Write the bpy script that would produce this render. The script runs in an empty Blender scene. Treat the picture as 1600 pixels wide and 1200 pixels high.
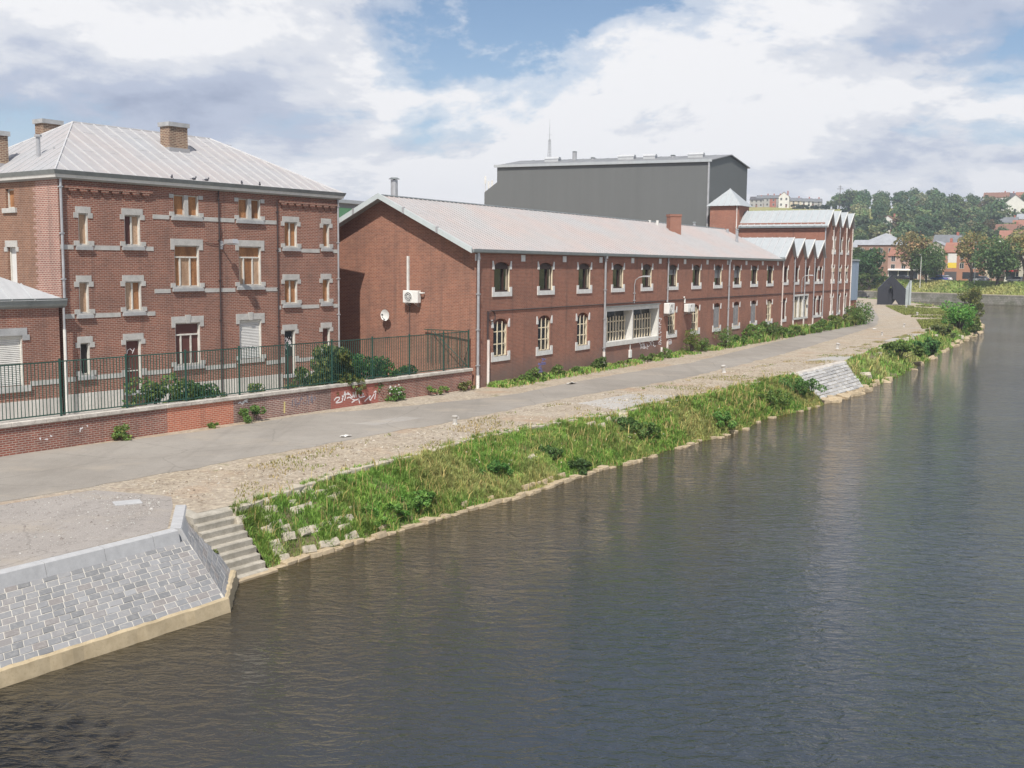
import bpy, math, random
import numpy as np
from math import sin, cos, pi, radians, sqrt, hypot, atan2
from mathutils import Vector, Matrix, noise

scene = bpy.context.scene
# ------------------------------------------------------------------ camera
cam_data = bpy.data.cameras.new('camera')
cam_data.lens = 37.85
cam_data.sensor_width = 36.0
cam_data.clip_start = 0.2
cam_data.clip_end = 6000
cam = bpy.data.objects.new('camera', cam_data)
scene.collection.objects.link(cam)
cam.matrix_world = (Matrix.Translation((0, 0, 8.4)) @ Matrix.Rotation(radians(90 - 6.313), 4, 'X')
                    @ Matrix.Rotation(0.01033, 4, 'Z'))
scene.camera = cam

# ------------------------------------------------------------------ light
SUN_EL, SUN_AZ = radians(52), radians(189)       # azimuth clockwise from +Y
world = bpy.data.worlds.new('World')
scene.world = world
world.use_nodes = True
wn, wl = world.node_tree.nodes, world.node_tree.links
wn.clear()
def wnode(t, **kw):
    n = wn.new(t)
    for k, v in kw.items():
        setattr(n, k, v)
    return n
def wmath(op, a, b=None, c=None, clamp=False):
    n = wnode('ShaderNodeMath', operation=op, use_clamp=clamp)
    for i, v in enumerate((a, b, c)):
        if v is None: continue
        if hasattr(v, 'is_output'): wl.new(v, n.inputs[i])
        else: n.inputs[i].default_value = v
    return n.outputs[0]
sky = wnode('ShaderNodeTexSky', sky_type='NISHITA', sun_disc=False, sun_elevation=SUN_EL, sun_rotation=SUN_AZ,
            air_density=1.0, dust_density=0.2, ozone_density=3.0)
tc = wnode('ShaderNodeTexCoord')
sep = wnode('ShaderNodeSeparateXYZ'); wl.new(tc.outputs['Generated'], sep.inputs[0])
zz = wmath('MAXIMUM', sep.outputs[2], 0.0)
def cloud_coord(dz, off):
    zc = wmath('ADD', zz, dz)
    den = wmath('ADD', zc, 0.30)
    cx = wmath('DIVIDE', sep.outputs[0], den)
    cy = wmath('DIVIDE', sep.outputs[1], den)
    cb = wnode('ShaderNodeCombineXYZ')
    wl.new(cx, cb.inputs[0]); wl.new(cy, cb.inputs[1]); cb.inputs[2].default_value = off
    return cb.outputs[0]
CLOUD_SEED = 15.5
def cloud_noise(dz, off, scale=1.5, detail=8.0, rough=0.60, dist=0.2):
    n = wnode('ShaderNodeTexNoise', noise_dimensions='3D')
    n.inputs['Scale'].default_value = scale
    n.inputs['Detail'].default_value = detail
    n.inputs['Roughness'].default_value = rough
    n.inputs['Distortion'].default_value = dist
    wl.new(cloud_coord(dz, off), n.inputs['Vector'])
    return n.outputs['Fac']
def wramp(v, stops):
    r = wnode('ShaderNodeValToRGB')
    r.color_ramp.interpolation = 'EASE'
    e = r.color_ramp.elements
    while len(e) < len(stops): e.new(0.5)
    for el, (p, c) in zip(e, stops):
        el.position = p; el.color = (*c, 1) if len(c) == 3 else c
    wl.new(v, r.inputs[0])
    return r.outputs[0]
d0 = cloud_noise(0.0, CLOUD_SEED, scale=1.25)
d1 = cloud_noise(0.045, CLOUD_SEED, scale=1.25)      # a little higher in the sky: what shades this bit of cloud
cover = wramp(d0, [(0.41, (0, 0, 0)), (0.45, (0.5, 0.5, 0.5)), (0.50, (1, 1, 1))])
shade = wmath('MULTIPLY_ADD', wmath('SUBTRACT', d0, d1), 3.8, 0.67, clamp=True)
big = cloud_noise(0.0, CLOUD_SEED + 9.0, scale=0.8, detail=3.0, rough=0.5, dist=0.0)
shade2 = wmath('MULTIPLY_ADD', wmath('SUBTRACT', big, 0.5), -1.6, shade, clamp=True)
ccol = wramp(shade2, [(0.0, (0.42, 0.49, 0.66)), (0.45, (0.61, 0.68, 0.84)), (0.80, (0.92, 0.95, 1.02)), (1.0, (1.14, 1.14, 1.16))])
skyscale = wnode('ShaderNodeVectorMath', operation='SCALE'); skyscale.inputs['Scale'].default_value = 0.125
wl.new(sky.outputs[0], skyscale.inputs[0])
veil = wmath('MULTIPLY', wmath('POWER', wmath('SUBTRACT', 1.0, wmath('MULTIPLY', zz, 4.5, clamp=True)), 2.0), 0.85)   # thin haze towards the horizon
vmix = wnode('ShaderNodeMix', data_type='RGBA')
wl.new(veil, vmix.inputs['Factor']); wl.new(skyscale.outputs[0], vmix.inputs['A']); vmix.inputs['B'].default_value = (0.74, 0.81, 0.97, 1)
cmix = wnode('ShaderNodeMix', data_type='RGBA')
wl.new(cover, cmix.inputs['Factor']); wl.new(vmix.outputs['Result'], cmix.inputs['A']); wl.new(ccol, cmix.inputs['B'])
bg = wnode('ShaderNodeBackground'); wl.new(cmix.outputs['Result'], bg.inputs['Color'])
bg.inputs['Strength'].default_value = 0.76
wo = wnode('ShaderNodeOutputWorld'); wl.new(bg.outputs[0], wo.inputs[0])

sun_data = bpy.data.lights.new('sun', 'SUN')
sun_data.energy = 4.8
sun_data.angle = radians(0.53)
sun_data.color = (1.0, 0.955, 0.88)
sun = bpy.data.objects.new('sun', sun_data)
scene.collection.objects.link(sun)
sun_dir = Vector((sin(SUN_AZ) * cos(SUN_EL), cos(SUN_AZ) * cos(SUN_EL), sin(SUN_EL)))
sun.rotation_euler = sun_dir.to_track_quat('Z', 'Y').to_euler()
sun.location = sun_dir * 200

scene.view_settings.view_transform = 'Standard'
scene.view_settings.look = 'None'
scene.view_settings.exposure = 0.14
scene.view_settings.gamma = 1.0
scene.view_settings.use_curve_mapping = False

# ------------------------------------------------------------------ helpers
rng = random.Random(7)
nrng = np.random.default_rng(11)
COL = scene.collection

def tag(o, label=None, cat=None, group=None, kind=None):
    if label: o['label'] = label
    if cat: o['category'] = cat
    if group: o['group'] = group
    if kind: o['kind'] = kind
    return o

def empty(name, loc=(0, 0, 0), rz=0.0, parent=None, **kw):
    o = bpy.data.objects.new(name, None)
    o.empty_display_size = 0.3
    COL.objects.link(o)
    o.location = loc; o.rotation_euler = (0, 0, rz); o.parent = parent
    return tag(o, **kw)

def auto_uv(me):
    nl = len(me.loops)
    if nl == 0: return
    uv = me.uv_layers.new(name='UVMap')
    npoly = len(me.polygons)
    nor = np.empty(npoly * 3, 'f'); me.polygons.foreach_get('normal', nor); nor = nor.reshape(-1, 3)
    tot = np.empty(npoly, 'i'); me.polygons.foreach_get('loop_total', tot)
    vi = np.empty(nl, 'i'); me.loops.foreach_get('vertex_index', vi)
    co = np.empty(len(me.vertices) * 3, 'f'); me.vertices.foreach_get('co', co); co = co.reshape(-1, 3)
    t = np.stack([-nor[:, 1], nor[:, 0], np.zeros(npoly, 'f')], 1)
    ln = np.linalg.norm(t, axis=1)
    flat = ln < 0.05
    t[flat] = (1, 0, 0); ln[flat] = 1
    t /= ln[:, None]
    b = np.cross(nor, t)
    b[flat] = (0, 1, 0)
    pi_ = np.repeat(np.arange(npoly), tot)
    P = co[vi]
    U = (P * t[pi_]).sum(1); V = (P * b[pi_]).sum(1)
    uv.data.foreach_set('uv', np.stack([U, V], 1).astype('f').ravel())

class MB:
    def __init__(s): s.v = []; s.f = []
    def add(s, vs, fs):
        n = len(s.v); s.v.extend([tuple(p) for p in vs]); s.f.extend([tuple(i + n for i in f) for f in fs]); return s
    def quad(s, a, b, c, d): return s.add([a, b, c, d], [(0, 1, 2, 3)])
    def poly(s, pts): return s.add(pts, [tuple(range(len(pts)))])
    def box(s, x0, x1, y0, y1, z0, z1):
        return s.add([(x0, y0, z0), (x1, y0, z0), (x1, y1, z0), (x0, y1, z0), (x0, y0, z1), (x1, y0, z1), (x1, y1, z1), (x0, y1, z1)],
                     [(0, 3, 2, 1), (4, 5, 6, 7), (0, 1, 5, 4), (1, 2, 6, 5), (2, 3, 7, 6), (3, 0, 4, 7)])
    def cbox(s, x0, x1, y0, y1, z0, z1, c=0.02):
        # box with chamfered top and front edges (8-gon section), cheap
        xs0, xs1, ys0, ys1, zs0, zs1 = x0 + c, x1 - c, y0 + c, y1 - c, z0 + c, z1 - c
        V = []
        for (x, y, z, X, Y, Z) in ((x0, y0, z0, xs0, ys0, zs0), (x1, y0, z0, xs1, ys0, zs0), (x1, y1, z0, xs1, ys1, zs0), (x0, y1, z0, xs0, ys1, zs0),
                                   (x0, y0, z1, xs0, ys0, zs1), (x1, y0, z1, xs1, ys0, zs1), (x1, y1, z1, xs1, ys1, zs1), (x0, y1, z1, xs0, ys1, zs1)):
            V += [(x, Y, Z), (X, y, Z), (X, Y, z)]
        g = lambda i, k: i * 3 + k
        F = [(g(0, 2), g(3, 2), g(2, 2), g(1, 2)), (g(4, 2), g(5, 2), g(6, 2), g(7, 2)),
             (g(0, 1), g(1, 1), g(5, 1), g(4, 1)), (g(2, 1), g(3, 1), g(7, 1), g(6, 1)),
             (g(1, 0), g(2, 0), g(6, 0), g(5, 0)), (g(3, 0), g(0, 0), g(4, 0), g(7, 0))]
        F += [(g(0, 1), g(0, 2), g(1, 2), g(1, 1)), (g(4, 2), g(4, 1), g(5, 1), g(5, 2)), (g(2, 2), g(3, 2), g(3, 1), g(2, 1)), (g(6, 1), g(7, 1), g(7, 2), g(6, 2)),
              (g(1, 2), g(2, 2), g(2, 0), g(1, 0)), (g(5, 0), g(6, 0), g(6, 2), g(5, 2)), (g(0, 2), g(0, 0), g(3, 0), g(3, 2)), (g(4, 0), g(4, 2), g(7, 2), g(7, 0)),
              (g(0, 0), g(0, 1), g(4, 1), g(4, 0)), (g(1, 1), g(1, 0), g(5, 0), g(5, 1)), (g(2, 0), g(2, 1), g(6, 1), g(6, 0)), (g(3, 1), g(3, 0), g(7, 0), g(7, 1))]
        for i in range(8):
            F.append((g(i, 0), g(i, 1), g(i, 2)) if i in (1, 3, 4, 6) else (g(i, 0), g(i, 2), g(i, 1)))
        return s.add(V, F)
    def prism(s, pts, axis, a0, a1):
        # pts 2D polygon; axis 'y': (x,z) extruded in y ; axis 'x': (y,z) in x ; 'z': (x,y) in z
        n = len(pts)
        def m(p, a): return {'y': (p[0], a, p[1]), 'x': (a, p[0], p[1]), 'z': (p[0], p[1], a)}[axis]
        V = [m(p, a0) for p in pts] + [m(p, a1) for p in pts]
        return s.add(V, [tuple(range(n))[::-1], tuple(range(n, 2 * n))] + [(i, (i + 1) % n, n + (i + 1) % n, n + i) for i in range(n)])
    def tube(s, pts, r, n=8, caps=True):
        pts = [Vector(p) for p in pts]
        rs = r if isinstance(r, (list, tuple)) else [r] * len(pts)
        base = len(s.v)
        up = None
        for i, p in enumerate(pts):
            d = (pts[min(i + 1, len(pts) - 1)] - pts[max(i - 1, 0)])
            if d.length < 1e-9: d = Vector((0, 0, 1))
            d.normalize()
            if up is None:
                up = Vector((0, 0, 1)) if abs(d.z) < 0.9 else Vector((1, 0, 0))
            a = d.cross(up); a.normalize(); b = a.cross(d); up = b
            for k in range(n):
                t = 2 * pi * k / n
                s.v.append(tuple(p + (a * cos(t) + b * sin(t)) * rs[i]))
        for i in range(len(pts) - 1):
            for k in range(n):
                a0 = base + i * n + k; a1 = base + i * n + (k + 1) % n
                s.f.append((a0, a1, a1 + n, a0 + n))
        if caps:
            s.f.append(tuple(base + k for k in range(n))[::-1])
            s.f.append(tuple(base + (len(pts) - 1) * n + k for k in range(n)))
        return s
    def ribbon(s, pts, w, mapf):
        # flat painted stroke; pts 2D, mapf -> 3D
        P = [Vector((p[0], p[1])) for p in pts]
        base = len(s.v)
        for i, p in enumerate(P):
            d = P[min(i + 1, len(P) - 1)] - P[max(i - 1, 0)]
            if d.length < 1e-9: d = Vector((1, 0))
            d.normalize(); nrm = Vector((-d.y, d.x)) * w * 0.5
            s.v.append(tuple(mapf(*(p + nrm)))); s.v.append(tuple(mapf(*(p - nrm))))
        for i in range(len(P) - 1):
            b = base + 2 * i
            s.f.append((b, b + 1, b + 3, b + 2))
        return s
    def mesh(s, name, mat, uv=True, smooth=False):
        me = bpy.data.meshes.new(name)
        me.from_pydata(s.v, [], s.f)
        if mat is not None: me.materials.append(mat)
        me.update()
        if uv: auto_uv(me)
        if smooth: me.shade_smooth()
        return me
    def build(s, name, mat, parent=None, loc=(0, 0, 0), rz=0.0, smooth=False, uv=True, **kw):
        return put(name, s.mesh(name, mat, uv, smooth), parent, loc, rz, **kw)

def put(name, me, parent=None, loc=(0, 0, 0), rz=0.0, scale=None, **kw):
    o = bpy.data.objects.new(name, me)
    COL.objects.link(o)
    o.parent = parent; o.location = loc
    o.rotation_euler = (0, 0, rz) if not isinstance(rz, tuple) else rz
    if scale: o.scale = scale if isinstance(scale, tuple) else (scale,) * 3
    return tag(o, **kw)

def copy_tree(o, parent=None):
    c = o.copy(); COL.objects.link(c); c.parent = parent
    for ch in o.children:
        copy_tree(ch, c)
    return c

# ------------------------------------------------------------------ materials
class NT:
    def __init__(s, name):
        s.m = bpy.data.materials.new(name); s.m.use_nodes = True
        s.t = s.m.node_tree; s.t.nodes.clear()
        s.out = s.t.nodes.new('ShaderNodeOutputMaterial')
        s.tc = None
    def n(s, t, **kw):
        nd = s.t.nodes.new(t)
        for k, v in kw.items():
            setattr(nd, k, v)
        return nd
    def set(s, sock, v):
        if hasattr(v, 'is_output'): s.t.links.new(v, sock)
        elif isinstance(v, (tuple, list)) and len(v) == 3 and sock.type == 'RGBA': sock.default_value = (*v, 1)
        else: sock.default_value = v
    def coord(s, kind='UV'):
        if s.tc is None: s.tc = s.n('ShaderNodeTexCoord')
        return s.tc.outputs[kind]
    def mapping(s, v, scale=(1, 1, 1), rot=(0, 0, 0), loc=(0, 0, 0)):
        m = s.n('ShaderNodeMapping'); s.set(m.inputs[0], v)
        m.inputs['Scale'].default_value = scale; m.inputs['Rotation'].default_value = rot; m.inputs['Location'].default_value = loc
        return m.outputs[0]
    def noise(s, v, scale, detail=4, rough=0.55, dist=0.0, out='Fac'):
        n = s.n('ShaderNodeTexNoise'); s.set(n.inputs['Vector'], v)
        n.inputs['Scale'].default_value = scale; n.inputs['Detail'].default_value = detail
        n.inputs['Roughness'].default_value = rough; n.inputs['Distortion'].default_value = dist
        return n.outputs[out]
    def ramp(s, v, stops, interp='LINEAR'):
        r = s.n('ShaderNodeValToRGB'); r.color_ramp.interpolation = interp
        e = r.color_ramp.elements
        while len(e) < len(stops): e.new(0.5)
        for el, (p, c) in zip(e, stops):
            el.position = p
            el.color = (c, c, c, 1) if not isinstance(c, (tuple, list)) else (*c, 1)
        s.set(r.inputs[0], v)
        return r.outputs[0]
    def mix(s, f, a, b, blend='MIX'):
        m = s.n('ShaderNodeMix', data_type='RGBA', blend_type=blend)
        s.set(m.inputs['Factor'], f); s.set(m.inputs['A'], a); s.set(m.inputs['B'], b)
        return m.outputs['Result']
    def math(s, op, a, b=None, c=None, clamp=False):
        m = s.n('ShaderNodeMath', operation=op, use_clamp=clamp)
        for i, v in enumerate((a, b, c)):
            if v is not None: s.set(m.inputs[i], v)
        return m.outputs[0]
    def bump(s, h, strength=0.3, dist=0.02, normal=None):
        b = s.n('ShaderNodeBump'); s.set(b.inputs['Height'], h)
        b.inputs['Strength'].default_value = strength; b.inputs['Distance'].default_value = dist
        if normal is not None: s.set(b.inputs['Normal'], normal)
        return b.outputs[0]
    def bsdf(s, color, rough=0.8, normal=None, metallic=0.0, spec=0.3, **kw):
        p = s.n('ShaderNodeBsdfPrincipled')
        s.set(p.inputs['Base Color'], color); s.set(p.inputs['Roughness'], rough)
        s.set(p.inputs['Metallic'], metallic); p.inputs['Specular IOR Level'].default_value = spec
        if normal is not None: s.set(p.inputs['Normal'], normal)
        for k, v in kw.items(): s.set(p.inputs[k.replace('_', ' ')], v)
        s.t.links.new(p.outputs[0], s.out.inputs['Surface'])
        return s.m
    def island(s):
        return s.n('ShaderNodeNewGeometry').outputs['Random Per Island']
    def objrand(s):
        return s.n('ShaderNodeObjectInfo').outputs['Random']

def brick_mat(name, c1, c2, mortar, stain=(0.09, 0.07, 0.065), stain_amt=0.35, pale=(0.42, 0.33, 0.28), pale_amt=0.18, bw=0.23, rh=0.078, ms=0.011, base=0.0):
    t = NT(name)
    uv = t.coord('UV')
    b = t.n('ShaderNodeTexBrick', offset=0.5)
    t.set(b.inputs['Vector'], uv)
    b.inputs['Scale'].default_value = 1.0
    b.inputs['Brick Width'].default_value = bw; b.inputs['Row Height'].default_value = rh
    b.inputs['Mortar Size'].default_value = ms; b.inputs['Mortar Smooth'].default_value = 0.15
    b.inputs['Bias'].default_value = -0.1
    t.set(b.inputs['Color1'], c1); t.set(b.inputs['Color2'], c2); t.set(b.inputs['Mortar'], mortar)
    ob = t.coord('Object')
    n1 = t.noise(ob, 0.55, 6, 0.62)
    n2 = t.noise(ob, 2.6, 5, 0.6)
    n3 = t.noise(t.mapping(ob, (1.6, 1.6, 0.22)), 1.0, 5, 0.6)
    n4 = t.noise(ob, 9.0, 3, 0.6)
    col = t.mix(t.math('MULTIPLY', t.ramp(n1, [(0.42, 0.0), (0.68, 1.0)]), stain_amt), b.outputs['Color'], stain)
    col = t.mix(t.math('MULTIPLY', t.ramp(n3, [(0.5, 0.0), (0.75, 1.0)]), stain_amt * 0.7), col, stain)
    col = t.mix(t.math('MULTIPLY', t.ramp(n2, [(0.55, 0.0), (0.75, 1.0)]), pale_amt), col, pale)
    col = t.mix(t.math('MULTIPLY', t.ramp(n4, [(0.3, 1.0), (0.5, 0.0)]), 0.22), col, stain)
    if base > 0:      # damp and road dirt at the foot of the wall
        sz = t.n('ShaderNodeSeparateXYZ'); t.set(sz.inputs[0], ob)
        hgt = t.math('MULTIPLY_ADD', n1, -1.6, t.math('ADD', sz.outputs[2], 0.8))
        col = t.mix(t.math('MULTIPLY', t.ramp(t.math('DIVIDE', hgt, base * 2.0), [(0.15, 1.0), (0.75, 0.0)]), 0.6), col, (0.20, 0.155, 0.14))
    ns = t.noise(t.mapping(ob, (2.2, 2.2, 0.10)), 1.0, 4, 0.6)
    col = t.mix(t.math('MULTIPLY', t.ramp(ns, [(0.56, 0.0), (0.72, 1.0)]), 0.35), col, stain)
    h = t.math('MULTIPLY_ADD', n4, 0.3, t.math('SUBTRACT', 1.0, b.outputs['Fac']))
    return t.bsdf(col, 0.9, t.bump(h, 0.5, 0.012), spec=0.15)

def plain(name, color, rough=0.7, var=0.15, scale=3.0, dark=None, metallic=0.0, spec=0.3, bump=0.1, streak=False):
    t = NT(name)
    ob = t.coord('Object')
    n1 = t.noise(t.mapping(ob, (1, 1, 0.15)) if streak else ob, scale, 6, 0.62)
    n2 = t.noise(ob, scale * 7, 3, 0.6)
    dk = dark or tuple(c * 0.6 for c in color)
    lt = tuple(min(1, c * (1 + var)) for c in color)
    col = t.mix(t.ramp(n1, [(0.3, 0.0), (0.7, 1.0)]), t.mix(var * 1.6, color, dk), lt)
    col = t.mix(t.math('MULTIPLY', t.ramp(n2, [(0.52, 0.0), (0.7, 1.0)]), var * 1.5), col, dk)
    return t.bsdf(col, rough, t.bump(n2, bump, 0.01), metallic=metallic, spec=spec)

def zinc_mat(name, base, warm, warm_amt, rough=0.55):
    t = NT(name)
    ob = t.coord('Object')
    n1 = t.noise(ob, 0.25, 5, 0.6); n2 = t.noise(ob, 2.2, 6, 0.65); n3 = t.noise(t.coord('UV'), 9, 3, 0.6)
    sep = t.n('ShaderNodeSeparateXYZ'); t.set(sep.inputs[0], t.coord('UV'))
    ns = t.noise(t.mapping(t.coord('UV'), (3.0, 0.12, 1)), 1.0, 4, 0.6)
    col = t.mix(t.math('MULTIPLY', t.ramp(n1, [(0.35, 0.0), (0.62, 1.0)]), warm_amt), base, warm)
    col = t.mix(t.math('MULTIPLY', t.ramp(n2, [(0.45, 0.0), (0.75, 1.0)]), 0.30), col, tuple(c * 0.62 for c in base))
    col = t.mix(t.math('MULTIPLY', t.ramp(ns, [(0.5, 0.0), (0.75, 1.0)]), 0.30), col, tuple(c * 0.66 for c in base))
    return t.bsdf(col, rough, t.bump(n3, 0.05, 0.01), metallic=0.15, spec=0.35)

def leaf_mat(name, transl=0.3, rough=0.6):
    t = NT(name)
    a = t.n('ShaderNodeAttribute', attribute_name='tint')
    d = t.n('ShaderNodeBsdfPrincipled')
    oi = t.objrand()
    hsv = t.n('ShaderNodeHueSaturation')
    hsv.inputs['Hue'].default_value = 0.5
    t.set(hsv.inputs['Value'], t.math('MULTIPLY_ADD', oi, 0.4, 0.8))
    t.set(hsv.inputs['Hue'], t.math('MULTIPLY_ADD', oi, 0.04, 0.48))
    t.set(hsv.inputs['Color'], a.outputs['Color'])
    t.set(d.inputs['Base Color'], hsv.outputs[0]); d.inputs['Roughness'].default_value = rough
    d.inputs['Specular IOR Level'].default_value = 0.25
    tr = t.n('ShaderNodeBsdfTranslucent'); t.set(tr.inputs['Color'], hsv.outputs[0])
    mx = t.n('ShaderNodeMixShader'); mx.inputs[0].default_value = transl
    t.t.links.new(d.outputs[0], mx.inputs[1]); t.t.links.new(tr.outputs[0], mx.inputs[2])
    t.t.links.new(mx.outputs[0], t.out.inputs['Surface'])
    return t.m

def glass_mat(name, tint=(0.02, 0.022, 0.025), rough=0.06):
    t = NT(name)
    n = t.noise(t.coord('Object'), 1.3, 2, 0.5)
    return t.bsdf(tint, rough, t.bump(n, 0.08, 0.05), spec=0.6)

M = {}
M['brick_house'] = brick_mat('brick_house', (0.300, 0.112, 0.074), (0.205, 0.076, 0.053), (0.41, 0.30, 0.24), stain_amt=0.34, ms=0.012, base=0.5)
M['brick_brown'] = brick_mat('brick_brown', (0.275, 0.135, 0.088), (0.20, 0.092, 0.06), (0.36, 0.27, 0.20), stain_amt=0.28, ms=0.012)
M['brick_pink'] = brick_mat('brick_pink', (0.335, 0.145, 0.11), (0.24, 0.10, 0.078), (0.52, 0.42, 0.36), stain_amt=0.2, ms=0.015)
M['brick_long'] = brick_mat('brick_long', (0.335, 0.132, 0.086), (0.245, 0.094, 0.064), (0.38, 0.24, 0.18), stain_amt=0.26, pale_amt=0.16, ms=0.011, base=1.0)
M['brick_gable'] = brick_mat('brick_gable', (0.315, 0.136, 0.088), (0.225, 0.092, 0.063), (0.36, 0.23, 0.17), stain_amt=0.34, pale=(0.46, 0.27, 0.17), pale_amt=0.28, ms=0.012)
M['brick_wall'] = brick_mat('brick_wall', (0.345, 0.108, 0.072), (0.225, 0.078, 0.058), (0.46, 0.36, 0.30), stain_amt=0.45, pale_amt=0.4, ms=0.014)
M['brick_wall_mottled'] = brick_mat('brick_wall_mottled', (0.30, 0.135, 0.105), (0.20, 0.095, 0.08), (0.48, 0.39, 0.34), stain_amt=0.6, pale_amt=0.45, ms=0.015)
M['brick_orange'] = brick_mat('brick_orange', (0.52, 0.165, 0.095), (0.43, 0.130, 0.075), (0.58, 0.36, 0.27), stain_amt=0.14, pale_amt=0.12, ms=0.013)
M['brick_painted'] = brick_mat('brick_painted', (0.43, 0.13, 0.10), (0.37, 0.11, 0.085), (0.40, 0.2, 0.16), stain_amt=0.25, pale_amt=0.2)
M['brick_far'] = brick_mat('brick_far', (0.345, 0.138, 0.092), (0.265, 0.10, 0.068), (0.38, 0.25, 0.19), stain_amt=0.18, ms=0.011)
M['brick_chimney'] = brick_mat('brick_chimney', (0.26, 0.13, 0.085), (0.13, 0.07, 0.055), (0.46, 0.37, 0.27), stain_amt=0.5, pale_amt=0.5, ms=0.018)
M['stone'] = plain('stone', (0.445, 0.43, 0.405), 0.85, 0.2, 2.5, bump=0.25)
M['bluestone'] = plain('bluestone', (0.36, 0.36, 0.36), 0.85, 0.25, 2.5, bump=0.25)
M['white_paint'] = plain('white_paint', (0.62, 0.605, 0.57), 0.6, 0.14, 3.0)
M['white_block'] = plain('white_block', (0.64, 0.63, 0.61), 0.75, 0.16, 4.0, dark=(0.42, 0.38, 0.34))
M['plinth'] = plain('plinth', (0.55, 0.52, 0.48), 0.85, 0.25, 1.5, dark=(0.3, 0.28, 0.26), streak=True)
M['cream'] = plain('cream', (0.66, 0.57, 0.42), 0.6, 0.18, 5.0)
M['wood_white'] = plain('wood_white', (0.60, 0.575, 0.52), 0.6, 0.2, 5.0)
M['plywood'] = plain('plywood', (0.36, 0.175, 0.075), 0.7, 0.45, 2.5, dark=(0.13, 0.06, 0.035), streak=True)
M['plywood_pale'] = plain('plywood_pale', (0.46, 0.33, 0.23), 0.7, 0.45, 2.5, dark=(0.26, 0.14, 0.075), streak=True)
M['brown_panel'] = plain('brown_panel', (0.105, 0.042, 0.035), 0.55, 0.15, 2.0)
M['brown_frame'] = plain('brown_frame', (0.05, 0.025, 0.02), 0.5, 0.15, 3.0)
M['shutter'] = plain('shutter', (0.62, 0.61, 0.59), 0.5, 0.08, 3.0)
M['shutter_grey'] = plain('shutter_grey', (0.17, 0.17, 0.175), 0.55, 0.1, 3.0)
M['mesh_grey'] = plain('mesh_grey', (0.25, 0.24, 0.24), 0.7, 0.3, 3.0, dark=(0.12, 0.12, 0.12))
M['glass'] = glass_mat('glass')
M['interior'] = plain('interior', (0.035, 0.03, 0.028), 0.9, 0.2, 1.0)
M['zinc_house'] = zinc_mat('zinc_house', (0.40, 0.40, 0.41), (0.43, 0.385, 0.37), 0.75)
M['zinc_long'] = zinc_mat('zinc_long', (0.415, 0.40, 0.395), (0.455, 0.385, 0.36), 1.0)
M['zinc_long_seam'] = zinc_mat('zinc_long_seam', (0.44, 0.425, 0.42), (0.47, 0.405, 0.385), 0.9)
M['zinc_seam'] = zinc_mat('zinc_seam', (0.52, 0.52, 0.525), (0.50, 0.47, 0.46), 0.4)
M['zinc_bright'] = zinc_mat('zinc_bright', (0.40, 0.43, 0.445), (0.45, 0.45, 0.45), 0.4, 0.5)
M['zinc_white'] = zinc_mat('zinc_white', (0.47, 0.48, 0.49), (0.5, 0.48, 0.47), 0.3, 0.5)
M['gutter'] = plain('gutter', (0.24, 0.26, 0.26), 0.5, 0.2, 2.0, metallic=0.3)
M['cornice'] = plain('cornice', (0.42, 0.43, 0.42), 0.6, 0.2, 2.0, streak=True)
M['soffit'] = plain('soffit', (0.28, 0.28, 0.27), 0.7, 0.2, 2.0)
M['pipe'] = plain('pipe', (0.42, 0.42, 0.43), 0.45, 0.2, 2.5, metallic=0.4)
M['pipe_white'] = plain('pipe_white', (0.68, 0.66, 0.63), 0.6, 0.3, 2.5, dark=(0.35, 0.2, 0.13), streak=True)
M['pipe_dark'] = plain('pipe_dark', (0.06, 0.045, 0.045), 0.6, 0.2, 2.0)
M['barge'] = plain('barge', (0.47, 0.51, 0.51), 0.5, 0.1, 2.0)
M['cladding'] = None
M['fence_green'] = plain('fence_green', (0.026, 0.075, 0.058), 0.45, 0.2, 3.0)
M['coping'] = plain('coping', (0.50, 0.46, 0.41), 0.85, 0.3, 2.5, dark=(0.18, 0.16, 0.14))
M['steel'] = plain('steel', (0.5, 0.5, 0.5), 0.35, 0.15, 3.0, metallic=0.7)
M['ac_white'] = plain('ac_white', (0.72, 0.71, 0.68), 0.45, 0.06, 3.0)
M['ac_dark'] = plain('ac_dark', (0.14, 0.14, 0.14), 0.6, 0.1, 3.0)
M['graffiti_white'] = plain('graffiti_white', (0.78, 0.74, 0.74), 0.7, 0.15, 8.0)
M['graffiti_blue'] = plain('graffiti_blue', (0.21, 0.19, 0.38), 0.85, 0.4, 8.0)
M['graffiti_grey'] = plain('graffiti_grey', (0.21, 0.19, 0.22), 0.8, 0.3, 8.0)
M['yellow_paint'] = plain('yellow_paint', (0.62, 0.52, 0.22), 0.7, 0.2, 5.0)
M['black_steel'] = plain('black_steel', (0.030, 0.031, 0.038), 0.5, 0.15, 0.8)
M['grey_steel'] = plain('grey_steel', (0.36, 0.40, 0.40), 0.5, 0.15, 0.8)
M['bark'] = plain('bark', (0.09, 0.07, 0.055), 0.95, 0.3, 4.0, bump=0.5)
M['leaf'] = leaf_mat('leaf')
M['grass_blade'] = leaf_mat('grass_blade', 0.35)

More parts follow.
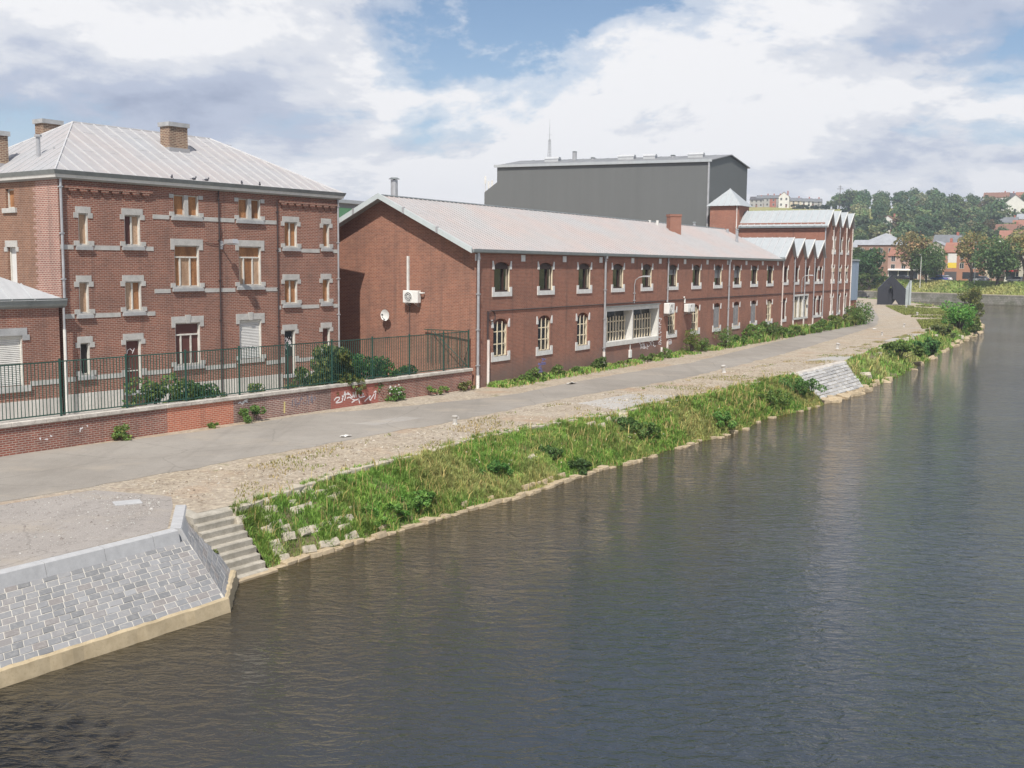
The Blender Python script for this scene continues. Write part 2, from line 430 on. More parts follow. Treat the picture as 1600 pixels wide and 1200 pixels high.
def cladding():
    t = NT('cladding')
    uv = t.coord('UV')
    sep = t.n('ShaderNodeSeparateXYZ'); t.set(sep.inputs[0], uv)
    w = t.math('PINGPONG', sep.outputs[0], 0.16)
    n = t.noise(t.mapping(uv, (0.9, 0.06, 1)), 1.0, 4, 0.6)
    n2 = t.noise(t.coord('Object'), 0.3, 4, 0.6)
    col = t.mix(t.ramp(n, [(0.35, 0.0), (0.7, 1.0)]), (0.128, 0.133, 0.131), (0.142, 0.147, 0.145))
    col = t.mix(t.math('MULTIPLY', n2, 0.3), col, (0.11, 0.115, 0.115))
    return t.bsdf(col, 0.55, t.bump(w, 0.35, 0.03), metallic=0.1, spec=0.4)
M['cladding'] = cladding()

def ground_mat():
    t = NT('dry_ground')
    ob = t.coord('Object')
    n0 = t.noise(ob, 0.12, 5, 0.6); n1 = t.noise(ob, 0.6, 6, 0.65); n2 = t.noise(ob, 7.0, 5, 0.7); n3 = t.noise(t.mapping(ob, (1, 1, 1), (0, 0, 0.9)), 22.0, 3, 0.7)
    v = t.n('ShaderNodeTexVoronoi'); t.set(v.inputs['Vector'], ob); v.inputs['Scale'].default_value = 5.5
    col = t.mix(t.ramp(n1, [(0.35, 0.0), (0.65, 1.0)]), (0.325, 0.265, 0.200), (0.40, 0.34, 0.27))
    col = t.mix(t.math('MULTIPLY', t.ramp(n0, [(0.45, 0.0), (0.65, 1.0)]), 0.5), col, (0.345, 0.305, 0.265))
    col = t.mix(t.math('MULTIPLY', t.ramp(n2, [(0.53, 0.0), (0.64, 1.0)]), 0.75), col, (0.58, 0.50, 0.37))
    col = t.mix(t.math('MULTIPLY', t.ramp(n2, [(0.32, 1.0), (0.46, 0.0)]), 0.8), col, (0.18, 0.14, 0.10))
    nb = t.noise(t.mapping(ob, (1, 1, 1), loc=(31, 4, 0)), 0.35, 4, 0.6)
    col = t.mix(t.math('MULTIPLY', t.ramp(nb, [(0.55, 0.0), (0.68, 1.0)]), 0.55), col, (0.37, 0.25, 0.165))
    gr = t.noise(t.mapping(ob, (1, 1, 1), loc=(7, 40, 0)), 0.55, 6, 0.7)
    col = t.mix(t.math('MULTIPLY', t.ramp(gr, [(0.60, 0.0), (0.70, 1.0)]), 0.75), col, (0.15, 0.17, 0.06))
    st = t.ramp(v.outputs['Distance'], [(0.10, 1.0), (0.16, 0.0)])
    pick = t.ramp(t.noise(ob, 1.1, 3, 0.5), [(0.5, 0.0), (0.6, 1.0)])
    col = t.mix(t.math('MULTIPLY', st, t.math('MULTIPLY', pick, 0.8)), col, (0.58, 0.54, 0.48))
    return t.bsdf(col, 0.95, t.bump(t.math('ADD', n2, t.math('MULTIPLY', n3, 0.5)), 0.8, 0.05), spec=0.1)
M['ground'] = ground_mat()

def asphalt_mat(name, c0, c1, grit=1.0):
    t = NT(name)
    ob = t.coord('Object')
    n0 = t.noise(ob, 0.16, 6, 0.65); n1 = t.noise(ob, 1.1, 6, 0.65); n2 = t.noise(ob, 26, 3, 0.7); n4 = t.noise(ob, 5, 4, 0.65)
    col = t.mix(t.ramp(n0, [(0.35, 0.0), (0.65, 1.0)]), c0, c1)
    col = t.mix(t.math('MULTIPLY', t.ramp(n1, [(0.5, 0.0), (0.75, 1.0)]), 0.35), col, tuple(c * 0.75 for c in c0))
    col = t.mix(t.math('MULTIPLY', t.ramp(n2, [(0.55, 0.0), (0.7, 1.0)]), 0.35 * grit), col, tuple(min(1, c * 1.6) for c in c1))
    col = t.mix(t.math('MULTIPLY', t.ramp(n4, [(0.30, 1.0), (0.42, 0.0)]), 0.35 * grit), col, tuple(c * 0.6 for c in c0))
    nd = t.noise(t.mapping(ob, (0.55, 0.9, 1), (0, 0, 0.6)), 0.55, 6, 0.7)
    col = t.mix(t.math('MULTIPLY', t.ramp(nd, [(0.52, 0.0), (0.66, 1.0)]), 0.45), col, (0.36, 0.31, 0.25))
    nt = t.noise(t.mapping(ob, (1.1, 0.05, 1), (0, 0, -0.62)), 1.0, 4, 0.6)
    col = t.mix(t.math('MULTIPLY', t.ramp(nt, [(0.54, 0.0), (0.70, 1.0)]), 0.30), col, tuple(c * 0.72 for c in c0))
    v = t.n('ShaderNodeTexVoronoi', feature='DISTANCE_TO_EDGE'); t.set(v.inputs['Vector'], t.mix(0.25, ob, t.noise(ob, 1.5, 3, 0.6, out='Color'), 'ADD')); v.inputs['Scale'].default_value = 0.22
    cr = t.ramp(v.outputs['Distance'], [(0.0, 1.0), (0.008, 0.0)])
    col = t.mix(t.math('MULTIPLY', cr, 0.35), col, tuple(c * 0.5 for c in c0))
    return t.bsdf(col, 0.9, t.bump(n2, 0.4 * grit, 0.01), spec=0.2)
M['asphalt'] = asphalt_mat('asphalt', (0.235, 0.212, 0.185), (0.305, 0.278, 0.245))
M['gravel'] = asphalt_mat('gravel', (0.26, 0.235, 0.215), (0.33, 0.30, 0.275), 2.2)
M['concrete'] = asphalt_mat('concrete', (0.345, 0.325, 0.30), (0.41, 0.39, 0.365), 1.6)
M['asphalt_pale'] = asphalt_mat('asphalt_pale', (0.28, 0.255, 0.23), (0.34, 0.315, 0.285))
M['paving'] = asphalt_mat('paving', (0.44, 0.41, 0.37), (0.50, 0.47, 0.43))
M['road_far'] = asphalt_mat('road_far', (0.20, 0.19, 0.185), (0.25, 0.24, 0.23))

def revet_stone():
    t = NT('revetment_stone')
    ob = t.coord('Object'); r = t.island() if False else t.objrand()
    n = t.noise(ob, 9, 5, 0.65); n1 = t.noise(ob, 1.1, 5, 0.65)
    base = t.ramp(r, [(0.0, (0.175, 0.176, 0.180)), (0.35, (0.220, 0.221, 0.228)), (0.7, (0.255, 0.252, 0.256)), (0.86, (0.225, 0.206, 0.198)), (1.0, (0.285, 0.286, 0.294))])
    col = t.mix(t.math('MULTIPLY', t.ramp(n, [(0.5, 0.0), (0.7, 1.0)]), 0.35), base, (0.38, 0.365, 0.345))
    nw = t.noise(t.mapping(ob, (1, 1, 1), loc=(3, 8, 2)), 3.2, 7, 0.8)
    col = t.mix(t.math('MULTIPLY', t.ramp(nw, [(0.57, 0.0), (0.70, 1.0)]), 0.45), col, (0.40, 0.375, 0.34))
    return t.bsdf(col, 0.85, t.bump(n, 0.5, 0.02), spec=0.2)
M['revet'] = revet_stone()
def revet_pale():
    t = NT('revetment_pale')
    ob = t.coord('Object'); r = t.island()
    n = t.noise(ob, 6, 5, 0.65)
    base = t.ramp(r, [(0.0, (0.27, 0.265, 0.26)), (0.5, (0.36, 0.35, 0.34)), (1.0, (0.44, 0.43, 0.415))])
    col = t.mix(t.math('MULTIPLY', t.ramp(n, [(0.5, 0.0), (0.7, 1.0)]), 0.4), base, (0.52, 0.50, 0.47))
    return t.bsdf(col, 0.85, t.bump(n, 0.4, 0.02), spec=0.2)
M['revet_pale'] = revet_pale()
M['mortar'] = plain('mortar', (0.49, 0.465, 0.42), 0.9, 0.25, 3.0, dark=(0.4, 0.36, 0.3))
M['coping_blue'] = plain('coping_blue', (0.40, 0.398, 0.40), 0.75, 0.12, 5.0, bump=0.15)
M['foot_tan'] = plain('foot_tan', (0.40, 0.325, 0.215), 0.9, 0.35, 2.5, dark=(0.36, 0.28, 0.17))
M['rough_stone'] = plain('rough_stone', (0.42, 0.375, 0.30), 0.9, 0.32, 3.0, dark=(0.27, 0.23, 0.18), bump=0.6)
M['edge_stone'] = plain('edge_stone', (0.40, 0.32, 0.215), 0.9, 0.3, 3.0, dark=(0.26, 0.2, 0.13), bump=0.6)
M['stair_stone'] = plain('stair_stone', (0.36, 0.33, 0.28), 0.9, 0.3, 3.0, dark=(0.2, 0.18, 0.14), bump=0.4)
M['bank_soil'] = plain('bank_soil', (0.15, 0.125, 0.07), 0.95, 0.4, 2.0, bump=0.6)

def water_mat():
    t = NT('river_water')
    ob = t.coord('Object')
    w0 = t.noise(t.mapping(ob, (0.28, 0.75, 1), (0, 0, 0.25)), 1.0, 3, 0.55, 0.6)
    w1 = t.noise(t.mapping(ob, (2.0, 3.4, 1), (0, 0, 0.18)), 1.0, 3, 0.55, 0.9)
    w2 = t.noise(t.mapping(ob, (4.2, 9.5, 1), (0, 0, 0.05)), 1.0, 3, 0.6, 0.5)
    w3 = t.noise(ob, 0.06, 3, 0.5)
    amp = t.math('MULTIPLY_ADD', t.ramp(w3, [(0.35, 0.0), (0.65, 1.0)]), 0.8, 0.55)
    h = t.math('MULTIPLY', t.math('ADD', t.math('MULTIPLY', w0, 1.1), t.math('ADD', w1, t.math('MULTIPLY', w2, 0.30))), amp)
    # silty shallows along the left bank, clearer grey-blue water beyond
    sp = t.n('ShaderNodeSeparateXYZ'); t.set(sp.inputs[0], ob)
    dist = t.math('SUBTRACT', t.math('MULTIPLY', sp.outputs[0], 0.82), t.math('MULTIPLY', sp.outputs[1], 0.57))
    sh = t.math('ADD', dist, t.math('MULTIPLY', w3, 9.0))
    shal = t.n('ShaderNodeMapRange'); t.set(shal.inputs['Value'], sh)
    shal.inputs['From Min'].default_value = -17.0; shal.inputs['From Max'].default_value = -5.0
    col = t.mix(shal.outputs[0], (0.044, 0.031, 0.010), (0.032, 0.041, 0.054))
    p = t.n('ShaderNodeBsdfPrincipled')
    t.set(p.inputs['Base Color'], col); p.inputs['Roughness'].default_value = 0.025
    p.inputs['IOR'].default_value = 1.33; p.inputs['Specular IOR Level'].default_value = 0.5
    t.set(p.inputs['Normal'], t.bump(h, 1.0, 0.12))
    t.t.links.new(p.outputs[0], t.out.inputs['Surface'])
    return t.m
M['water'] = water_mat()

def turf_mat(name, a, b, c):
    t = NT(name)
    ob = t.coord('Object')
    n0 = t.noise(ob, 0.03, 5, 0.6); n1 = t.noise(ob, 0.5, 6, 0.7); n2 = t.noise(ob, 3, 4, 0.7)
    col = t.mix(t.ramp(n0, [(0.35, 0.0), (0.65, 1.0)]), a, b)
    col = t.mix(t.math('MULTIPLY', t.ramp(n1, [(0.45, 0.0), (0.7, 1.0)]), 0.6), col, c)
    return t.bsdf(col, 0.95, t.bump(n2, 0.8, 0.1), spec=0.1)
M['turf_bank'] = turf_mat('turf_bank', (0.24, 0.235, 0.075), (0.19, 0.21, 0.06), (0.28, 0.235, 0.09))
M['turf_hill'] = turf_mat('turf_hill', (0.22, 0.26, 0.075), (0.34, 0.29, 0.12), (0.14, 0.19, 0.06))
# ================================================================== SETTING
GZ, WZ = 1.8, 0.35
def lerp(a, b, t): return tuple(a[i] + (b[i] - a[i]) * t for i in range(len(a)))
def resample(pts, n):
    P = [Vector(p) for p in pts]
    L = [0.0]
    for a, b in zip(P, P[1:]): L.append(L[-1] + (b - a).length)
    out = []; j = 0
    for i in range(n):
        s = L[-1] * i / (n - 1)
        while j < len(P) - 2 and L[j + 1] < s: j += 1
        t = (s - L[j]) / max(1e-9, L[j + 1] - L[j])
        out.append(P[j].lerp(P[j + 1], min(1, t)))
    return out
def fbm(x, y, z=0.0, o=4): return noise.fractal(Vector((x, y, z)), 1.0, 2.0, o)

# water
wb = MB(); wb.poly([(-300, -400, WZ), (400, -400, WZ), (400, 420, WZ), (-300, 420, WZ)])
wb.build('river_water', M['water'], label='brown rippling river water', kind='structure')

# quay ground (left bank)
quay_edge = [(-60, -52), (-10.84, 22.3), (-8.4, 26.08), (-9.05, 28.6), (-8.8, 28.5), (-8.28, 27.9), (-7.62, 28.8), (-7.51, 28.49), (-5.36, 33.92), (-2.98, 37.83), (-1.46, 40.94),
             (1.41, 44.66), (4.83, 48.69), (10.07, 56.03), (16.68, 65.88), (17.42, 66.5), (23.8, 76.8), (32.3, 93.63), (42.1, 110.05), (55.76, 134.84),
             (63.5, 152), (71, 172), (76.5, 198), (80.5, 226), (78, 245), (60, 262), (0, 290), (-200, 350)]
g = MB()
g.poly([(x, y, GZ) for x, y in quay_edge] + [(-3000, 900, GZ), (-3000, -3000, GZ)])
g.build('quay_ground', M['ground'], kind='structure')

path_lower = [(-26, 13), (-14.04, 29.05), (-12.09, 31.31), (-9.64, 34.85), (-7.3, 38.24), (-5.87, 40.5), (-2.94, 44.36), (-0.11, 48.96), (3.97, 55.22), (9.34, 62.23), (14.4, 70.9),
              (20.8, 82.5), (29.0, 98.5), (37.0, 114.5), (42.6, 126.0), (49.6, 146.0), (57.0, 170), (63.9, 192.35), (68, 212), (68, 240)]
path_upper = [(-30, 19), (-17.31, 35.95), (-13.13, 40.48), (-8.49, 47.0), (-5.86, 48.96), (-1.88, 52.6), (0.24, 54.9), (2.14, 58.58), (6.46, 65.61), (12.23, 74.07), (22.29, 93.74),
              (37.53, 123.06), (48.2, 144.68), (54.6, 169), (60, 192), (63, 212), (63, 240)]
lo = resample(path_lower, 400); up = resample(path_upper, 400)
pb = MB()
for i in range(400):
    a, b = lo[i], up[i]
    d = (lo[min(i + 1, 399)] - lo[max(i - 1, 0)]).normalized(); nn = Vector((d.y, -d.x))
    j1 = 0.22 * fbm(a.x * 0.9, a.y * 0.9) + 0.10 * fbm(a.x * 4, a.y * 4)
    j2 = 0.18 * fbm(b.x * 0.7, b.y * 0.7, 5) + 0.08 * fbm(b.x * 4, b.y * 4, 5)
    a = a + nn * j1; b = b - nn * j2
    pb.v += [(a.x, a.y, GZ + 0.006), (b.x, b.y, GZ + 0.006)]
pb.f = [(2 * i, 2 * i + 2, 2 * i + 3, 2 * i + 1) for i in range(399)]
pb.build('asphalt_path', M['asphalt'], kind='structure')

def patch(name, pts, mat, z, jit=0.12, n=90, **kw):
    P = resample(pts + [pts[0]], n + 1)[:-1]
    c = sum((Vector((p.x, p.y)) for p in P), Vector((0, 0))) / n
    m = MB()
    V = []
    for p in P:
        k = 1 + jit * fbm(p.x * 1.7, p.y * 1.7, 3) * 0.5
        V.append((c.x + (p.x - c.x) * k, c.y + (p.y - c.y) * k, z))
    m.poly(V)
    return m.build(name, mat, kind='structure', **kw)
patch('gravel_patch', [(-14.6, 17.2), (-18, 24.0), (-13.95, 28.4), (-12.05, 30.6), (-9.6, 29.9), (-9.16, 28.65), (-8.52, 26.18), (-10.95, 22.4)], M['gravel'], GZ + 0.004, 0.0)
patch('concrete_patch', [(3.25, 51.54), (6.0, 55.4), (8.62, 55.2), (7.4, 53.2), (4.85, 49.05)], M['concrete'], GZ + 0.005, 0.16)
patch('concrete_patch', [(21.0, 77.0), (24.5, 81.5), (26.5, 81.5), (23.7, 77.2)], M['concrete'], GZ + 0.005, 0.2)
patch('concrete_patch', [(33.5, 97.6), (40.0, 109.4), (42.0, 110.4), (38.5, 104.2), (35.2, 98.8)], M['concrete'], GZ + 0.005, 0.1)
m = MB(); m.cbox(-0.36, 0.36, -0.24, 0.24, -0.05, 0.04, 0.012)
m.build('stone_slab', M['coping_blue'], loc=(-10.5, 28.95, GZ), rz=0.5, label='pale rectangular stone slab lying on the gravel near the steps', cat='slab')
# asphalt repairs, light smears
patch('asphalt_repair', [(-6.6, 43.9), (-4.8, 46.2), (-3.7, 46.0), (-5.6, 43.6)], M['asphalt_pale'], GZ + 0.010, 0.2)

# ---- near stone embankment
def lay_stones(parent, A, B, Cc, D, rows, width, mat, gap=0.012, proud=0.03, jit=0.35, join=False, skip=None, R=random.Random(3)):
    """A top-left, B top-right, C bottom-left, D bottom-right; stones are separate pieces laid in courses."""
    A, B, Cc, D = map(Vector, (A, B, Cc, D))
    nrm = (B - A).cross(Cc - A).normalized()
    if nrm.z < 0: nrm = -nrm
    def S(s, t): return A.lerp(B, s).lerp(Cc.lerp(D, s), t)
    jm = MB()
    for r in range(rows):
        t0, t1 = r / rows, (r + 1) / rows
        tm = (t0 + t1) / 2
        Lr = (S(1, tm) - S(0, tm)).length
        hgt = (S(.5, t1) - S(.5, t0)).length
        x = 0.0 if r % 2 == 0 else -width * 0.5
        while x < Lr - 0.03:
            w = width * (1 + R.uniform(-jit, jit))
            s0, s1 = max(0, x / Lr), min(1, (x + w) / Lr)
            x += w
            if s1 - s0 < 0.06 / Lr: continue
            if skip and skip(s0, tm): continue
            ga = gap / Lr; gt = gap / (hgt * rows)
            jj = lambda k: R.uniform(-0.25, 0.25) * k
            q = [(s0 + ga + jj(ga), t0 + gt + jj(gt)), (s1 - ga + jj(ga), t0 + gt + jj(gt)), (s1 - ga + jj(ga), t1 - gt + jj(gt)), (s0 + ga + jj(ga), t1 - gt + jj(gt))]
            pr = proud * R.uniform(0.4, 1.25)
            low = [S(*p) - nrm * 0.02 for p in q]
            c = sum(low, Vector()) / 4
            top = [p + (c - p).normalized() * 0.018 + nrm * (0.02 + pr + R.uniform(-.006, .006)) for p in low]
            mid = [p + nrm * (0.02 + pr * 0.6) for p in low]
            V = low + mid + top
            F = [(8, 9, 10, 11)]
            for k in range(4):
                k2 = (k + 1) % 4
                F += [(k, k2, 4 + k2, 4 + k), (4 + k, 4 + k2, 8 + k2, 8 + k)]
            if (top[1] - top[0]).cross(top[3] - top[0]).dot(nrm) < 0: F = [f[::-1] for f in F]
            if join: jm.add(V, F)
            else: MB().add(V, F).build('stone', mat, parent)
    return jm

emb = empty('embankment', (0, 0, 0), kind='structure')
q = Vector((0.553, 0.833, 0)); pq = Vector((0.833, -0.553, 0))
C0 = Vector((-10.72, 22.01, 1.53)) - q * 4.6; C1 = Vector((-8.01, 26.1, 1.53))
B0 = Vector((-9.69, 19.77, 0.68)) - q * 4.6; B1 = Vector((-6.58, 24.15, 0.68))
W2, W3 = Vector((-6.95, 26.32, 0.62)), Vector((-8.75, 28.5, 1.74))
bk = MB()
def sheet(m, A, B, Cc, D, n=12, drop=0.0):
    A, B, Cc, D = map(Vector, (A, B, Cc, D)); nr_ = (B - A).cross(Cc - A).normalized()
    if nr_.z < 0: nr_ = -nr_
    P = [[A.lerp(B, i / n).lerp(Cc.lerp(D, i / n), k / n) - nr_ * drop for k in range(n + 1)] for i in range(n + 1)]
    for i in range(n):
        for k in range(n): m.quad(P[i][k], P[i][k + 1], P[i + 1][k + 1], P[i + 1][k])
sheet(bk, C0, C1, B0, B1); sheet(bk, C1, W3, B1, W2)
bk.build('bedding', M['mortar'], emb)
lay_stones(emb, C0, C1, B0, B1, 12, 0.30, M['revet'], 0.010, 0.012, jit=0.18, R=random.Random(5))
lay_stones(emb, C1, W3, B1, W2, 10, 0.32, M['revet'], 0.011, 0.012, jit=0.2, R=random.Random(6))
# coping stones of the near embankment
def coping_run(parent, P0, P1, lens, mat, prof, out):
    d = (P1 - P0).normalized(); s = 0.0
    L = (P1 - P0).length
    i = 0
    while s < L - 0.02:
        l = min(lens[i % len(lens)], L - s); i += 1
        if L - s - l < 0.25: l = L - s
        a, b = s + 0.006, s + l - 0.006
        V = [P0 + d * a + out * x + Vector((0, 0, z - P0.z)) for x, z in prof] + [P0 + d * b + out * x + Vector((0, 0, z - P0.z)) for x, z in prof]
        n = len(prof)
        F = [tuple(range(n)), tuple(range(n, 2 * n))[::-1]] + [(k, n + k, n + (k + 1) % n, (k + 1) % n) for k in range(n)]
        MB().add(V, F).build('coping_stone', mat, parent)
        s += l
prof = [(-0.02, 1.40), (-0.02, 1.835), (0.0, 1.85), (0.20, 1.835), (0.225, 1.815), (0.31, 1.50), (0.30, 1.40)]
cin0 = Vector((-10.84, 22.3, 0)) - q * 4.6; cin1 = Vector((-8.36, 26.05, 0))
coping_run(emb, cin0, cin1, [1.32, 1.5, 1.35], M['coping_blue'], prof, pq)
wd = (Vector((-9.05, 28.6, 0)) - Vector((-8.4, 26.08, 0))).normalized(); wo_ = Vector((wd.y, -wd.x, 0))
coping_run(emb, Vector((-8.38, 26.0, 0)), Vector((-9.05, 28.6, 0)), [1.3], M['coping_blue'], [(-0.02, 1.35), (-0.02, 1.85), (0.24, 1.845), (0.27, 1.8), (0.42, 1.5), (0.40, 1.35)], wo_)
# tan foot at the waterline
ft = MB()
def foot(P, Q, out):
    prof = [(-0.35, -1.0), (-0.35, 0.66), (0.02, 0.70), (0.07, 0.66), (0.12, 0.30), (0.14, -1.0)]
    n = len(prof)
    K = 40
    rings = []
    for i in range(K + 1):
        c = Vector(P).lerp(Vector(Q), i / K)
        rings.append([c + out * (x + (0.035 * fbm(c.x * 3, c.y * 3, z) if k in (3, 4) else 0)) + Vector((0, 0, z + (0.02 * fbm(c.x * 5, c.y * 5, 7) if k in (2, 3) else 0) - c.z)) for k, (x, z) in enumerate(prof)])
    for i in range(K):
        for k in range(n):
            ft.quad(rings[i][k], rings[i + 1][k], rings[i + 1][(k + 1) % n], rings[i][(k + 1) % n])
    ft.poly(rings[0][::-1]); ft.poly(rings[-1])
foot(B0, B1 + q * 0.08, pq)
wdir = (W2 - B1).normalized(); wout = Vector((wdir.y, -wdir.x, 0)).normalized()
foot(B1, W2 + wdir * 0.1, wout)
ft.build('foot', M['foot_tan'], emb)

# ---- stairs
st = empty('stairs', (-7.9, 28.2, GZ), kind='structure')
e_ = Vector((1.18, -1.05, 0)).normalized(); w_ = Vector((0.64, 0.92, 0)).normalized()
T0 = Vector((-8.30, 27.62, 0))
NS = 9
for i in range(NS):
    run = 1.68 / NS; z = 1.795 - i * (1.795 - 0.44) / (NS - 1)
    o = T0 + e_ * (run * i)
    m = MB()
    wob = rng.uniform(-0.03, 0.03)
    V = []
    for zz_ in (z - 0.34, z - 0.025, z):
        ins = 0.02 if zz_ == z else 0.0
        for a, b in ((-0.30, 0), (-0.30, 1.40 + wob), (run + 0.05 - ins, 1.40 + wob), (run + 0.05 - ins, 0)):
            p = o + e_ * a + w_ * (b - 0.16) + Vector((0, 0, zz_ + (0.012 * fbm(i, b * 2, 1) if zz_ == z else 0) - 0.012 * (a > 0)))
            V.append(p - Vector((-7.9, 28.2, GZ)))
    F = [(8, 11, 10, 9)]
    for r in range(2):
        for k in range(4):
            k2 = (k + 1) % 4
            F.append((r * 4 + k, r * 4 + 4 + k, r * 4 + 4 + k2, r * 4 + k2))
    m.add(V, F).build('step', M['stair_stone'], st)
m = MB(); o = T0 + e_ * 1.78 + w_ * 0.6
V = [o + e_ * a + w_ * b + Vector((0, 0, z)) - Vector((-7.9, 28.2, GZ)) for z in (0.2, 0.40) for a, b in ((-0.2, -0.72), (-0.2, 0.85), (0.13, 0.80), (0.15, -0.62))]
m.add(V, [(3, 2, 1, 0), (4, 5, 6, 7), (0, 1, 5, 4), (1, 2, 6, 5), (2, 3, 7, 6), (3, 0, 4, 7)]).build('step', M['edge_stone'], st)

MB().prism([(-1.15, .45), (-.75, -.55), (.15, .65), (-.35, 1.25)], 'z', -.45, -.004).build('landing', M['stair_stone'], st)

# ---- grassy banks
bank_top1 = [(-7.55, 28.45), (-5.36, 33.92), (-2.98, 37.83), (-1.46, 40.94), (1.41, 44.66), (4.83, 48.69), (10.07, 56.03), (16.68, 65.88), (17.42, 66.5)]
bank_bot1 = [(-6.35, 27.75), (-5.18, 29.43), (-3.85, 31.27), (-2.61, 33.12), (-0.82, 35.51), (0.2, 36.76), (1.42, 38.78), (2.4, 40.38), (3.66, 42.26), (4.79, 43.58), (6.58, 46.27),
             (8.36, 48.74), (10.82, 51.93), (13.64, 57.19), (16.77, 60.76), (18.5, 63.2)]
bank_top2 = [(23.8, 76.8), (32.3, 93.63), (42.1, 110.05), (55.76, 134.84), (63.5, 152), (71, 172), (76.5, 198), (80.5, 226), (78, 245), (60, 262), (0, 290), (-200, 350)]
bank_bot2 = [(23.3, 71.3), (27.86, 78.36), (36.64, 94.7), (54.21, 127.56), (59.32, 136.8), (66, 151), (75, 174), (80.65, 203), (85, 232), (82, 249), (62, 268), (0, 297), (-200, 357)]
def bank(top, bot, n, rows, amp, bulge=0.10):
    T = resample(top, n); Bt = resample(bot, n)
    grid = []
    for i in range(n):
        col = []
        for r in range(rows + 1):
            t = r / rows
            p = T[i].lerp(Bt[i], t * 1.06)
            z = 1.775 + (0.12 - 1.775) * t ** 1.05
            k = sin(pi * min(1, t))
            z += k * (bulge + amp * fbm(p.x * 0.8, p.y * 0.8, 2))
            col.append(Vector((p.x, p.y, z)))
        grid.append(col)
    m = MB()
    for col in grid: m.v += [tuple(p) for p in col]
    R1 = rows + 1
    for i in range(n - 1):
        for r in range(rows):
            m.f.append((i * R1 + r, i * R1 + r + 1, (i + 1) * R1 + r + 1, (i + 1) * R1 + r))
    return m, grid
bm1, grid1 = bank(bank_top1, bank_bot1, 140, 8, 0.16)
bank_a = bm1.build('river_bank', M['bank_soil'], smooth=True, kind='structure')
bm2, grid2 = bank(bank_top2, bank_bot2, 160, 6, 0.2)
bank_b = bm2.build('river_bank', M['bank_soil'], smooth=True, kind='structure')

# rough stones: variants
def rough_block(R, sx=1.0, sy=1.0, sz=1.0):
    m = MB(); m.cbox(-0.5, 0.5, -0.5, 0.5, -0.5, 0.5, 0.09)
    m.v = [((x + R.uniform(-.07, .07)) * sx, (y + R.uniform(-.07, .07)) * sy, (z + R.uniform(-.07, .07)) * sz) for x, y, z in m.v]
    return m
R4 = random.Random(21)
stone_edge = [rough_block(R4).mesh('edge_stone', M['edge_stone']) for _ in range(7)]
stone_rough = [rough_block(R4).mesh('rough_stone', M['rough_stone']) for _ in range(7)]
def place_stone(me, parent, p, yaw, s, tilt=(0, 0), name='stone'):
    o = bpy.data.objects.new(name, me); COL.objects.link(o); o.parent = parent
    o.location = p; o.rotation_euler = (tilt[0], tilt[1], yaw); o.scale = s
    return o
# coping blocks along the top of the first bank
T = resample(bank_top1, 70)
for i in range(0, 62):
    if R4.random() < (0.05 if i < 30 else 0.32): continue
    a, b = T[i], T[i + 1]; c = (a + b) / 2; d = b - a
    place_stone(R4.choice(stone_rough), bank_a, (c.x + 0.06, c.y - 0.04, 1.70 + R4.uniform(-.03, .02)), atan2(d.y, d.x) + R4.uniform(-.05, .05), (d.length * 0.97, R4.uniform(.26, .36), 0.26), name='coping_stone')
# edging blocks at the waterline
Bt = resample(bank_bot1, 98)
for i in range(0, 97):
    a, b = Bt[i], Bt[i + 1]; c = (a + b) / 2; d = b - a
    if i > 40 and R4.random() < 0.45: continue
    if i > 70 and R4.random() < 0.6: continue
    off = R4.uniform(-.05, .05) if i < 40 else R4.uniform(-.15, .22)
    nn = Vector((d.y, -d.x)).normalized()
    place_stone(R4.choice(stone_edge), bank_a, (c.x + nn.x * off, c.y + nn.y * off, 0.33 + R4.uniform(-.07, .03)), atan2(d.y, d.x) + R4.uniform(-.10, .10),
                (d.length * R4.uniform(.7, 1.15), R4.uniform(.22, .42), R4.uniform(.18, .30)), (R4.uniform(-.2, .05), R4.uniform(-.08, .08)))
    if i < 34 and R4.random() < 0.5:
        place_stone(R4.choice(stone_edge), bank_a, (c.x - nn.x * .38, c.y - nn.y * .38, 0.44 + R4.uniform(-.04, .03)), atan2(d.y, d.x) + R4.uniform(-.12, .12), (d.length * R4.uniform(.7, 1), R4.uniform(.22, .34), .22), (-.3, 0))
# exposed paving stones of the slope near the steps and along the bank
def bank_pt(grid, s, t):
    n = len(grid) - 1; r = len(grid[0]) - 1
    i = min(n - 1, int(s * n)); k = min(r - 1, int(t * r)); fs = s * n - i; ft_ = t * r - k
    return grid[i][k].lerp(grid[i + 1][k], fs).lerp(grid[i][k + 1].lerp(grid[i + 1][k + 1], fs), ft_)
for s, t in [(0.003 + 0.012 * (k % 9), 0.08 + 0.105 * (k // 9)) for k in range(81)]:
    if R4.random() < 0.48: continue
    p = bank_pt(grid1, s + R4.uniform(-.003, .003), t)
    place_stone(R4.choice(stone_rough), bank_a, p + Vector((0, 0, -0.07)), 0.98 + R4.uniform(-.1, .1), (R4.uniform(.34, .5), R4.uniform(.22, .34), .24), (-.55 + R4.uniform(-.1, .1), R4.uniform(-.1, .1)))
for s, t in [(.455, .22), (.47, .26), (.49, .18), (.50, .25), (.52, .14), (.515, .2), (.33, .55)]:
    p = bank_pt(grid1, s, t)
    place_stone(R4.choice(stone_rough), bank_a, p + Vector((0, 0, 0.06)), R4.uniform(0, 3), (R4.uniform(.3, .5), R4.uniform(.2, .36), .22), (R4.uniform(-.6, -.1), R4.uniform(-.2, .2)))
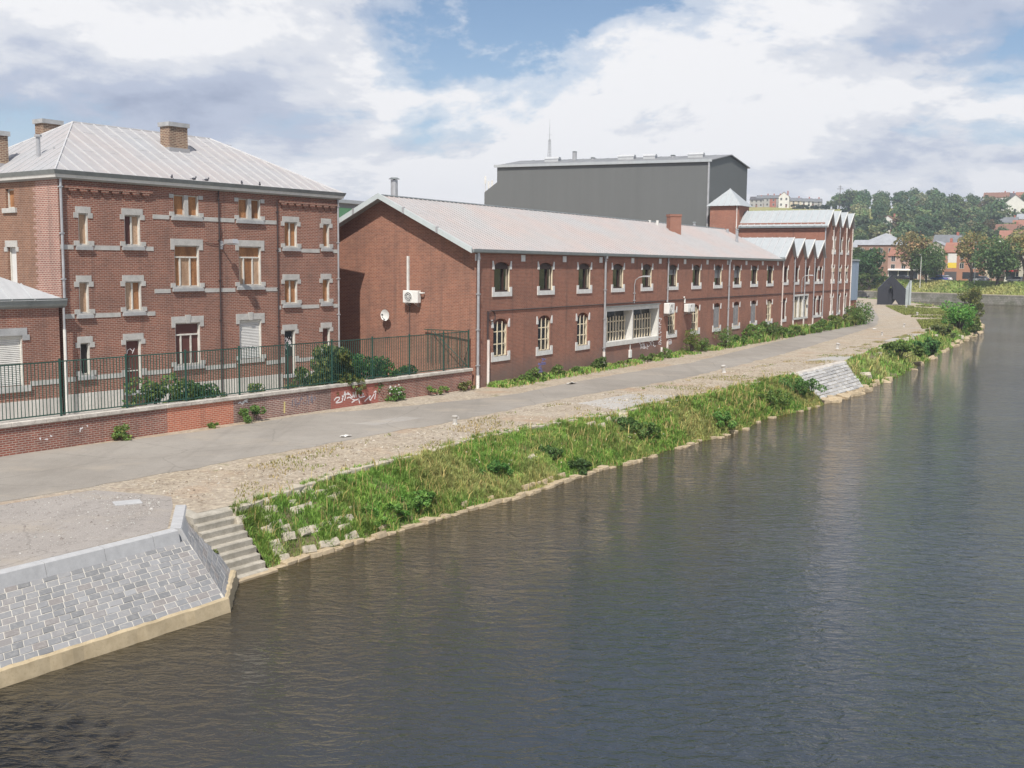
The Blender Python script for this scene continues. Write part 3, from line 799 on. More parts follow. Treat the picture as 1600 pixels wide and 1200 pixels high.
# loose rocks along the second bank
for k in range(130):
    s = R4.uniform(0.0, 0.30); t = R4.choice([R4.uniform(.85, .97), R4.uniform(.02, .98)])
    if s > 0.11 and t < .8 and R4.random() < 0.75: continue
    p = bank_pt(grid2, s, t)
    place_stone(R4.choice(stone_rough if t < .8 else stone_edge), bank_b, p + Vector((0, 0, 0.05)), R4.uniform(0, 3), (R4.uniform(.4, 1.0), R4.uniform(.35, .6), R4.uniform(.3, .5)), (R4.uniform(-.5, .1), R4.uniform(-.2, .2)))

# ---- restored stone slope further along
emb2 = empty('embankment', (0, 0, 0), kind='structure')
A3, B3, C3, D3 = Vector((17.35, 66.35, 1.77)), Vector((23.85, 76.7, 1.77)), Vector((18.30, 63.9, 0.55)), Vector((23.4, 71.2, 0.55))
bk = MB(); sheet(bk, A3, B3, C3, D3); bk.build('bedding', M['stair_stone'], emb2)
jm = lay_stones(emb2, A3, B3, C3, D3, 9, 0.75, M['revet'], 0.045, 0.05, join=True, R=random.Random(8))
jm.build('laid_stones', M['revet_pale'], emb2, kind='stuff')
coping_run(emb2, Vector((17.30, 66.40, 0)), Vector((23.75, 76.75, 0)), [1.2, 1.35], M['coping'], [(-0.25, 1.5), (-0.25, 1.83), (0.12, 1.82), (0.18, 1.76), (0.22, 1.5)], Vector((.85, -.53, 0)))
for k in range(26):
    s = R4.random(); p = C3.lerp(D3, s)
    place_stone(R4.choice(stone_edge), emb2, p + Vector((R4.uniform(-.05, .5), R4.uniform(-.5, .05), R4.uniform(-.35, -.1))), R4.uniform(0, 3), (R4.uniform(.4, .9), R4.uniform(.3, .6), R4.uniform(.3, .5)), (R4.uniform(-.3, .3), R4.uniform(-.3, .3)))
MB().quad(C3, C3 + Vector((.25, -.2, -1.2)), D3 + Vector((.25, -.2, -1.2)), D3).build('foot', M['foot_tan'], emb2)

# ---- far bank and hill
far_line = [(170, -600), (160, -300), (158, -100), (155, 0), (150, 100), (140, 180), (128, 225), (118, 249), (110, 262), (101, 275), (92.8, 288), (75, 303), (45, 316), (0, 335), (-200, 400), (-1500, 800)]
FL = resample(far_line, 260)
# smooth
for _ in range(6):
    FL = [FL[0]] + [(FL[i - 1] + FL[i] * 2 + FL[i + 1]) / 4 for i in range(1, len(FL) - 1)] + [FL[-1]]
FN = []
for i in range(len(FL)):
    d = FL[min(i + 4, len(FL) - 1)] - FL[max(i - 4, 0)]
    FN.append(Vector((d.y, -d.x)).normalized())
def sstep(x): x = max(0, min(1, x)); return x * x * (3 - 2 * x)
FLnp = np.array([(p.x, p.y) for p in FL])
def hill_h(x, y):
    t = max(0.0, min(1.0, (y - 322) / 335.0))
    e = 0.12
    k = t - e * 0.5 * sstep(t / (2 * e)) * (1 - 0) if t > 0 else 0
    side = sstep((x - 0.10 * y) / 45.0)
    return 39.5 * max(0, k) / (1 - e * 0.5) * side + (1.2 * fbm(x * 0.02, y * 0.02, 4) * min(1, t * 6) if t > 0 else 0)
def far_z(x, y, d):
    if d <= 0.35: return 2.55
    return 2.55 + 2.75 * sstep(min(1, d / 10.5) ** 0.8) + hill_h(x, y)
def far_ground(x, y):
    dd = np.hypot(FLnp[:, 0] - x, FLnp[:, 1] - y); d = float(dd.min())
    return far_z(x, y, max(1, d))
offs = [0.3, 1, 2.5, 4, 5.5, 7, 8.5, 10, 11.5, 14, 18, 24, 32, 42, 54, 68, 84, 102, 122, 144, 168, 194, 222, 252, 284, 318, 354, 392, 440, 500, 600, 800, 1200, 2000, 3500]
tm = MB(); NO = len(offs)
for p, nn in zip(FL, FN):
    for d in offs:
        x, y = p.x + nn.x * d, p.y + nn.y * d
        tm.v.append((x, y, far_z(x, y, d)))
split = 9
fb, fh = MB(), MB()
fb.v = fh.v = tm.v
for i in range(len(FL) - 1):
    for k in range(NO - 1):
        (fb if k < split else fh).f.append((i * NO + k, i * NO + k + 1, (i + 1) * NO + k + 1, (i + 1) * NO + k))
def compact(m):
    used = sorted({i for f in m.f for i in f}); mp = {o: n for n, o in enumerate(used)}
    r = MB(); r.v = [m.v[i] for i in used]; r.f = [tuple(mp[i] for i in f)[::-1] for f in m.f]; return r
compact(fb).build('far_bank', M['turf_bank'], smooth=True, kind='structure')
compact(fh).build('hill', M['turf_hill'], smooth=True, kind='structure')
# road along the far bank
rm = MB()
for p, nn in zip(FL, FN):
    for d in (12.2, 20.0):
        x, y = p.x + nn.x * d, p.y + nn.y * d
        rm.v.append((x, y, far_z(x, y, d) + 0.05))
for i in range(len(FL) - 1):
    rm.f.append((2 * i, 2 * i + 2, 2 * i + 3, 2 * i + 1))
rm.f = [f[::-1] for f in rm.f]
rm.build('road', M['road_far'], kind='structure')
# far quay wall
fw = empty('river_wall', (118, 249, WZ), label='long low rough stone river wall below the grassy far bank', cat='wall')
def stone_wall_mat():
    t = NT('river_wall_stone')
    uv = t.coord('UV')
    b = t.n('ShaderNodeTexBrick', offset=0.5); t.set(b.inputs['Vector'], uv)
    b.inputs['Scale'].default_value = 1; b.inputs['Brick Width'].default_value = 0.9; b.inputs['Row Height'].default_value = 0.42; b.inputs['Mortar Size'].default_value = 0.03
    t.set(b.inputs['Color1'], (0.33, 0.31, 0.27)); t.set(b.inputs['Color2'], (0.25, 0.235, 0.205)); t.set(b.inputs['Mortar'], (0.12, 0.11, 0.095))
    n = t.noise(t.coord('Object'), 0.35, 6, 0.7)
    col = t.mix(t.ramp(n, [(0.4, 0.0), (0.62, 0.8)]), b.outputs['Color'], (0.10, 0.105, 0.06))
    n2 = t.noise(t.coord('Object'), 1.7, 5, 0.7)
    col = t.mix(t.ramp(n2, [(0.55, 0.0), (0.7, 0.6)]), col, (0.33, 0.31, 0.27))
    return t.bsdf(col, 0.95, t.bump(n2, 0.5, 0.05), spec=0.1)
M['river_wall'] = stone_wall_mat()
wm, cm = MB(), MB()
O = Vector((118, 249, WZ))
for i in range(len(FL) - 1):
    a, b, na, nb = FL[i], FL[i + 1], FN[i], FN[i + 1]
    if a.y < 60 or a.x < -60: continue
    P = lambda p, nn, d, z: (p.x + nn.x * d - O.x, p.y + nn.y * d - O.y, z - O.z)
    wm.quad(P(a, na, -.25, -1), P(a, na, 0, 2.40), P(b, nb, 0, 2.40), P(b, nb, -.25, -1))
    cm.quad(P(a, na, -.06, 2.40), P(a, na, -.06, 2.62), P(b, nb, -.06, 2.62), P(b, nb, -.06, 2.40))
    cm.quad(P(a, na, -.06, 2.62), P(a, na, .5, 2.62), P(b, nb, .5, 2.62), P(b, nb, -.06, 2.62))
wm.build('wall', M['river_wall'], fw); cm.build('coping', M['rough_stone'], fw)
pm = MB(); pm.prism([(-.9, -.5), (.35, -.5), (.35, .6), (-.9, .6)], 'z', -1.2, 2.35)
pm.build('buttress', M['rough_stone'], fw, loc=(111.6 - 118, 259.6 - 249, 0), rz=-0.55)
# ================================================================== BUILDINGS
def wall_panel(m, s0, s1, z0, z1, holes, mp=lambda s, o, z: (s, o, z), depth=0.24):
    """wall face with openings and reveals. holes: (a, b, c, d, arch)"""
    S = sorted({s0, s1, *[h[0] for h in holes], *[h[1] for h in holes]})
    Z = sorted({z0, z1, *[h[2] for h in holes], *[h[3] for h in holes]})
    for i in range(len(S) - 1):
        for j in range(len(Z) - 1):
            cs, cz = (S[i] + S[i + 1]) / 2, (Z[j] + Z[j + 1]) / 2
            if any(h[0] < cs < h[1] and h[2] < cz < h[3] for h in holes): continue
            m.quad(mp(S[i], 0, Z[j]), mp(S[i + 1], 0, Z[j]), mp(S[i + 1], 0, Z[j + 1]), mp(S[i], 0, Z[j + 1]))
    for a, b, c, d, ah in holes:
        sp = d - ah
        m.quad(mp(a, 0, c), mp(a, 0, sp), mp(a, depth, sp), mp(a, depth, c))
        m.quad(mp(b, 0, c), mp(b, depth, c), mp(b, depth, sp), mp(b, 0, sp))
        m.quad(mp(a, 0, c), mp(a, depth, c), mp(b, depth, c), mp(b, 0, c))
        if ah <= 0:
            m.quad(mp(a, 0, d), mp(b, 0, d), mp(b, depth, d), mp(a, depth, d))
        else:
            N = 8
            A = [(a + (b - a) * k / N, sp + ah * (1 - (2 * k / N - 1) ** 2) ** 0.62) for k in range(N + 1)]
            for k in range(N):
                (x0, y0), (x1, y1) = A[k], A[k + 1]
                m.quad(mp(x0, 0, y0), mp(x1, 0, y1), mp(x1, 0, d), mp(x0, 0, d)) if max(d - y0, d - y1) > 1e-4 else None
                m.quad(mp(x0, 0, y0), mp(x0, depth, y0), mp(x1, depth, y1), mp(x1, 0, y1))
    return m

def slope_roof(m, P, th=0.12):
    """thick roof plane; P four corners counter-clockwise seen from above"""
    P = [Vector(p) for p in P]
    n = (P[1] - P[0]).cross(P[-1] - P[0]).normalized()
    if n.z < 0: n = -n
    k = len(P)
    V = P + [p - n * th for p in P]
    m.add(V, [tuple(range(k)), tuple(range(k, 2 * k))[::-1]] + [(i, k + i, k + (i + 1) % k, (i + 1) % k) for i in range(k)])
    return n

def seam(parent, a, b, n, mat, w=0.05, h=0.045, name='seam'):
    a, b, n = Vector(a), Vector(b), Vector(n)
    d = (b - a).normalized(); t = d.cross(n).normalized() * w * 0.5
    V = []
    for p in (a, b):
        V += [p - t - n * 0.01, p + t - n * 0.01, p + t * 0.7 + n * h, p - t * 0.7 + n * h]
    return MB().add(V, [(0, 1, 2, 3), (7, 6, 5, 4), (0, 4, 5, 1), (1, 5, 6, 2), (2, 6, 7, 3), (3, 7, 4, 0)]).build(name, mat, parent, uv=False)

# ------------------------------------------------------------------ boarded-up three-storey house
AZ = 1.9
A_ROT = radians(90 - 36.52)
house = empty('brick_house', (-18.80, 44.96, AZ), A_ROT, label='three-storey red brick house with boarded windows and pale zinc hip roof', cat='house')
LEN, DEP, EAVE = 15.9, 10.0, 11.82 - AZ
Zr = lambda z: z - AZ
wins = dict(
 t1=(0.87, 1.31, 9.05, 10.38), t2=(3.06, 3.85, 9.08, 10.40), t3=(5.62, 6.99, 10.48, 11.42), t4=(9.30, 10.66, 10.48, 11.45), t5=(12.18, 13.03, 9.19, 10.44), t6=(14.82, 15.27, 9.22, 10.43),
 m1=(0.80, 1.25, 6.17, 7.49), m2=(3.00, 3.82, 6.21, 7.50), m3=(5.60, 6.97, 7.24, 9.13), m4=(9.28, 10.65, 7.27, 9.16), m5=(12.15, 13.01, 6.33, 7.53), m6=(14.76, 15.25, 6.35, 7.56),
 b1=(0.76, 1.21, 3.55, 4.91), b2=(2.95, 3.72, 2.66, 4.93), b3=(5.55, 6.93, 3.62, 5.58), b4=(9.24, 10.61, 3.67, 5.60), b5=(12.10, 12.82, 2.72, 4.98), b6=(14.73, 15.27, 3.80, 4.99))
H = {k: (v[0], v[1], Zr(v[2]), Zr(v[3])) for k, v in wins.items()}
fm = MB()
wall_panel(fm, 0, LEN, 0.0, EAVE, [(*v, 0) for v in H.values()], depth=0.22)
fm.quad((LEN, 0, 0), (LEN, DEP, 0), (LEN, DEP, EAVE), (LEN, 0, EAVE))
fm.quad((0, DEP, 0), (LEN, DEP, 0), (LEN, DEP, EAVE), (0, DEP, EAVE))
fm.build('front_wall', M['brick_house'], house)
# dark core behind openings
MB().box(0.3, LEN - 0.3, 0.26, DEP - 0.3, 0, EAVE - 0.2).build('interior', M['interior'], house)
# side wall: pink corner strip + brown brick
lw = {'a': (3.42, 4.12, Zr(10.62), Zr(11.45)), 'b': (3.42, 4.15, Zr(7.2), Zr(8.95)), 'c': (7.2, 8.0, Zr(10.62), Zr(11.45))}
sm = MB(); mpL = lambda s, o, z: (o, s, z)
wall_panel(sm, 1.72, DEP, 0, EAVE, [(*v, 0) for v in lw.values()], mpL, 0.22)
sm.build('side_wall', M['brick_brown'], house)
sm = MB(); sm.quad((-0.004, -0.0, 0), (-0.004, 1.72, 0), (-0.004, 1.72, EAVE), (-0.004, -0.0, EAVE))
# toothed edge between the two brickworks
for k in range(int(EAVE / 0.312)):
    z = k * 0.312; w = 0.15 + 0.22 * abs(fbm(k * 0.37, 1.0))
    sm.quad((-0.004, 1.72, z), (-0.004, 1.72 + w, z), (-0.004, 1.72 + w, z + 0.156), (-0.004, 1.72, z + 0.156))
sm.build('corner_brickwork', M['brick_pink'], house)
for k, (a, b, c, d) in lw.items():
    f = MB().box(0.12, 0.2, a, a + 0.07, c, d).box(0.12, 0.2, b - 0.07, b, c, d).box(0.12, 0.2, a + .07, b - .07, c, c + 0.06).box(0.12, 0.2, a + .07, b - .07, d - 0.06, d).build('window', M['wood_white'], house)
    MB().box(0.17, 0.23, a + .07, b - .07, c + .06, d - .06).build('board', M['plywood' if k != 'b' else 'shutter'], f)
    MB().box(-0.09, 0.1, a - .2, b + .2, c - .2, c).build('sill', M['stone'], f)
    if k == 'b':
        MB().prism([(a - .13, d), (a - .22, d - .2), (a, d - .2), (a, d), (b, d), (b, d - .2), (b + .22, d - .2), (b + .22, d), (b + .13, d), (b + .13, d + .28), (a - .13, d + .28), (a - .13, d), (a - .22, d)][3:4] and
                   [(a - .22, d - .2), (a, d - .2), (a, d), (b, d), (b, d - .2), (b + .22, d - .2), (b + .22, d), (b + .13, d), (b + .13, d + .28), (a - .13, d + .28), (a - .13, d), (a - .22, d)], 'x', -0.03, 0.05).build('lintel', M['stone'], f)

def lintel_poly(a, b, d, bar=0.28, ext=0.13, ear=0.20, earx=0.22):
    return [(a - earx, d - ear), (a, d - ear), (a, d), (b, d), (b, d - ear), (b + earx, d - ear), (b + earx, d + 0.02), (b + ext, d + 0.02), (b + ext, d + bar), (a - ext, d + bar), (a - ext, d + 0.02), (a - earx, d + 0.02)]
def sill_poly(a, b, c, h=0.2, ext=0.14, ear=0.17, earx=0.24):
    return [(a - ext, c - h), (b + ext, c - h), (b + ext, c - 0.03), (b + earx, c - 0.03), (b + earx, c + ear), (b, c + ear), (b, c), (a, c), (a, c + ear), (a - earx, c + ear), (a - earx, c - 0.03), (a - ext, c - 0.03)]

def house_window(key, lights=1, transom=False, stone_mullion=False, fill='plywood', lintel='full', sill=True):
    a, b, c, d = H[key]
    y0, y1 = 0.10, 0.17
    j = 0.055
    f = MB()
    f.box(a, a + j, 0.05, y1, c, d); f.box(b - j, b, 0.015, y1, c, d)
    f.box(a + j, b - j, y0, y1, d - j, d); f.box(a + j, b - j, y0, y1, c, c + j)
    zt = d - j
    if transom:
        zt = c + (d - c) * 0.70
        f.box(a + j, b - j, y0 - .02, y1, zt, zt + 0.07)
    xs = [a + j + (b - a - 2 * j) * k / lights for k in range(lights + 1)]
    if lights == 3:
        xs = [a + j, a + (b - a) * 0.26, a + (b - a) * 0.66, b - j]
    mw = 0.035
    for x in xs[1:-1]:
        f.box(x - mw, x + mw, y0 - .01, y1, c + j, zt)
    w = f.build('window', M['wood_white'], house)
    if stone_mullion:
        MB().box((a + b) / 2 - 0.11, (a + b) / 2 + 0.11, -0.01, 0.18, c, d).build('mullion', M['stone'], w)
    for k in range(lights):
        x0, x1 = xs[k] + (mw if k else 0), xs[k + 1] - (mw if k < lights - 1 else 0)
        mt = fill if isinstance(fill, str) else fill[k % len(fill)]
        MB().box(x0, x1, y1 - 0.03, y1 + 0.03, c + j, zt).build('board', M[mt], w)
    if transom:
        MB().box(a + j, b - j, y1 - 0.03, y1 + 0.03, zt + .07, d - j).build('board', M['plywood' if fill != 'brown_panel' else 'brown_panel'], w)
    if lintel == 'full':
        big = (b - a) > 1.2
        MB().prism(lintel_poly(a, b, d, 0.30 if big else 0.28, 0.20 if big else 0.13, 0.20, 0.20 if big else 0.22), 'y', -0.03, 0.06).build('lintel', M['stone'], w)
        if key in ('b3', 'b4'):
            MB().prism([((a + b) / 2 - .10, d - .02), ((a + b) / 2 + .10, d - .02), ((a + b) / 2 + .15, d + .36), ((a + b) / 2 - .15, d + .36)], 'y', -0.06, 0.04).build('keystone', M['stone'], w)
    elif lintel == 'ears':
        for s, e in ((a - .24, a), (b, b + .24)):
            MB().box(s, e, -0.03, 0.05, d - .16, d + .02).build('lintel_end', M['stone'], w)
    if sill:
        MB().prism(sill_poly(a, b, c), 'y', -0.05, 0.08).build('sill', M['stone'], w)
        MB().box(a - .16, b + .16, -0.11, 0.02, c - .21, c - .06).build('sill_nose', M['bluestone'], w)
    return w
house_window('t1', 1, fill='plywood_pale'); house_window('t2', 2, fill=['brown_panel', 'plywood_pale'])
house_window('t3', 2, stone_mullion=True, lintel='ears'); house_window('t4', 2, stone_mullion=True, lintel='ears')
house_window('t5', 2, fill=['plywood', 'plywood']); house_window('t6', 1)
house_window('m1', 1, fill='plywood_pale'); house_window('m2', 2, fill=['plywood_pale', 'plywood'])
house_window('m3', 3, True, fill=['plywood', 'plywood_pale', 'plywood']); house_window('m4', 3, True, fill=['plywood_pale', 'plywood', 'plywood_pale'])
house_window('m5', 2); house_window('m6', 1, fill='plywood')
house_window('b1', 1, fill='interior'); house_window('b3', 3, True, fill='brown_panel'); house_window('b6', 1, fill='brown_panel')
# roller shutter window
a, b, c, d = H['b4']
w = MB().box(a, a + .05, .03, .16, c, d).box(b - .05, b, .015, .16, c, d).box(a + .05, b - .05, .06, .16, d - .12, d).build('window', M['wood_white'], house)
for k in range(24):
    z0 = c + (d - .12 - c) * k / 24; z1 = c + (d - .12 - c) * (k + 1) / 24
    MB().prism([(.115, z0 + .004), (.09, z0 + (z1 - z0) * .5), (.105, z1 - .004), (.15, z1 - .004), (.15, z0 + .004)], 'x', a + .05, b - .05).build('slat', M['shutter'], w)
MB().prism(lintel_poly(a, b, d, .30, .20, .20, .20), 'y', -0.03, 0.06).build('lintel', M['stone'], w)
MB().prism([((a + b) / 2 - .10, d - .02), ((a + b) / 2 + .10, d - .02), ((a + b) / 2 + .15, d + .36), ((a + b) / 2 - .15, d + .36)], 'y', -0.06, 0.04).build('keystone', M['stone'], w)
MB().prism(sill_poly(a, b, c), 'y', -0.05, 0.08).build('sill', M['stone'], w)
tagm = MB()
R9 = random.Random(4)
for k in range(5):
    x = a + .2 + k * .2; z = c + .55
    tagm.ribbon([(x + R9.uniform(-.1, .1), z + R9.uniform(-.12, .12)) for _ in range(5)], 0.025, lambda s, t: (s, 0.084, t))
tagm.build('graffiti', M['graffiti_grey'], w, label='thin dark scribble across the white shutter')
# doors
for key, gm in (('b2', 'brown_panel'), ('b5', 'interior')):
    a, b, c, d = H[key]
    dr = MB().box(a, a + .06, .05, .18, c, d).box(b - .07, b, .01, .18, c, d).box(a + .06, b - .07, .08, .18, d - .06, d).build('door_frame', M['wood_white'], house)
    MB().box(a + .06, b - .07, .12, .17, c + .02, c + (d - c) * .38).build('lower_panel', M['brown_panel'], dr)
    MB().box(a + .06, b - .07, .12, .17, c + (d - c) * .40, d - .06 if key == 'b2' else d - .4).build('upper_panel', M[gm], dr)
    MB().box(a + .06, b - .07, .10, .17, c + (d - c) * .38, c + (d - c) * .40).build('rail', M['wood_white' if key == 'b2' else 'brown_panel'], dr)
    MB().tube([(a + .14, .09, c + 1.0), (a + .14, .04, c + 1.0), (a + .24, .04, c + 1.0)], 0.012, 6).build('handle', M['steel'], dr)
    MB().prism(lintel_poly(a, b, d), 'y', -0.03, 0.06).build('lintel', M['stone'], dr)
    MB().box(a - .12, b + .12, -.25, .1, c - .16, c).build('threshold', M['bluestone'], dr)
    for s, e in ((a - .24, a), (b, b + .24)):
        MB().box(s, e, -.03, .05, Zr(3.32), Zr(3.62)).build('jamb_stone', M['stone'], dr)
    gr = MB()
    if key == 'b2':
        gr.ribbon([(a + .14, d - .62), (a + .17, d - .46), (a + .30, d - .40), (a + .42, d - .52), (a + .5, d - .42)], .03, lambda s, t: (s, .117, t))
        gr.ribbon([(a + .40, d - .62), (a + .52, d - .38)], .03, lambda s, t: (s, .117, t))
    else:
        for k in range(14):
            x, z = a + R9.uniform(.12, .55), c + 1.25 + R9.uniform(0, .75)
            gr.ribbon([(x, z), (x + R9.uniform(-.1, .1), z + .1), (x + R9.uniform(-.12, .12), z + .18)], .05, lambda s, t: (s, .117, t))
        MB().box(a + .1, b - .12, .11, .16, d - .36, d - .1).build('fanlight', M['glass'], dr)
    gr.build('graffiti', M['graffiti_white'], dr, label='white scribbled graffiti on the door')
# string courses, pavilion strips, plinth
def string(z, u0, u1, cuts, h=0.19):
    z = Zr(z)
    segs = []; x = u0
    for (a, b) in sorted(cuts):
        if a - .26 > x: segs.append((x, a - .26))
        x = max(x, b + .26)
    if x < u1: segs.append((x, u1))
    for s, e in segs:
        MB().box(s, e, -0.022, 0.03, z - h / 2, z + h / 2).build('string_course', M['stone'], house)
P0, P1 = 4.5, 11.72
string(8.95, 0.02, P0, [wins['t1'][:2], wins['t2'][:2]]); string(9.02, P1, LEN - .02, [wins['t5'][:2], wins['t6'][:2]])
string(6.06, 0.02, P0, [wins['m1'][:2], wins['m2'][:2]]); string(6.14, P1, LEN - .02, [wins['m5'][:2], wins['m6'][:2]])
string(10.38, P0, P1, [wins['t3'][:2], wins['t4'][:2]]); string(7.06, P0, P1, [wins['m3'][:2], wins['m4'][:2]])
string(3.40, 0.02, LEN - .02, [wins['b1'][:2], (2.95 - .0, 3.72), wins['b3'][:2], wins['b4'][:2], wins['b5'][:2]], 0.2)
for s, e in ((0.02, 2.75), (3.92, 11.9), (13.02, LEN - .02)):
    MB().box(s, e, -0.045, 0.02, 0.0, Zr(2.77)).build('plinth', M['plinth'], house)
# projecting pavilions' corbel tables under the eaves
for s, e in ((0.35, P0 - .12), (P1 + .15, LEN - .2)):
    cb = MB().box(s - .1, e + .1, -0.11, 0.02, Zr(11.38), Zr(11.50)).build('corbel_table', M['brick_house'], house)
    n = int((e - s) / 0.47)
    for k in range(n):
        x = s + (e - s) * (k + .5) / n
        MB().box(x - .17, x + .17, -0.10, 0.02, Zr(11.28), Zr(11.379)).box(x - .11, x + .11, -0.07, 0.02, Zr(11.19), Zr(11.279)).box(x - .05, x + .05, -0.04, 0.02, Zr(11.10), Zr(11.189)).build('corbel', M['brick_house'], cb)
# cornice + roof
OV = 0.42
def ring_prof(prof, mat, name, back=True):
    m = MB()
    # rectangle ring, outward offset x, height z
    for i in range(len(prof)):
        (o0, z0), (o1, z1) = prof[i], prof[(i + 1) % len(prof)]
        c0 = [(-o0, -o0), (LEN + o0, -o0), (LEN + o0, DEP + o0), (-o0, DEP + o0)]
        c1 = [(-o1, -o1), (LEN + o1, -o1), (LEN + o1, DEP + o1), (-o1, DEP + o1)]
        for k in range(4):
            k2 = (k + 1) % 4
            m.quad((*c0[k], z0), (*c0[k2], z0), (*c1[k2], z1), (*c1[k], z1))
    return m.build(name, mat, house)
zE = EAVE
ring_prof([(-.02, zE - .10), (0.08, zE - .10), (0.20, zE - .02), (0.20, zE + .05), (-.02, zE + .05)], M['soffit'], 'soffit')
ring_prof([(0.19, zE - .03), (0.22, zE - .03), (0.25, zE + .10), (0.19, zE + .10)], M['white_paint'], 'cornice')
ring_prof([(0.14, zE + .10), (0.27, zE + .10), (0.33, zE + .27), (0.30, zE + .28), (0.26, zE + .15), (0.14, zE + .15)], M['gutter'], 'gutter')
RZ = Zr(14.78); ro0 = zE + 0.24; e = 0.24
RL, RR, RB = 3.85, 11.6, DEP / 2
c = [(-e, -e, ro0), (LEN + e, -e, ro0), (LEN + e, DEP + e, ro0), (-e, DEP + e, ro0)]
r1, r2 = (RL, RB, RZ), (RR, RB, RZ)
rf = MB()
rf.add([*c, r1, r2], [(0, 1, 5, 4), (1, 2, 5), (2, 3, 4, 5), (3, 0, 4), (3, 2, 1, 0)])
roof = rf.build('roof', M['zinc_house'], house)
nf = Vector((0, -(RZ - ro0), RB + e)).normalized()
nl = Vector((-(RZ - ro0), 0, RL + e)).normalized()
nr = Vector((RZ - ro0, 0, LEN + e - RR)).normalized()
mz = M['zinc_seam']
k = 0
x = -e + 0.62
while x < LEN + e:
    # front slope seams
    if x < RL: t = (x + e) / (RL + e)
    elif x > RR: t = (LEN + e - x) / (LEN + e - RR)
    else: t = 1.0
    if t > 0.03:
        top = (x, -e + (RB + e) * t, ro0 + (RZ - ro0) * t)
        seam(roof, (x, -e, ro0), top, nf, mz)
        if t > .55:
            for tt in ((.42, .80) if k % 2 else (.55, .9)):
                if tt < t:
                    seam(roof, (x, -e + (RB + e) * tt, ro0 + (RZ - ro0) * tt), (x + .60, -e + (RB + e) * tt, ro0 + (RZ - ro0) * tt), nf, mz, 0.04, 0.012, 'lap')
    x += 0.645; k += 1
y = -e + 0.62
while y < DEP + e:
    t = (y + e) / (RB + e) if y < RB else (DEP + e - y) / (RB + e)
    if t > 0.03:
        seam(roof, (-e, y, ro0), (-e + (RL + e) * t, y, ro0 + (RZ - ro0) * t), nl, mz)
    y += 0.645
for a_, b_ in ((c[0], r1), (c[1], r2), (c[3], r1), (r1, r2)):
    seam(roof, a_, b_, (0, 0, 1), mz, 0.07, 0.05, 'hip_cap')
def chimney(parent, x, y, w, d, z0, z1, mat='brick_chimney', cap=True):
    cchim = MB().box(x - w / 2, x + w / 2, y - d / 2, y + d / 2, z0, z1).build('chimney', M[mat], parent)
    MB().box(x - w / 2 - .08, x + w / 2 + .08, y - d / 2 - .08, y + d / 2 + .08, z1 - .17, z1 + 0.03).build('cap', M['bluestone'], cchim)
    MB().box(x - w / 2 - .07, x + w / 2 + .07, y - d / 2 - .07, y + d / 2 + .07, z0, z0 + .42).build('flashing', M['zinc_house'], cchim)
    return cchim
chimney(roof, 8.15, 3.3, 1.05, 0.72, Zr(13.45), Zr(15.05))
chimney(roof, 4.15, 7.6, 0.95, 0.7, Zr(13.2), Zr(15.05))
chimney(roof, 0.42, 5.35, 0.6, 0.6, Zr(12.2), Zr(14.0))
MB().tube([(0.95, 3.0, Zr(12.3)), (0.95, 3.0, Zr(13.75))], .09, 8).tube([(0.95, 3.0, Zr(13.7)), (0.95, 3.0, Zr(13.8))], .16, 8).build('vent_pipe', M['pipe'], roof)
MB().tube([(1.5, 2.7, Zr(12.7)), (1.5, 2.7, Zr(13.3))], .04, 6).build('vent_pipe', M['pipe'], roof)
# downpipes
def downpipe(parent, x, y, z0, z1, r=0.055, white_to=None, mat='pipe', head=False):
    p = MB().tube([(x, y, white_to if white_to else z0), (x, y, z1)], r, 8).build('downpipe', M[mat], parent)
    if white_to:
        MB().tube([(x, y, z0), (x, y, white_to)], r * 1.25, 8).build('downpipe_shoe', M['pipe_white'], p)
    z = z1 - .5
    while z > z0 + .3:
        MB().box(x - r * 1.4, x + r * 1.4, y - r * 1.2, y + .09, z - .025, z + .025).build('bracket', M[mat], p); z -= 1.9
    if head:
        MB().prism([(x - .14, z1 - .05), (x + .14, z1 - .05), (x + .10, z1 - .38), (x - .10, z1 - .38)], 'y', y - .12, y + .08).build('hopper', M[mat], p)
    return p
downpipe(house, 0.06, -.11, 4.7, EAVE + .1)
downpipe(house, 8.09, -.07, 0.0, EAVE, 0.035, mat='pipe_dark')
downpipe(house, P1 - .05, -.07, 0.0, Zr(11.4), 0.03, mat='pipe_dark')
downpipe(house, LEN - .05, -.08, 0.0, EAVE + .05, 0.05)

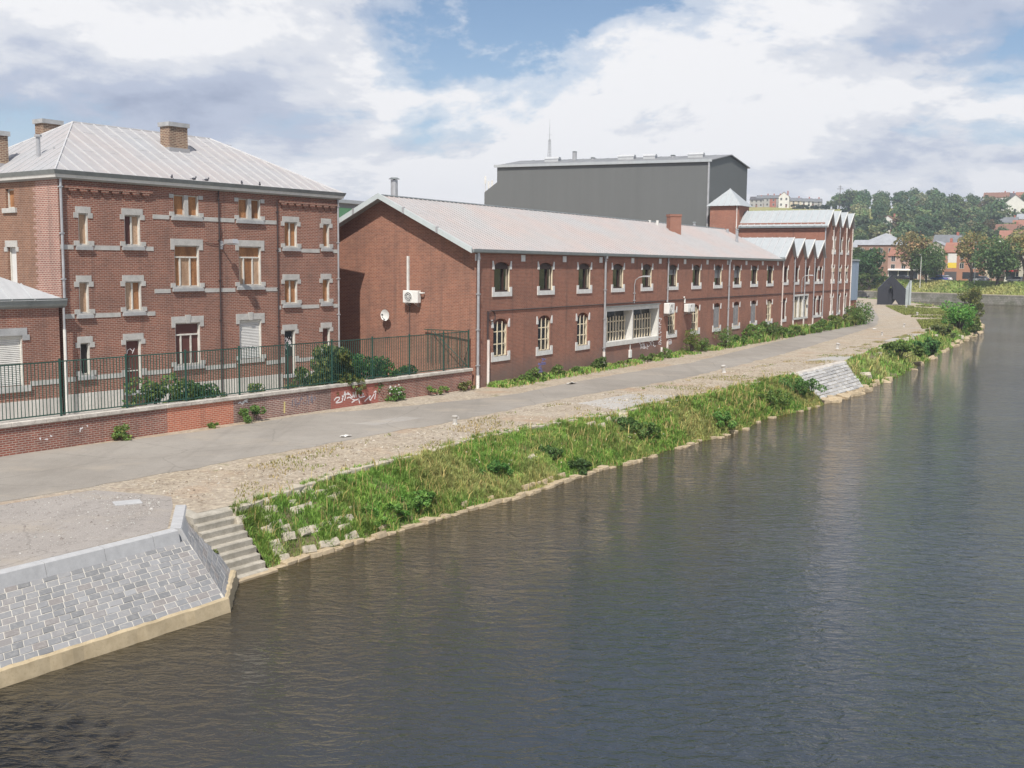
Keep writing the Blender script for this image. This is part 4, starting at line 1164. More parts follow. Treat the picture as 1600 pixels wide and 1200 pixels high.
# ------------------------------------------------------------------ low annex at the left
annex = empty('brick_annex', (-18.80, 44.96, AZ), A_ROT, label='low single-storey brick annex with white roller shutter at far left', cat='building')
AL0, AE = -8.0, Zr(6.55)
ax = (-3.4, -1.92, Zr(3.35), Zr(5.38))
am = MB(); wall_panel(am, AL0, -0.30, 0, AE, [(*ax, 0), (-6.6, -5.1, Zr(3.35), Zr(5.38), 0)], lambda s, o, z: (s, o - .25, z), 0.2)
am.quad((-0.30, -.25, 0), (-0.30, 6, 0), (-0.30, 6, AE), (-0.30, -.25, AE)); am.quad((AL0, -.25, 0), (AL0, 6, 0), (AL0, 6, AE), (AL0, -.25, AE))
am.build('wall', M['brick_house'], annex)
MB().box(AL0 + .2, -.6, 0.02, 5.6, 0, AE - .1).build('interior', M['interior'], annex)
for (a, b, c_, d) in (ax, (-6.6, -5.1, Zr(3.35), Zr(5.38))):
    w = MB().box(a, a + .05, -.2, -.07, c_, d).box(b - .05, b, -.23, -.07, c_, d).box(a + .05, b - .05, -.2, -.07, d - .1, d).build('window', M['wood_white'], annex)
    for k in range(26):
        z0 = c_ + (d - .1 - c_) * k / 26; z1 = c_ + (d - .1 - c_) * (k + 1) / 26
        MB().prism([(-.135, z0 + .003), (-.16, (z0 + z1) / 2), (-.145, z1 - .003), (-.10, z1 - .003), (-.10, z0 + .003)], 'x', a + .05, b - .05).build('slat', M['white_paint'], w)
    MB().prism(lintel_poly(a, b, d, .3, .2, .2, .3), 'y', -.29, -.18).build('lintel', M['bluestone'], w)
    MB().box(a - .25, b + .25, -.34, -.18, c_ - .24, c_).build('sill', M['stone'], w)
MB().box(-1.65, -0.32, -.275, -.2, Zr(3.30), Zr(3.50)).build('string_course', M['stone'], annex)
MB().box(AL0, -0.32, -.30, -.2, 0, Zr(2.72)).build('plinth', M['plinth'], annex)
MB().prism([(-.25, AE - .1), (-.38, AE - .02), (-.43, AE + .06), (-.50, AE + .3), (-.46, AE + .3), (-.38, AE + .12), (-.25, AE + .1)], 'x', AL0, -0.02).build('gutter', M['gutter'], annex)
ar = MB()
e0 = AE + .22
rp = [(AL0, -.5, e0), (-0.05, -.5, e0), (-0.05, 4.5, e0), (AL0, 4.5, e0), (AL0, 2.0, e0 + 1.55), (-3.4, 2.0, e0 + 1.55)]
ar.add(rp, [(0, 1, 5, 4), (1, 2, 5), (2, 3, 4, 5), (3, 2, 1, 0), (0, 4, 3)])
aroof = ar.build('roof', M['zinc_white'], annex)
n2 = Vector((0, -1.55, 2.5)).normalized()
for x in (-6.4, -5.4, -4.4, -3.4, -2.4, -1.45):
    t = 1 if x < -3.4 else (-0.05 - x) / 3.35
    seam(aroof, (x, -.5, e0), (x, -.5 + 2.5 * t, e0 + 1.55 * t), n2, M['zinc_white'])
pp = MB().tube([(-0.14, -.36, 0), (-0.14, -.36, AE - 1.0)], .065, 8).build('downpipe', M['white_paint'], annex)
MB().tube([(-0.14, -.36, AE - 1.0), (-0.14, -.36, AE - .1)], .05, 8).build('downpipe', M['pipe'], annex)

# ------------------------------------------------------------------ long two-storey workshop and saw-tooth ranges
LZ = 1.8
L_ROT = radians(90 - 30.69)
LP = (-1.969, 57.29, LZ)
shop = empty('brick_workshop', LP, L_ROT, label='long two-storey brick workshop with pale metal gable roof beside the path', cat='building')
zl = lambda z: z - LZ
U1, U2, U3 = 54.6, 69.55, 81.9
EV = zl(9.12); RIDGE = zl(12.0); HW = 6.0
up_u = [1.84, 6.84, 11.85, 16.8, 21.6, 26.4, 31.2, 36.05, 40.8, 45.4, 50.0]
lo_u = [1.80, 6.78, 11.78, 26.45, 31.25, 36.1, 40.9, 45.6, 50.2]
WW = 1.62
hu = [(u, u + WW, zl(6.92), zl(8.55), 0.22) for u in up_u]
hl = [(u, u + 1.52, zl(3.36), zl(5.46), 0.32) for u in lo_u]
dbl = (15.75, 24.4, zl(3.35), zl(5.42), 0)
fm = MB(); wall_panel(fm, 0, U1, 0, EV, hu + hl + [dbl], depth=0.28)
fm.quad((0, 2 * HW, 0), (U1, 2 * HW, 0), (U1, 2 * HW, EV), (0, 2 * HW, EV))
fm.poly([(U1, 0, 0), (U1, 2 * HW, 0), (U1, 2 * HW, EV), (U1, HW, RIDGE), (U1, 0, EV)])
fm.build('front_wall', M['brick_long'], shop)
gm = MB(); gm.poly([(0, 0, 0), (0, 0, EV), (0, HW, RIDGE), (0, 2 * HW, EV), (0, 2 * HW, 0)])
gm.build('gable_wall', M['brick_gable'], shop)
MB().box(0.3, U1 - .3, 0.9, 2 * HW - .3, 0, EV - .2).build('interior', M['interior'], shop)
# brick soldier relief along the verge corner
MB().box(-.012, .0, 0, .22, 0, EV - .3).build('corner_brickwork', M['brick_pink'], shop) if False else None

def white_ears(w, a, b, sp, c, arch_top):
    for s, sg in ((a, -1), (b, 1)):
        x0, x1 = (s - .21, s) if sg < 0 else (s, s + .21)
        zb, zt_ = sp - .14, sp + .32
        pts = [(x0, zb), (x1, zb), (x1, sp + .02), (x1 - .12, zt_), (x0, zt_)] if sg < 0 else [(x0, zb), (x1, zb), (x1, zt_), (x0 + .12, zt_), (x0, sp + .02)]
        MB().prism(pts, 'y', -0.03, 0.05).build('springer', M['white_block'], w)
    MB().prism([(a - .23, c - .26), (b + .23, c - .26), (b + .23, c + .26), (b + .0, c + .26), (b + .0, c), (a, c), (a, c + .26), (a - .23, c + .26)], 'y', -0.05, 0.07).build('sill', M['white_block'], w)

def upper_window(parent, u, c, d, W=WW, ah=0.22, style=0):
    a, b = u, u + W
    f = MB(); y0, y1 = .10, .17
    y0 = .05
    f.box(a, a + .10, y0, y1, c, d - ah); f.box(b - .10, b, .10, y1, c, d - ah); f.box(a + .10, b - .10, y0, y1, c, c + .09); f.box(a + .10, b - .10, y0, y1, d - ah - .16, d - ah + .02)
    f.box(a + W * .62, a + W * .62 + .07, y0, y1, c + .07, d - ah - .14)
    w = f.build('window', M['brown_frame'], parent)
    N = 8
    pts = [(a + W * k / N, d - ah + ah * (1 - (2 * k / N - 1) ** 2) ** 0.62) for k in range(N + 1)]
    MB().prism([(a, d - ah + .02)] + [(x, max(z, d - ah + .021)) for x, z in pts] + [(b, d - ah + .02)], 'y', .12, .15).build('arch_panel', M['brown_frame'], w)
    MB().box(b - .018, b + .001, -.0, .10, c, d - ah).build('jamb_lining', M['cream'], w)
    MB().box(a + .07, a + W * .62, .135, .150, c + .07, d - ah - .14).build('pane', M['glass'], w)
    MB().box(a + W * .62 + .05, b - .07, .135, .150, c + .07, d - ah - .14).build('pane', M['glass'], w)
    if style in (0, 2):
        MB().box(b - .19, b - .075, .118, .132, c + .08, d - ah - .16).build('reveal_strip', M['cream'], w)  # added cream strip standing in for the sunlit right reveal
    if style in (1, 2):
        zb = d - ah - .14 - (d - c) * (.42 if style == 1 else .25)
        for k in range(8):
            z0 = zb + (d - ah - .14 - zb) * k / 8
            MB().box(a + .07, b - .07, .09 + .004 * (k % 2), .13, z0, z0 + (d - ah - .14 - zb) / 8).build('blind_slat', M['shutter_grey'], w)
    white_ears(w, a, b, d - ah - .04, c, d)
    return w
styles = [0, 0, 0, 0, 0, 2, 3, 1, 1, 3, 3]
for u, s in zip(up_u, styles):
    upper_window(shop, u, zl(6.92), zl(8.55), style=s)

def barred_window(parent, u, c, d, W=1.52, ah=0.32, screen=False, frame='cream'):
    a, b = u, u + W
    f = MB(); y0, y1 = .07, .11
    f.box(a, a + .06, y0, y1 + .08, c, d - ah); f.box(b - .06, b, y0, y1 + .08, c, d - ah); f.box(a, b, y0, y1 + .08, c, c + .06)
    w = f.build('window', M[frame], parent)
    MB().box(a, b, .20, .215, c, d - ah).build('pane', M['glass'], w)
    N = 8
    pts = [(a + W * k / N, d - ah + ah * (1 - (2 * k / N - 1) ** 2) ** 0.62) for k in range(N + 1)]
    MB().prism([(a, d - ah + .001)] + [(x, max(z, d - ah + .002)) for x, z in pts] + [(b, d - ah + .001)], 'y', .20, .22).build('arch_panel', M['brown_panel'], w)
    if screen:
        MB().box(a + .06, b - .06, y0, y0 + .03, c + .06, d - ah - .04).build('screen', M['mesh_grey'], w)
        MB().box((a + b) / 2 - .05, (a + b) / 2 + .05, y0 - .015, y0 + .03, c + .1, d - ah - .1).build('bar', M['mesh_grey'], w)
    else:
        for k in (1, 2):
            x = a + W * k / 3; MB().box(x - .028, x + .028, y0 - .03, y0 + .015, c + .06, d - ah * .55).build('bar', M['cream'], w)
        for k in (1, 2):
            z = c + (d - ah - c) * k / 2.6; MB().box(a + .06, b - .06, y0 + .016, y0 + .045, z - .03, z + .03).build('bar', M['cream'], w)
    white_ears(w, a, b, d - ah - .04, c, d)
    return w
for i, u in enumerate(lo_u):
    barred_window(shop, u, zl(3.36), zl(5.46), screen=i in (5, 6, 7))
# the big double window in its concrete frame
a, b, c_, d = dbl[:4]
mid = a + (b - a) * .49
f = MB().box(a - .12, b + .12, -.10, .30, d - .02, d + .26).box(a - .12, b + .12, -.10, .30, c_ - .28, c_ + .02)
f.box(a - .12, a + .05, -.10, .60, c_ + .02, d - .02).box(b - .05, b + .12, -.10, .60, c_ + .02, d - .02).box(mid - .07, mid + .07, -.08, .60, c_ + .02, d - .02)
bw = f.build('window', M['white_paint'], shop, label='wide double window in a white concrete frame with cream bars')
MB().box(a - .18, b + .18, -.2, .02, d + .26, d + .32).build('drip_edge', M['gutter'], bw)
MB().box(a, b, .60, .63, c_, d).build('pane', M['glass'], bw)
MB().quad((a + .12, .0, d - .021), (b - .12, 0, d - .021), (b - .12, .6, d - .021), (a + .12, .6, d - .021)).build('head_lining', M['stone'], bw)
MB().box(a + .12, b - .12, .30, .6, c_ - .1, c_ + .019).build('bottom_lining', M['stone'], bw)
R5 = random.Random(2)
for x0, x1 in ((a + .05, mid - .07), (mid + .07, b - .05)):
    n = 9
    for k in range(n):
        x = x0 + (x1 - x0) * (k + .5) / n
        MB().box(x - .045, x + .045, .38, .44, c_ + .02, d - .42 + R5.uniform(-.05, .05)).build('bar', M['cream'], bw)
    for z in (c_ + .62, c_ + 1.32):
        MB().box(x0, x1, .441, .48, z - .04, z + .04).build('bar', M['cream'], bw)
# white tie blocks under the eaves
for u in [0.15] + [v + WW + 1.68 - .2 for v in up_u]:
    if u < U1 - .2: MB().box(u - .22, u + .22, -.03, .02, EV - .52, EV - .16).build('tie_block', M['white_block'], shop)
# cable line
MB().tube([(1.6, -.03, zl(5.90)), (15.5, -.03, zl(5.90)), (U3 - .5, -.03, zl(5.92))], 0.028, 6).build('cable', M['pipe_dark'], shop)
MB().tube([(1.55 + .36 * cos(t * .52), -.05, zl(5.62) + .30 * sin(t * .52)) for t in range(14)], .028, 6).tube([(1.15, -.05, zl(5.9)), (1.15, -.05, zl(4.3))], .05, 6).build('cable_coil', M['pipe_dark'], shop)
MB().tube([(1.15, -.09, 0), (1.15, -.09, zl(4.35))], .075, 8).build('conduit', M['pipe_white'], shop)
for u, hd in ((0.06, False), (15.45, True), (26.05, False), (39.3, True)):
    if u == 26.05: downpipe(shop, u, -.10, zl(5.75), EV + .1)
    else: downpipe(shop, u, -.12, 0, EV + .12, .075, white_to=zl(3.0) - (.2 if u > 1 else .5), head=hd)
# roof
GO = 0.62   # gable overhang
ov = 0.14
sl = (RIDGE - EV) / HW
r = MB()
zr = RIDGE + .14
e1 = zr - sl * (HW + ov)
nF = slope_roof(r, [(-GO, -ov, e1), (U1 + .1, -ov, e1), (U1 + .1, HW, zr), (-GO, HW, zr)], .13)
slope_roof(r, [(-GO, HW, zr), (U1 + .1, HW, zr), (U1 + .1, 2 * HW + ov, e1), (-GO, 2 * HW + ov, e1)], .13)
sroof = r.build('roof', M['zinc_long'], shop)
x = -GO + .35; k = 0
while x < U1:
    seam(sroof, (x, -ov, e1), (x, HW, zr), nF, M['zinc_long_seam'], .05, .035)
    x += .46 if x < 14 else .62
seam(sroof, (-GO, HW, zr), (U1 + .1, HW, zr), (0, 0, 1), M['gutter'], .22, .05, 'ridge_cap')
for s in (1, -1):
    y0, y1 = (-ov, HW) if s > 0 else (2 * HW + ov, HW)
    MB().add([(-GO - .05, y0, e1 - .20), (-GO - .05, y1, zr - .20), (-GO - .05, y1, zr + .10), (-GO - .05, y0, e1 + .10), (-GO + .04, y0, e1 - .20), (-GO + .04, y1, zr - .20), (-GO + .04, y1, zr + .10), (-GO + .04, y0, e1 + .10)],
             [(0, 1, 2, 3), (7, 6, 5, 4), (0, 4, 5, 1), (3, 2, 6, 7), (0, 3, 7, 4)]).build('bargeboard', M['barge'], sroof)
    for t in (0.28, 0.64):
        yy = y1 + (y0 - y1) * t; zz2 = zr + (e1 - zr) * t
        MB().box(-GO - .075, -GO + .05, yy - .06, yy + .06, zz2 - .2, zz2 + .13).build('barge_joint', M['pipe'], sroof)
    MB().quad((-GO + .04, y0, e1 - .15), (0.0, y0, e1 - .15), (0.0, y1, zr - .15), (-GO + .04, y1, zr - .15)).build('verge_soffit', M['soffit'], sroof)
MB().prism([(-ov - .02, e1 - .18), (-ov - .11, e1 - .14), (-ov - .12, e1 + .02), (-ov - .02, e1 - .02)], 'x', -GO + .05, U1 + .1).build('gutter', M['gutter'], sroof)
MB().box(-.02, U1, -ov, .0, EV - .03, EV + .02).build('soffit', M['soffit'], sroof)
def flue(parent, x, y, z0, z1, r_=.16, cap=.3, name='flue'):
    fl = MB().tube([(x, y, z0), (x, y, z1)], r_, 10).build(name, M['pipe'], parent)
    if cap: MB().tube([(x, y, z1 + .05), (x, y, z1 + .14)], [cap, cap * .6], 10).tube([(x, y, z1), (x, y, z1 + .06)], r_ * .3, 6).build('cowl', M['gutter'], fl)
    return fl
flue(sroof, 1.9, 6.8, RIDGE - .3, zl(13.15), .2, .33)
flue(sroof, 50.2, 3.1, zl(10.3), zl(11.85), .13, .2)
flue(sroof, 53.4, 5.2, zl(11.0), zl(12.1), .15, 0)

# saw-tooth ranges are one building continuing the workshop
saw = empty('sawtooth_factory', LP, L_ROT, label='brick saw-tooth roofed factory range with tall windows at the far end', cat='building')
S1D, S2D = 14.0, 9.6
z1v, z1p = zl(9.45), zl(11.35); z2v, z2p = zl(13.0), zl(14.75)
per1 = (U2 - U1) / 4; per2 = (U3 - U2) / 4
h_up = [(u, u + 1.25, zl(6.98), zl(8.55), .2) for u in (55.1, 58.9, 62.55, 66.4, 69.9 - 1.35)]
h_up = [(55.1, 56.45, zl(6.98), zl(8.55), .2), (58.95, 60.2, zl(6.98), zl(8.55), .2), (62.7, 63.95, zl(6.98), zl(8.55), .2), (66.15, 67.3, zl(6.98), zl(8.55), .2), (67.95, 69.1, zl(6.98), zl(8.55), .2)]
h_lo = [(55.0, 56.2, zl(3.4), zl(5.45), .25), (66.15, 67.3, zl(3.4), zl(5.45), .25), (67.95, 69.1, zl(3.4), zl(5.45), .25)]
big2 = (58.9, 63.9, zl(3.4), zl(5.55), 0)
m = MB(); wall_panel(m, U1 + .001, U2, 0, z1v, h_up + h_lo + [big2], depth=.26)
for k in range(4):
    v0 = U1 + per1 * k; m.poly([(v0 + .001, 0, z1v), (v0 + per1, 0, z1v), (v0 + per1 * .66, 0, z1p - .05)])
h3 = []
for u in (73.0, 76.1, 79.1):
    h3 += [(u, u + 1.15, zl(10.2), zl(11.85), .2), (u, u + 1.15, zl(6.95), zl(8.75), .2), (u, u + 1.15, zl(3.4), zl(5.5), .2)]
wall_panel(m, U2, U3, 0, z2v, h3, depth=.26)
for k in range(4):
    v0 = U2 + per2 * k; m.poly([(v0, 0, z2v), (v0 + per2, 0, z2v), (v0 + per2 * .66, 0, z2p - .05)])
m.quad((U2, 0, z1v - 1), (U2, S2D, z1v - 1), (U2, S2D, z2v + .3), (U2, 0, z2v + .3))
m.quad((U3, 0, 0), (U3, S2D, 0), (U3, S2D, z2v), (U3, 0, z2v))
m.quad((U2, S2D, 0), (U3, S2D, 0), (U3, S2D, z2v), (U2, S2D, z2v))
m.build('wall', M['brick_far'], saw)
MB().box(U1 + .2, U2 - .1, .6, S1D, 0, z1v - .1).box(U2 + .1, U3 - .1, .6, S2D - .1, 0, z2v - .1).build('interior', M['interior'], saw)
for (U, per, zv, zp, D) in ((U1, per1, z1v, z1p, S1D), (U2, per2, z2v, z2p, S2D)):
    for k in range(4):
        v0, v1, v2 = U + per * k, U + per * (k + .66), U + per * (k + 1)
        if k == 0: v0s, zvs = v0 - .25, zv - .15
        else: v0s, zvs = v0, zv
        r = MB(); nn = slope_roof(r, [(v0s, -.35, zvs + .08), (v1, -.35, zp), (v1, D, zp), (v0s, D, zvs + .08)], .12)
        ro = r.build('roof', M['zinc_bright'], saw)
        slope_roof(r2 := MB(), [(v1, -.30, zp - .02), (v2, -.30, zv + .06), (v2, D, zv + .06), (v1, D, zp - .02)], .08)
        r2.build('north_light', M['zinc_bright'], ro)
        if k == 0:
            y = .35
            while y < D:
                seam(ro, (v0s, y, zvs + .08), (v1, y, zp), nn, M['zinc_white'], .10, .06); y += .75
            MB().box(v0s - .12, v0s + .02, -.3, D, zvs - .10, zvs + .04).build('gutter', M['gutter'], ro)
        # white verge boards
        MB().add([(v0s, -.40, zvs - .10), (v1, -.40, zp - .14), (v1, -.40, zp + .05), (v0s, -.40, zvs + .10), (v0s, -.34, zvs - .10), (v1, -.34, zp - .14), (v1, -.34, zp + .05), (v0s, -.34, zvs + .10)],
                 [(0, 1, 2, 3), (7, 6, 5, 4), (0, 4, 5, 1), (3, 2, 6, 7), (0, 3, 7, 4), (1, 5, 6, 2)]).build('bargeboard', M['white_paint'], ro)
for (a, b, c_, d, ah) in h_up + h_lo + h3:
    f = MB().box(a, a + .06, .08, .16, c_, d - ah).box(b - .06, b, .08, .16, c_, d - ah).box(a, b, .08, .16, c_, c_ + .06)
    w = f.build('window', M['brown_frame'], saw)
    MB().box(b - .03, b + .001, .0, .08, c_, d - ah).build('jamb_lining', M['wood_white'], w)
    MB().box(a, b, .20, .22, c_, d).build('pane', M['glass'] if c_ > zl(6) and a > 70 else M['brown_panel'], w)
    white_ears(w, a, b, d - ah - .04, c_, d)
    if a > 70 and zl(6.5) < c_ < zl(8):
        MB().box(a - .02, b + .02, -.02, .08, d - .75, d - .35).build('panel', M['cream'], w)
a, b, c_, d, _ = big2
f = MB().box(a - .1, b + .1, -.07, .2, d, d + .18).box(a - .1, b + .1, -.07, .2, c_ - .2, c_)
for k in range(4): x = a + (b - a) * k / 3; f.box(x - .09, x + .09, -.05, .2, c_, d)
w = f.build('window', M['white_paint'], saw)
MB().box(a, b, .25, .27, c_, d).build('pane', M['glass'], w)
for k in range(9): x = a + (b - a) * (k + .5) / 9; MB().box(x - .09, x + .09, .1, .14, c_, d - .35).build('bar', M['cream'], w)
for u, wt in ((U1 + .02, True), (58.5, False), (62.25, False), (65.75, False), (69.5, False), (72.95, True), (75.75, False), (78.75, True), (81.6, True)):
    zt = z1v if u < U2 - .2 else z2v
    downpipe(saw, u, -.10, 0, zt, .065, white_to=zl(4.4) if wt and u > 60 else zl(3.2), mat='pipe' if not wt else 'pipe_white')
flue(saw, 60.8, 11.5, zl(9.5), zl(13.0), .14, .22); flue(saw, 57.2, 9.0, zl(10.3), zl(12.2), .2, 0); flue(saw, 56.2, 6.8, zl(9.8), zl(11.3), .2, 0)
# stair tower with pyramid roof
tw = empty('brick_tower', LP, L_ROT, label='square brick tower with pointed zinc pyramid roof behind the saw-teeth', cat='tower')
tx0, tx1, ty0, ty1, tz = 69.4, 72.9, 9.62, 13.0, zl(15.25)
MB().box(tx0, tx1, ty0, ty1, 0, tz).build('wall', M['brick_far'], tw)
o = .35
pr = MB().add([(tx0 - o, ty0 - o, tz), (tx1 + o, ty0 - o, tz), (tx1 + o, ty1 + o, tz), (tx0 - o, ty1 + o, tz), ((tx0 + tx1) / 2, (ty0 + ty1) / 2, zl(17.3))], [(0, 1, 4), (1, 2, 4), (2, 3, 4), (3, 0, 4), (3, 2, 1, 0)]).build('roof', M['zinc_bright'], tw)
ap = ((tx0 + tx1) / 2, (ty0 + ty1) / 2, zl(17.3))
for k in range(1, 6):
    t = k / 6; yb = ty0 - o + (ty1 - ty0 + 2 * o) * t; s_ = 1 - abs(2 * t - 1)
    seam(pr, (tx0 - o, yb, tz), (tx0 - o + (ap[0] - tx0 + o) * s_, yb, tz + (ap[2] - tz) * s_), (-.7, 0, .7), M['zinc_white'], .08, .05)
downpipe(tw, tx0 - .1, ty0 + .2, 0, tz, .06, mat='pipe_white')
# blue-grey clad shed at the very end
sh = empty('clad_shed', LP, L_ROT, label='blue-grey metal clad shed on orange brick base at far end of factory', cat='shed')
M['cladding_blue'] = plain('cladding_blue', (0.22, 0.27, 0.34), 0.5, 0.12, 1.0, streak=True)
MB().box(U3 + .3, U3 + 4.2, .2, 9, 0, zl(4.6)).build('base', M['brick_orange'], sh)
MB().box(U3 + .25, U3 + 4.3, .1, 9.1, zl(4.6), zl(9.3)).build('cladding', M['cladding_blue'], sh)
for k in range(7):
    MB().box(U3 + .5 + k * .56, U3 + .62 + k * .56, .04, .10, zl(4.65), zl(9.25)).build('rib', M['cladding_blue'], sh)
MB().box(U3 + .15, U3 + 4.4, .0, 9.2, zl(9.3), zl(9.48)).build('roof', M['zinc_bright'], sh)

# ------------------------------------------------------------------ dark clad hall behind
hall = empty('clad_hall', (22.39, 125, LZ), label='large dark grey metal-clad industrial hall towering behind the workshop', cat='hall')
HZ, HR = zl(20.45), zl(21.45)
a2, b2, c2 = Vector((0, 0, 0)), Vector((-24.5, 10.2, 0)), Vector((6.2, 9.1, 0))
d2 = b2 + c2; ec = c2 * .5; eb = b2 + ec
def P3(v, z): return (v.x, v.y, z)
MB().quad(P3(a2, 0), P3(b2, 0), P3(b2, HZ), P3(a2, HZ)).build('front_wall', M['cladding'], hall)
MB().poly([P3(a2, 0), P3(c2, 0), P3(c2, HZ), P3(ec, HR), P3(a2, HZ)]).poly([P3(b2, 0), P3(d2, 0), P3(d2, HZ), P3(eb, HR), P3(b2, HZ)]).quad(P3(c2, 0), P3(d2, 0), P3(d2, HZ), P3(c2, HZ)).build('end_wall', M['cladding'], hall)
r = MB()
ux = b2.normalized(); uy = c2.normalized()
def rp_(v, du, dv, z): return tuple(Vector(v) + ux * du + uy * dv + Vector((0, 0, z)))
slope_roof(r, [rp_(a2, -.25, -.25, HZ + .1), rp_(b2, .25, -.25, HZ + .1), rp_(eb, .25, 0, HR + .18), rp_(ec, -.25, 0, HR + .18)], .1)
slope_roof(r, [rp_(ec, -.25, 0, HR + .18), rp_(eb, .25, 0, HR + .18), rp_(d2, .25, .25, HZ + .1), rp_(c2, -.25, .25, HZ + .1)], .1)
hroof = r.build('roof', plain('hall_roof', (0.21, 0.21, 0.215), .5, .2, .5), hall)
V = [rp_(a2, -.27, -.30, HZ - .12), rp_(b2, .27, -.30, HZ - .12), rp_(b2, .27, -.30, HZ + .2), rp_(a2, -.27, -.30, HZ + .2)]
MB().poly(V).poly([tuple(Vector(p) + uy * .1) for p in V]).build('fascia', M['zinc_bright'], hroof)
for t in [k / 16 for k in range(1, 16)]:
    p, q_ = a2 + b2 * t, ec + b2 * t
    seam(hroof, P3(p, HZ + .1), P3(q_, HR + .18), (0, 0, 1), M['gutter'], .08, .04)
MB().tube([rp_(a2, .1, -.12, 0), rp_(a2, .1, -.12, HZ)], .12, 8).build('downpipe', M['pipe'], hall)
for t, s_ in ((.80, 1.), (.44, 1.1), (.33, .8), (.12, 1.0)):
    p = a2 + b2 * t + c2 * .32
    v = MB().box(-.9 * s_, .9 * s_, -.5, .5, 0, .5).prism([(-.55, .5), (.55, .5), (.3, .75), (-.3, .75)], 'x', -.95 * s_, .95 * s_)
    v.build('roof_vent', M['zinc_white'], hroof, loc=P3(p, HZ + .55), rz=atan2(ux.y, ux.x))
for t, h_ in ((.71, 1.3), (.24, .5), (.62, .5)):
    p = a2 + b2 * t + c2 * .4; flue(hroof, p.x, p.y, HZ + .4, HZ + .6 + h_, .28, .35)
p = a2 + b2 * .86 + c2 * .5
mast = empty('antenna_mast', (22.39 + p.x, 125 + p.y, LZ + HR + .1), label='thin lattice antenna mast standing on the dark hall roof', cat='antenna')
mm = MB()
for dx, dy in ((-.22, -.22), (.22, -.22), (0, .25)): mm.tube([(dx, dy, 0), (dx * .5, dy * .5, 2.6)], .04, 5)
for k in range(7):
    z = .2 + k * .36; mm.tube([(-.2, -.2, z), (.2, -.2, z + .2)], .022, 4).tube([(.2, -.2, z), (0, .22, z + .2)], .022, 4)
mm.build('lattice', M['steel'], mast)
MB().tube([(0, 0, 2.3), (0, 0, 4.6)], [.05, .02], 6).tube([(-.3, 0, 3.2), (.3, 0, 3.2)], .015, 4).tube([(0, 0, 4.6), (0, 0, 5.2)], .012, 4).build('whip', M['steel'], mast)
# lower lean-to on the left end of the hall
lt = MB()
f0, f1, f2 = b2, b2 + ux * 1.7, d2 + ux * 1.7
lt.poly([P3(f0, 0), P3(f1, 0), P3(f1, HZ - 3.1), P3(f0, HZ - 1.9)]).quad(P3(f1, 0), P3(f2, 0), P3(f2, HZ - 3.1), P3(f1, HZ - 3.1)).quad(P3(f0, HZ - 1.9), P3(f1, HZ - 3.1), P3(f2, HZ - 3.1), P3(d2, HZ - 1.9))
lt.build('lean_to', M['cladding'], hall)
ant = empty('panel_antenna', (22.39 + f1.x, 125 + f1.y + .6, LZ + HZ - 3.1), label='white panel antennas on short poles on the hall lean-to', cat='antenna')
for k, (dx, h_) in enumerate(((0.1, 2.0), (.5, 1.4), (.95, 1.5))):
    MB().tube([(dx, 0, -.3), (dx, 0, h_)], .04, 5).box(dx - .12, dx + .12, -.14, -.04, h_ - .9, h_).build('panel', M['white_paint'], ant)
# brick stack between workshop and hall
bs = empty('brick_stack', (13.55, 92, LZ), radians(15), label='short square orange brick chimney stack behind the workshop ridge', cat='chimney')
MB().box(-.50, .50, -.4, .4, 0, zl(12.75)).build('stack', M['brick_far'], bs)
MB().box(-.54, .54, -.44, .44, zl(12.6), zl(12.78)).build('cap', M['brick_far'], bs)
for dx in (-2.2, -1.5):
    MB().tube([(dx, 0, zl(9)), (dx, 0, zl(12.25))], .12, 6).build('vent_pipe', M['white_paint'], bs)
# office block seen in the gap between house and workshop
ob_ = empty('office_block', (-14.6, 96, LZ), radians(60), label='small grey office block with green panel seen between house and workshop', cat='building')
M['green_panel'] = plain('green_panel', (0.22, 0.50, 0.26), .6, .1, 1.0)
MB().box(-3, 9, 0, 6, 0, zl(13.6)).build('wall', plain('grey_render', (0.25, 0.26, 0.28), .7, .1, 1.0), ob_)
MB().box(-3.4, 9.4, -.5, 6.4, zl(13.6), zl(13.9)).build('roof', M['zinc_bright'], ob_)
MB().box(-2.4, 1.0, -.06, 0, zl(10.5), zl(13.2)).build('panel', M['green_panel'], ob_)
MB().box(1.3, 3.0, -.06, 0, zl(11.0), zl(12.8)).build('window', M['glass'], ob_)
# ================================================================== OBJECTS
# ------------------------------------------------------------------ perimeter wall and fence
F_ROT = radians(90 - 35.19)
FO = (-17.2, 35.71, GZ)
FLN = 26.15
# yard behind it
yd = empty('yard', FO, F_ROT, kind='structure')
MB().quad((-9, .15, .09), (FLN + .1, .15, .09), (FLN + 4, 16, .09), (-9, 24, .09)).build('paving', M['paving'], yd, kind='structure')
wall = empty('perimeter_wall', FO, F_ROT, label='low brick wall with stone coping and graffiti along the path', cat='wall')
secs = [(-8, 6.75, 'brick_wall'), (6.75, 9.99, 'brick_orange'), (9.99, 15.6, 'brick_wall_mottled'), (15.6, 18.75, 'brick_painted'), (18.75, FLN, 'brick_wall')]
for i, (a, b, mt) in enumerate(secs):
    MB().box(a, b, 0.0 if i % 2 else .006, .30, -.1, .97).build('wall_section', M[mt], wall, label={1: 'bright orange repaired brick section', 3: 'red painted section with white graffiti'}.get(i))
x = -8.0
Rc = random.Random(12)
while x < FLN:
    l = min(Rc.uniform(1.15, 1.3), FLN - x)
    MB().cbox(x + .004, x + l - .004, -.07, .37, .965, 1.115, .015).build('coping_stone', M['coping'], wall); x += l
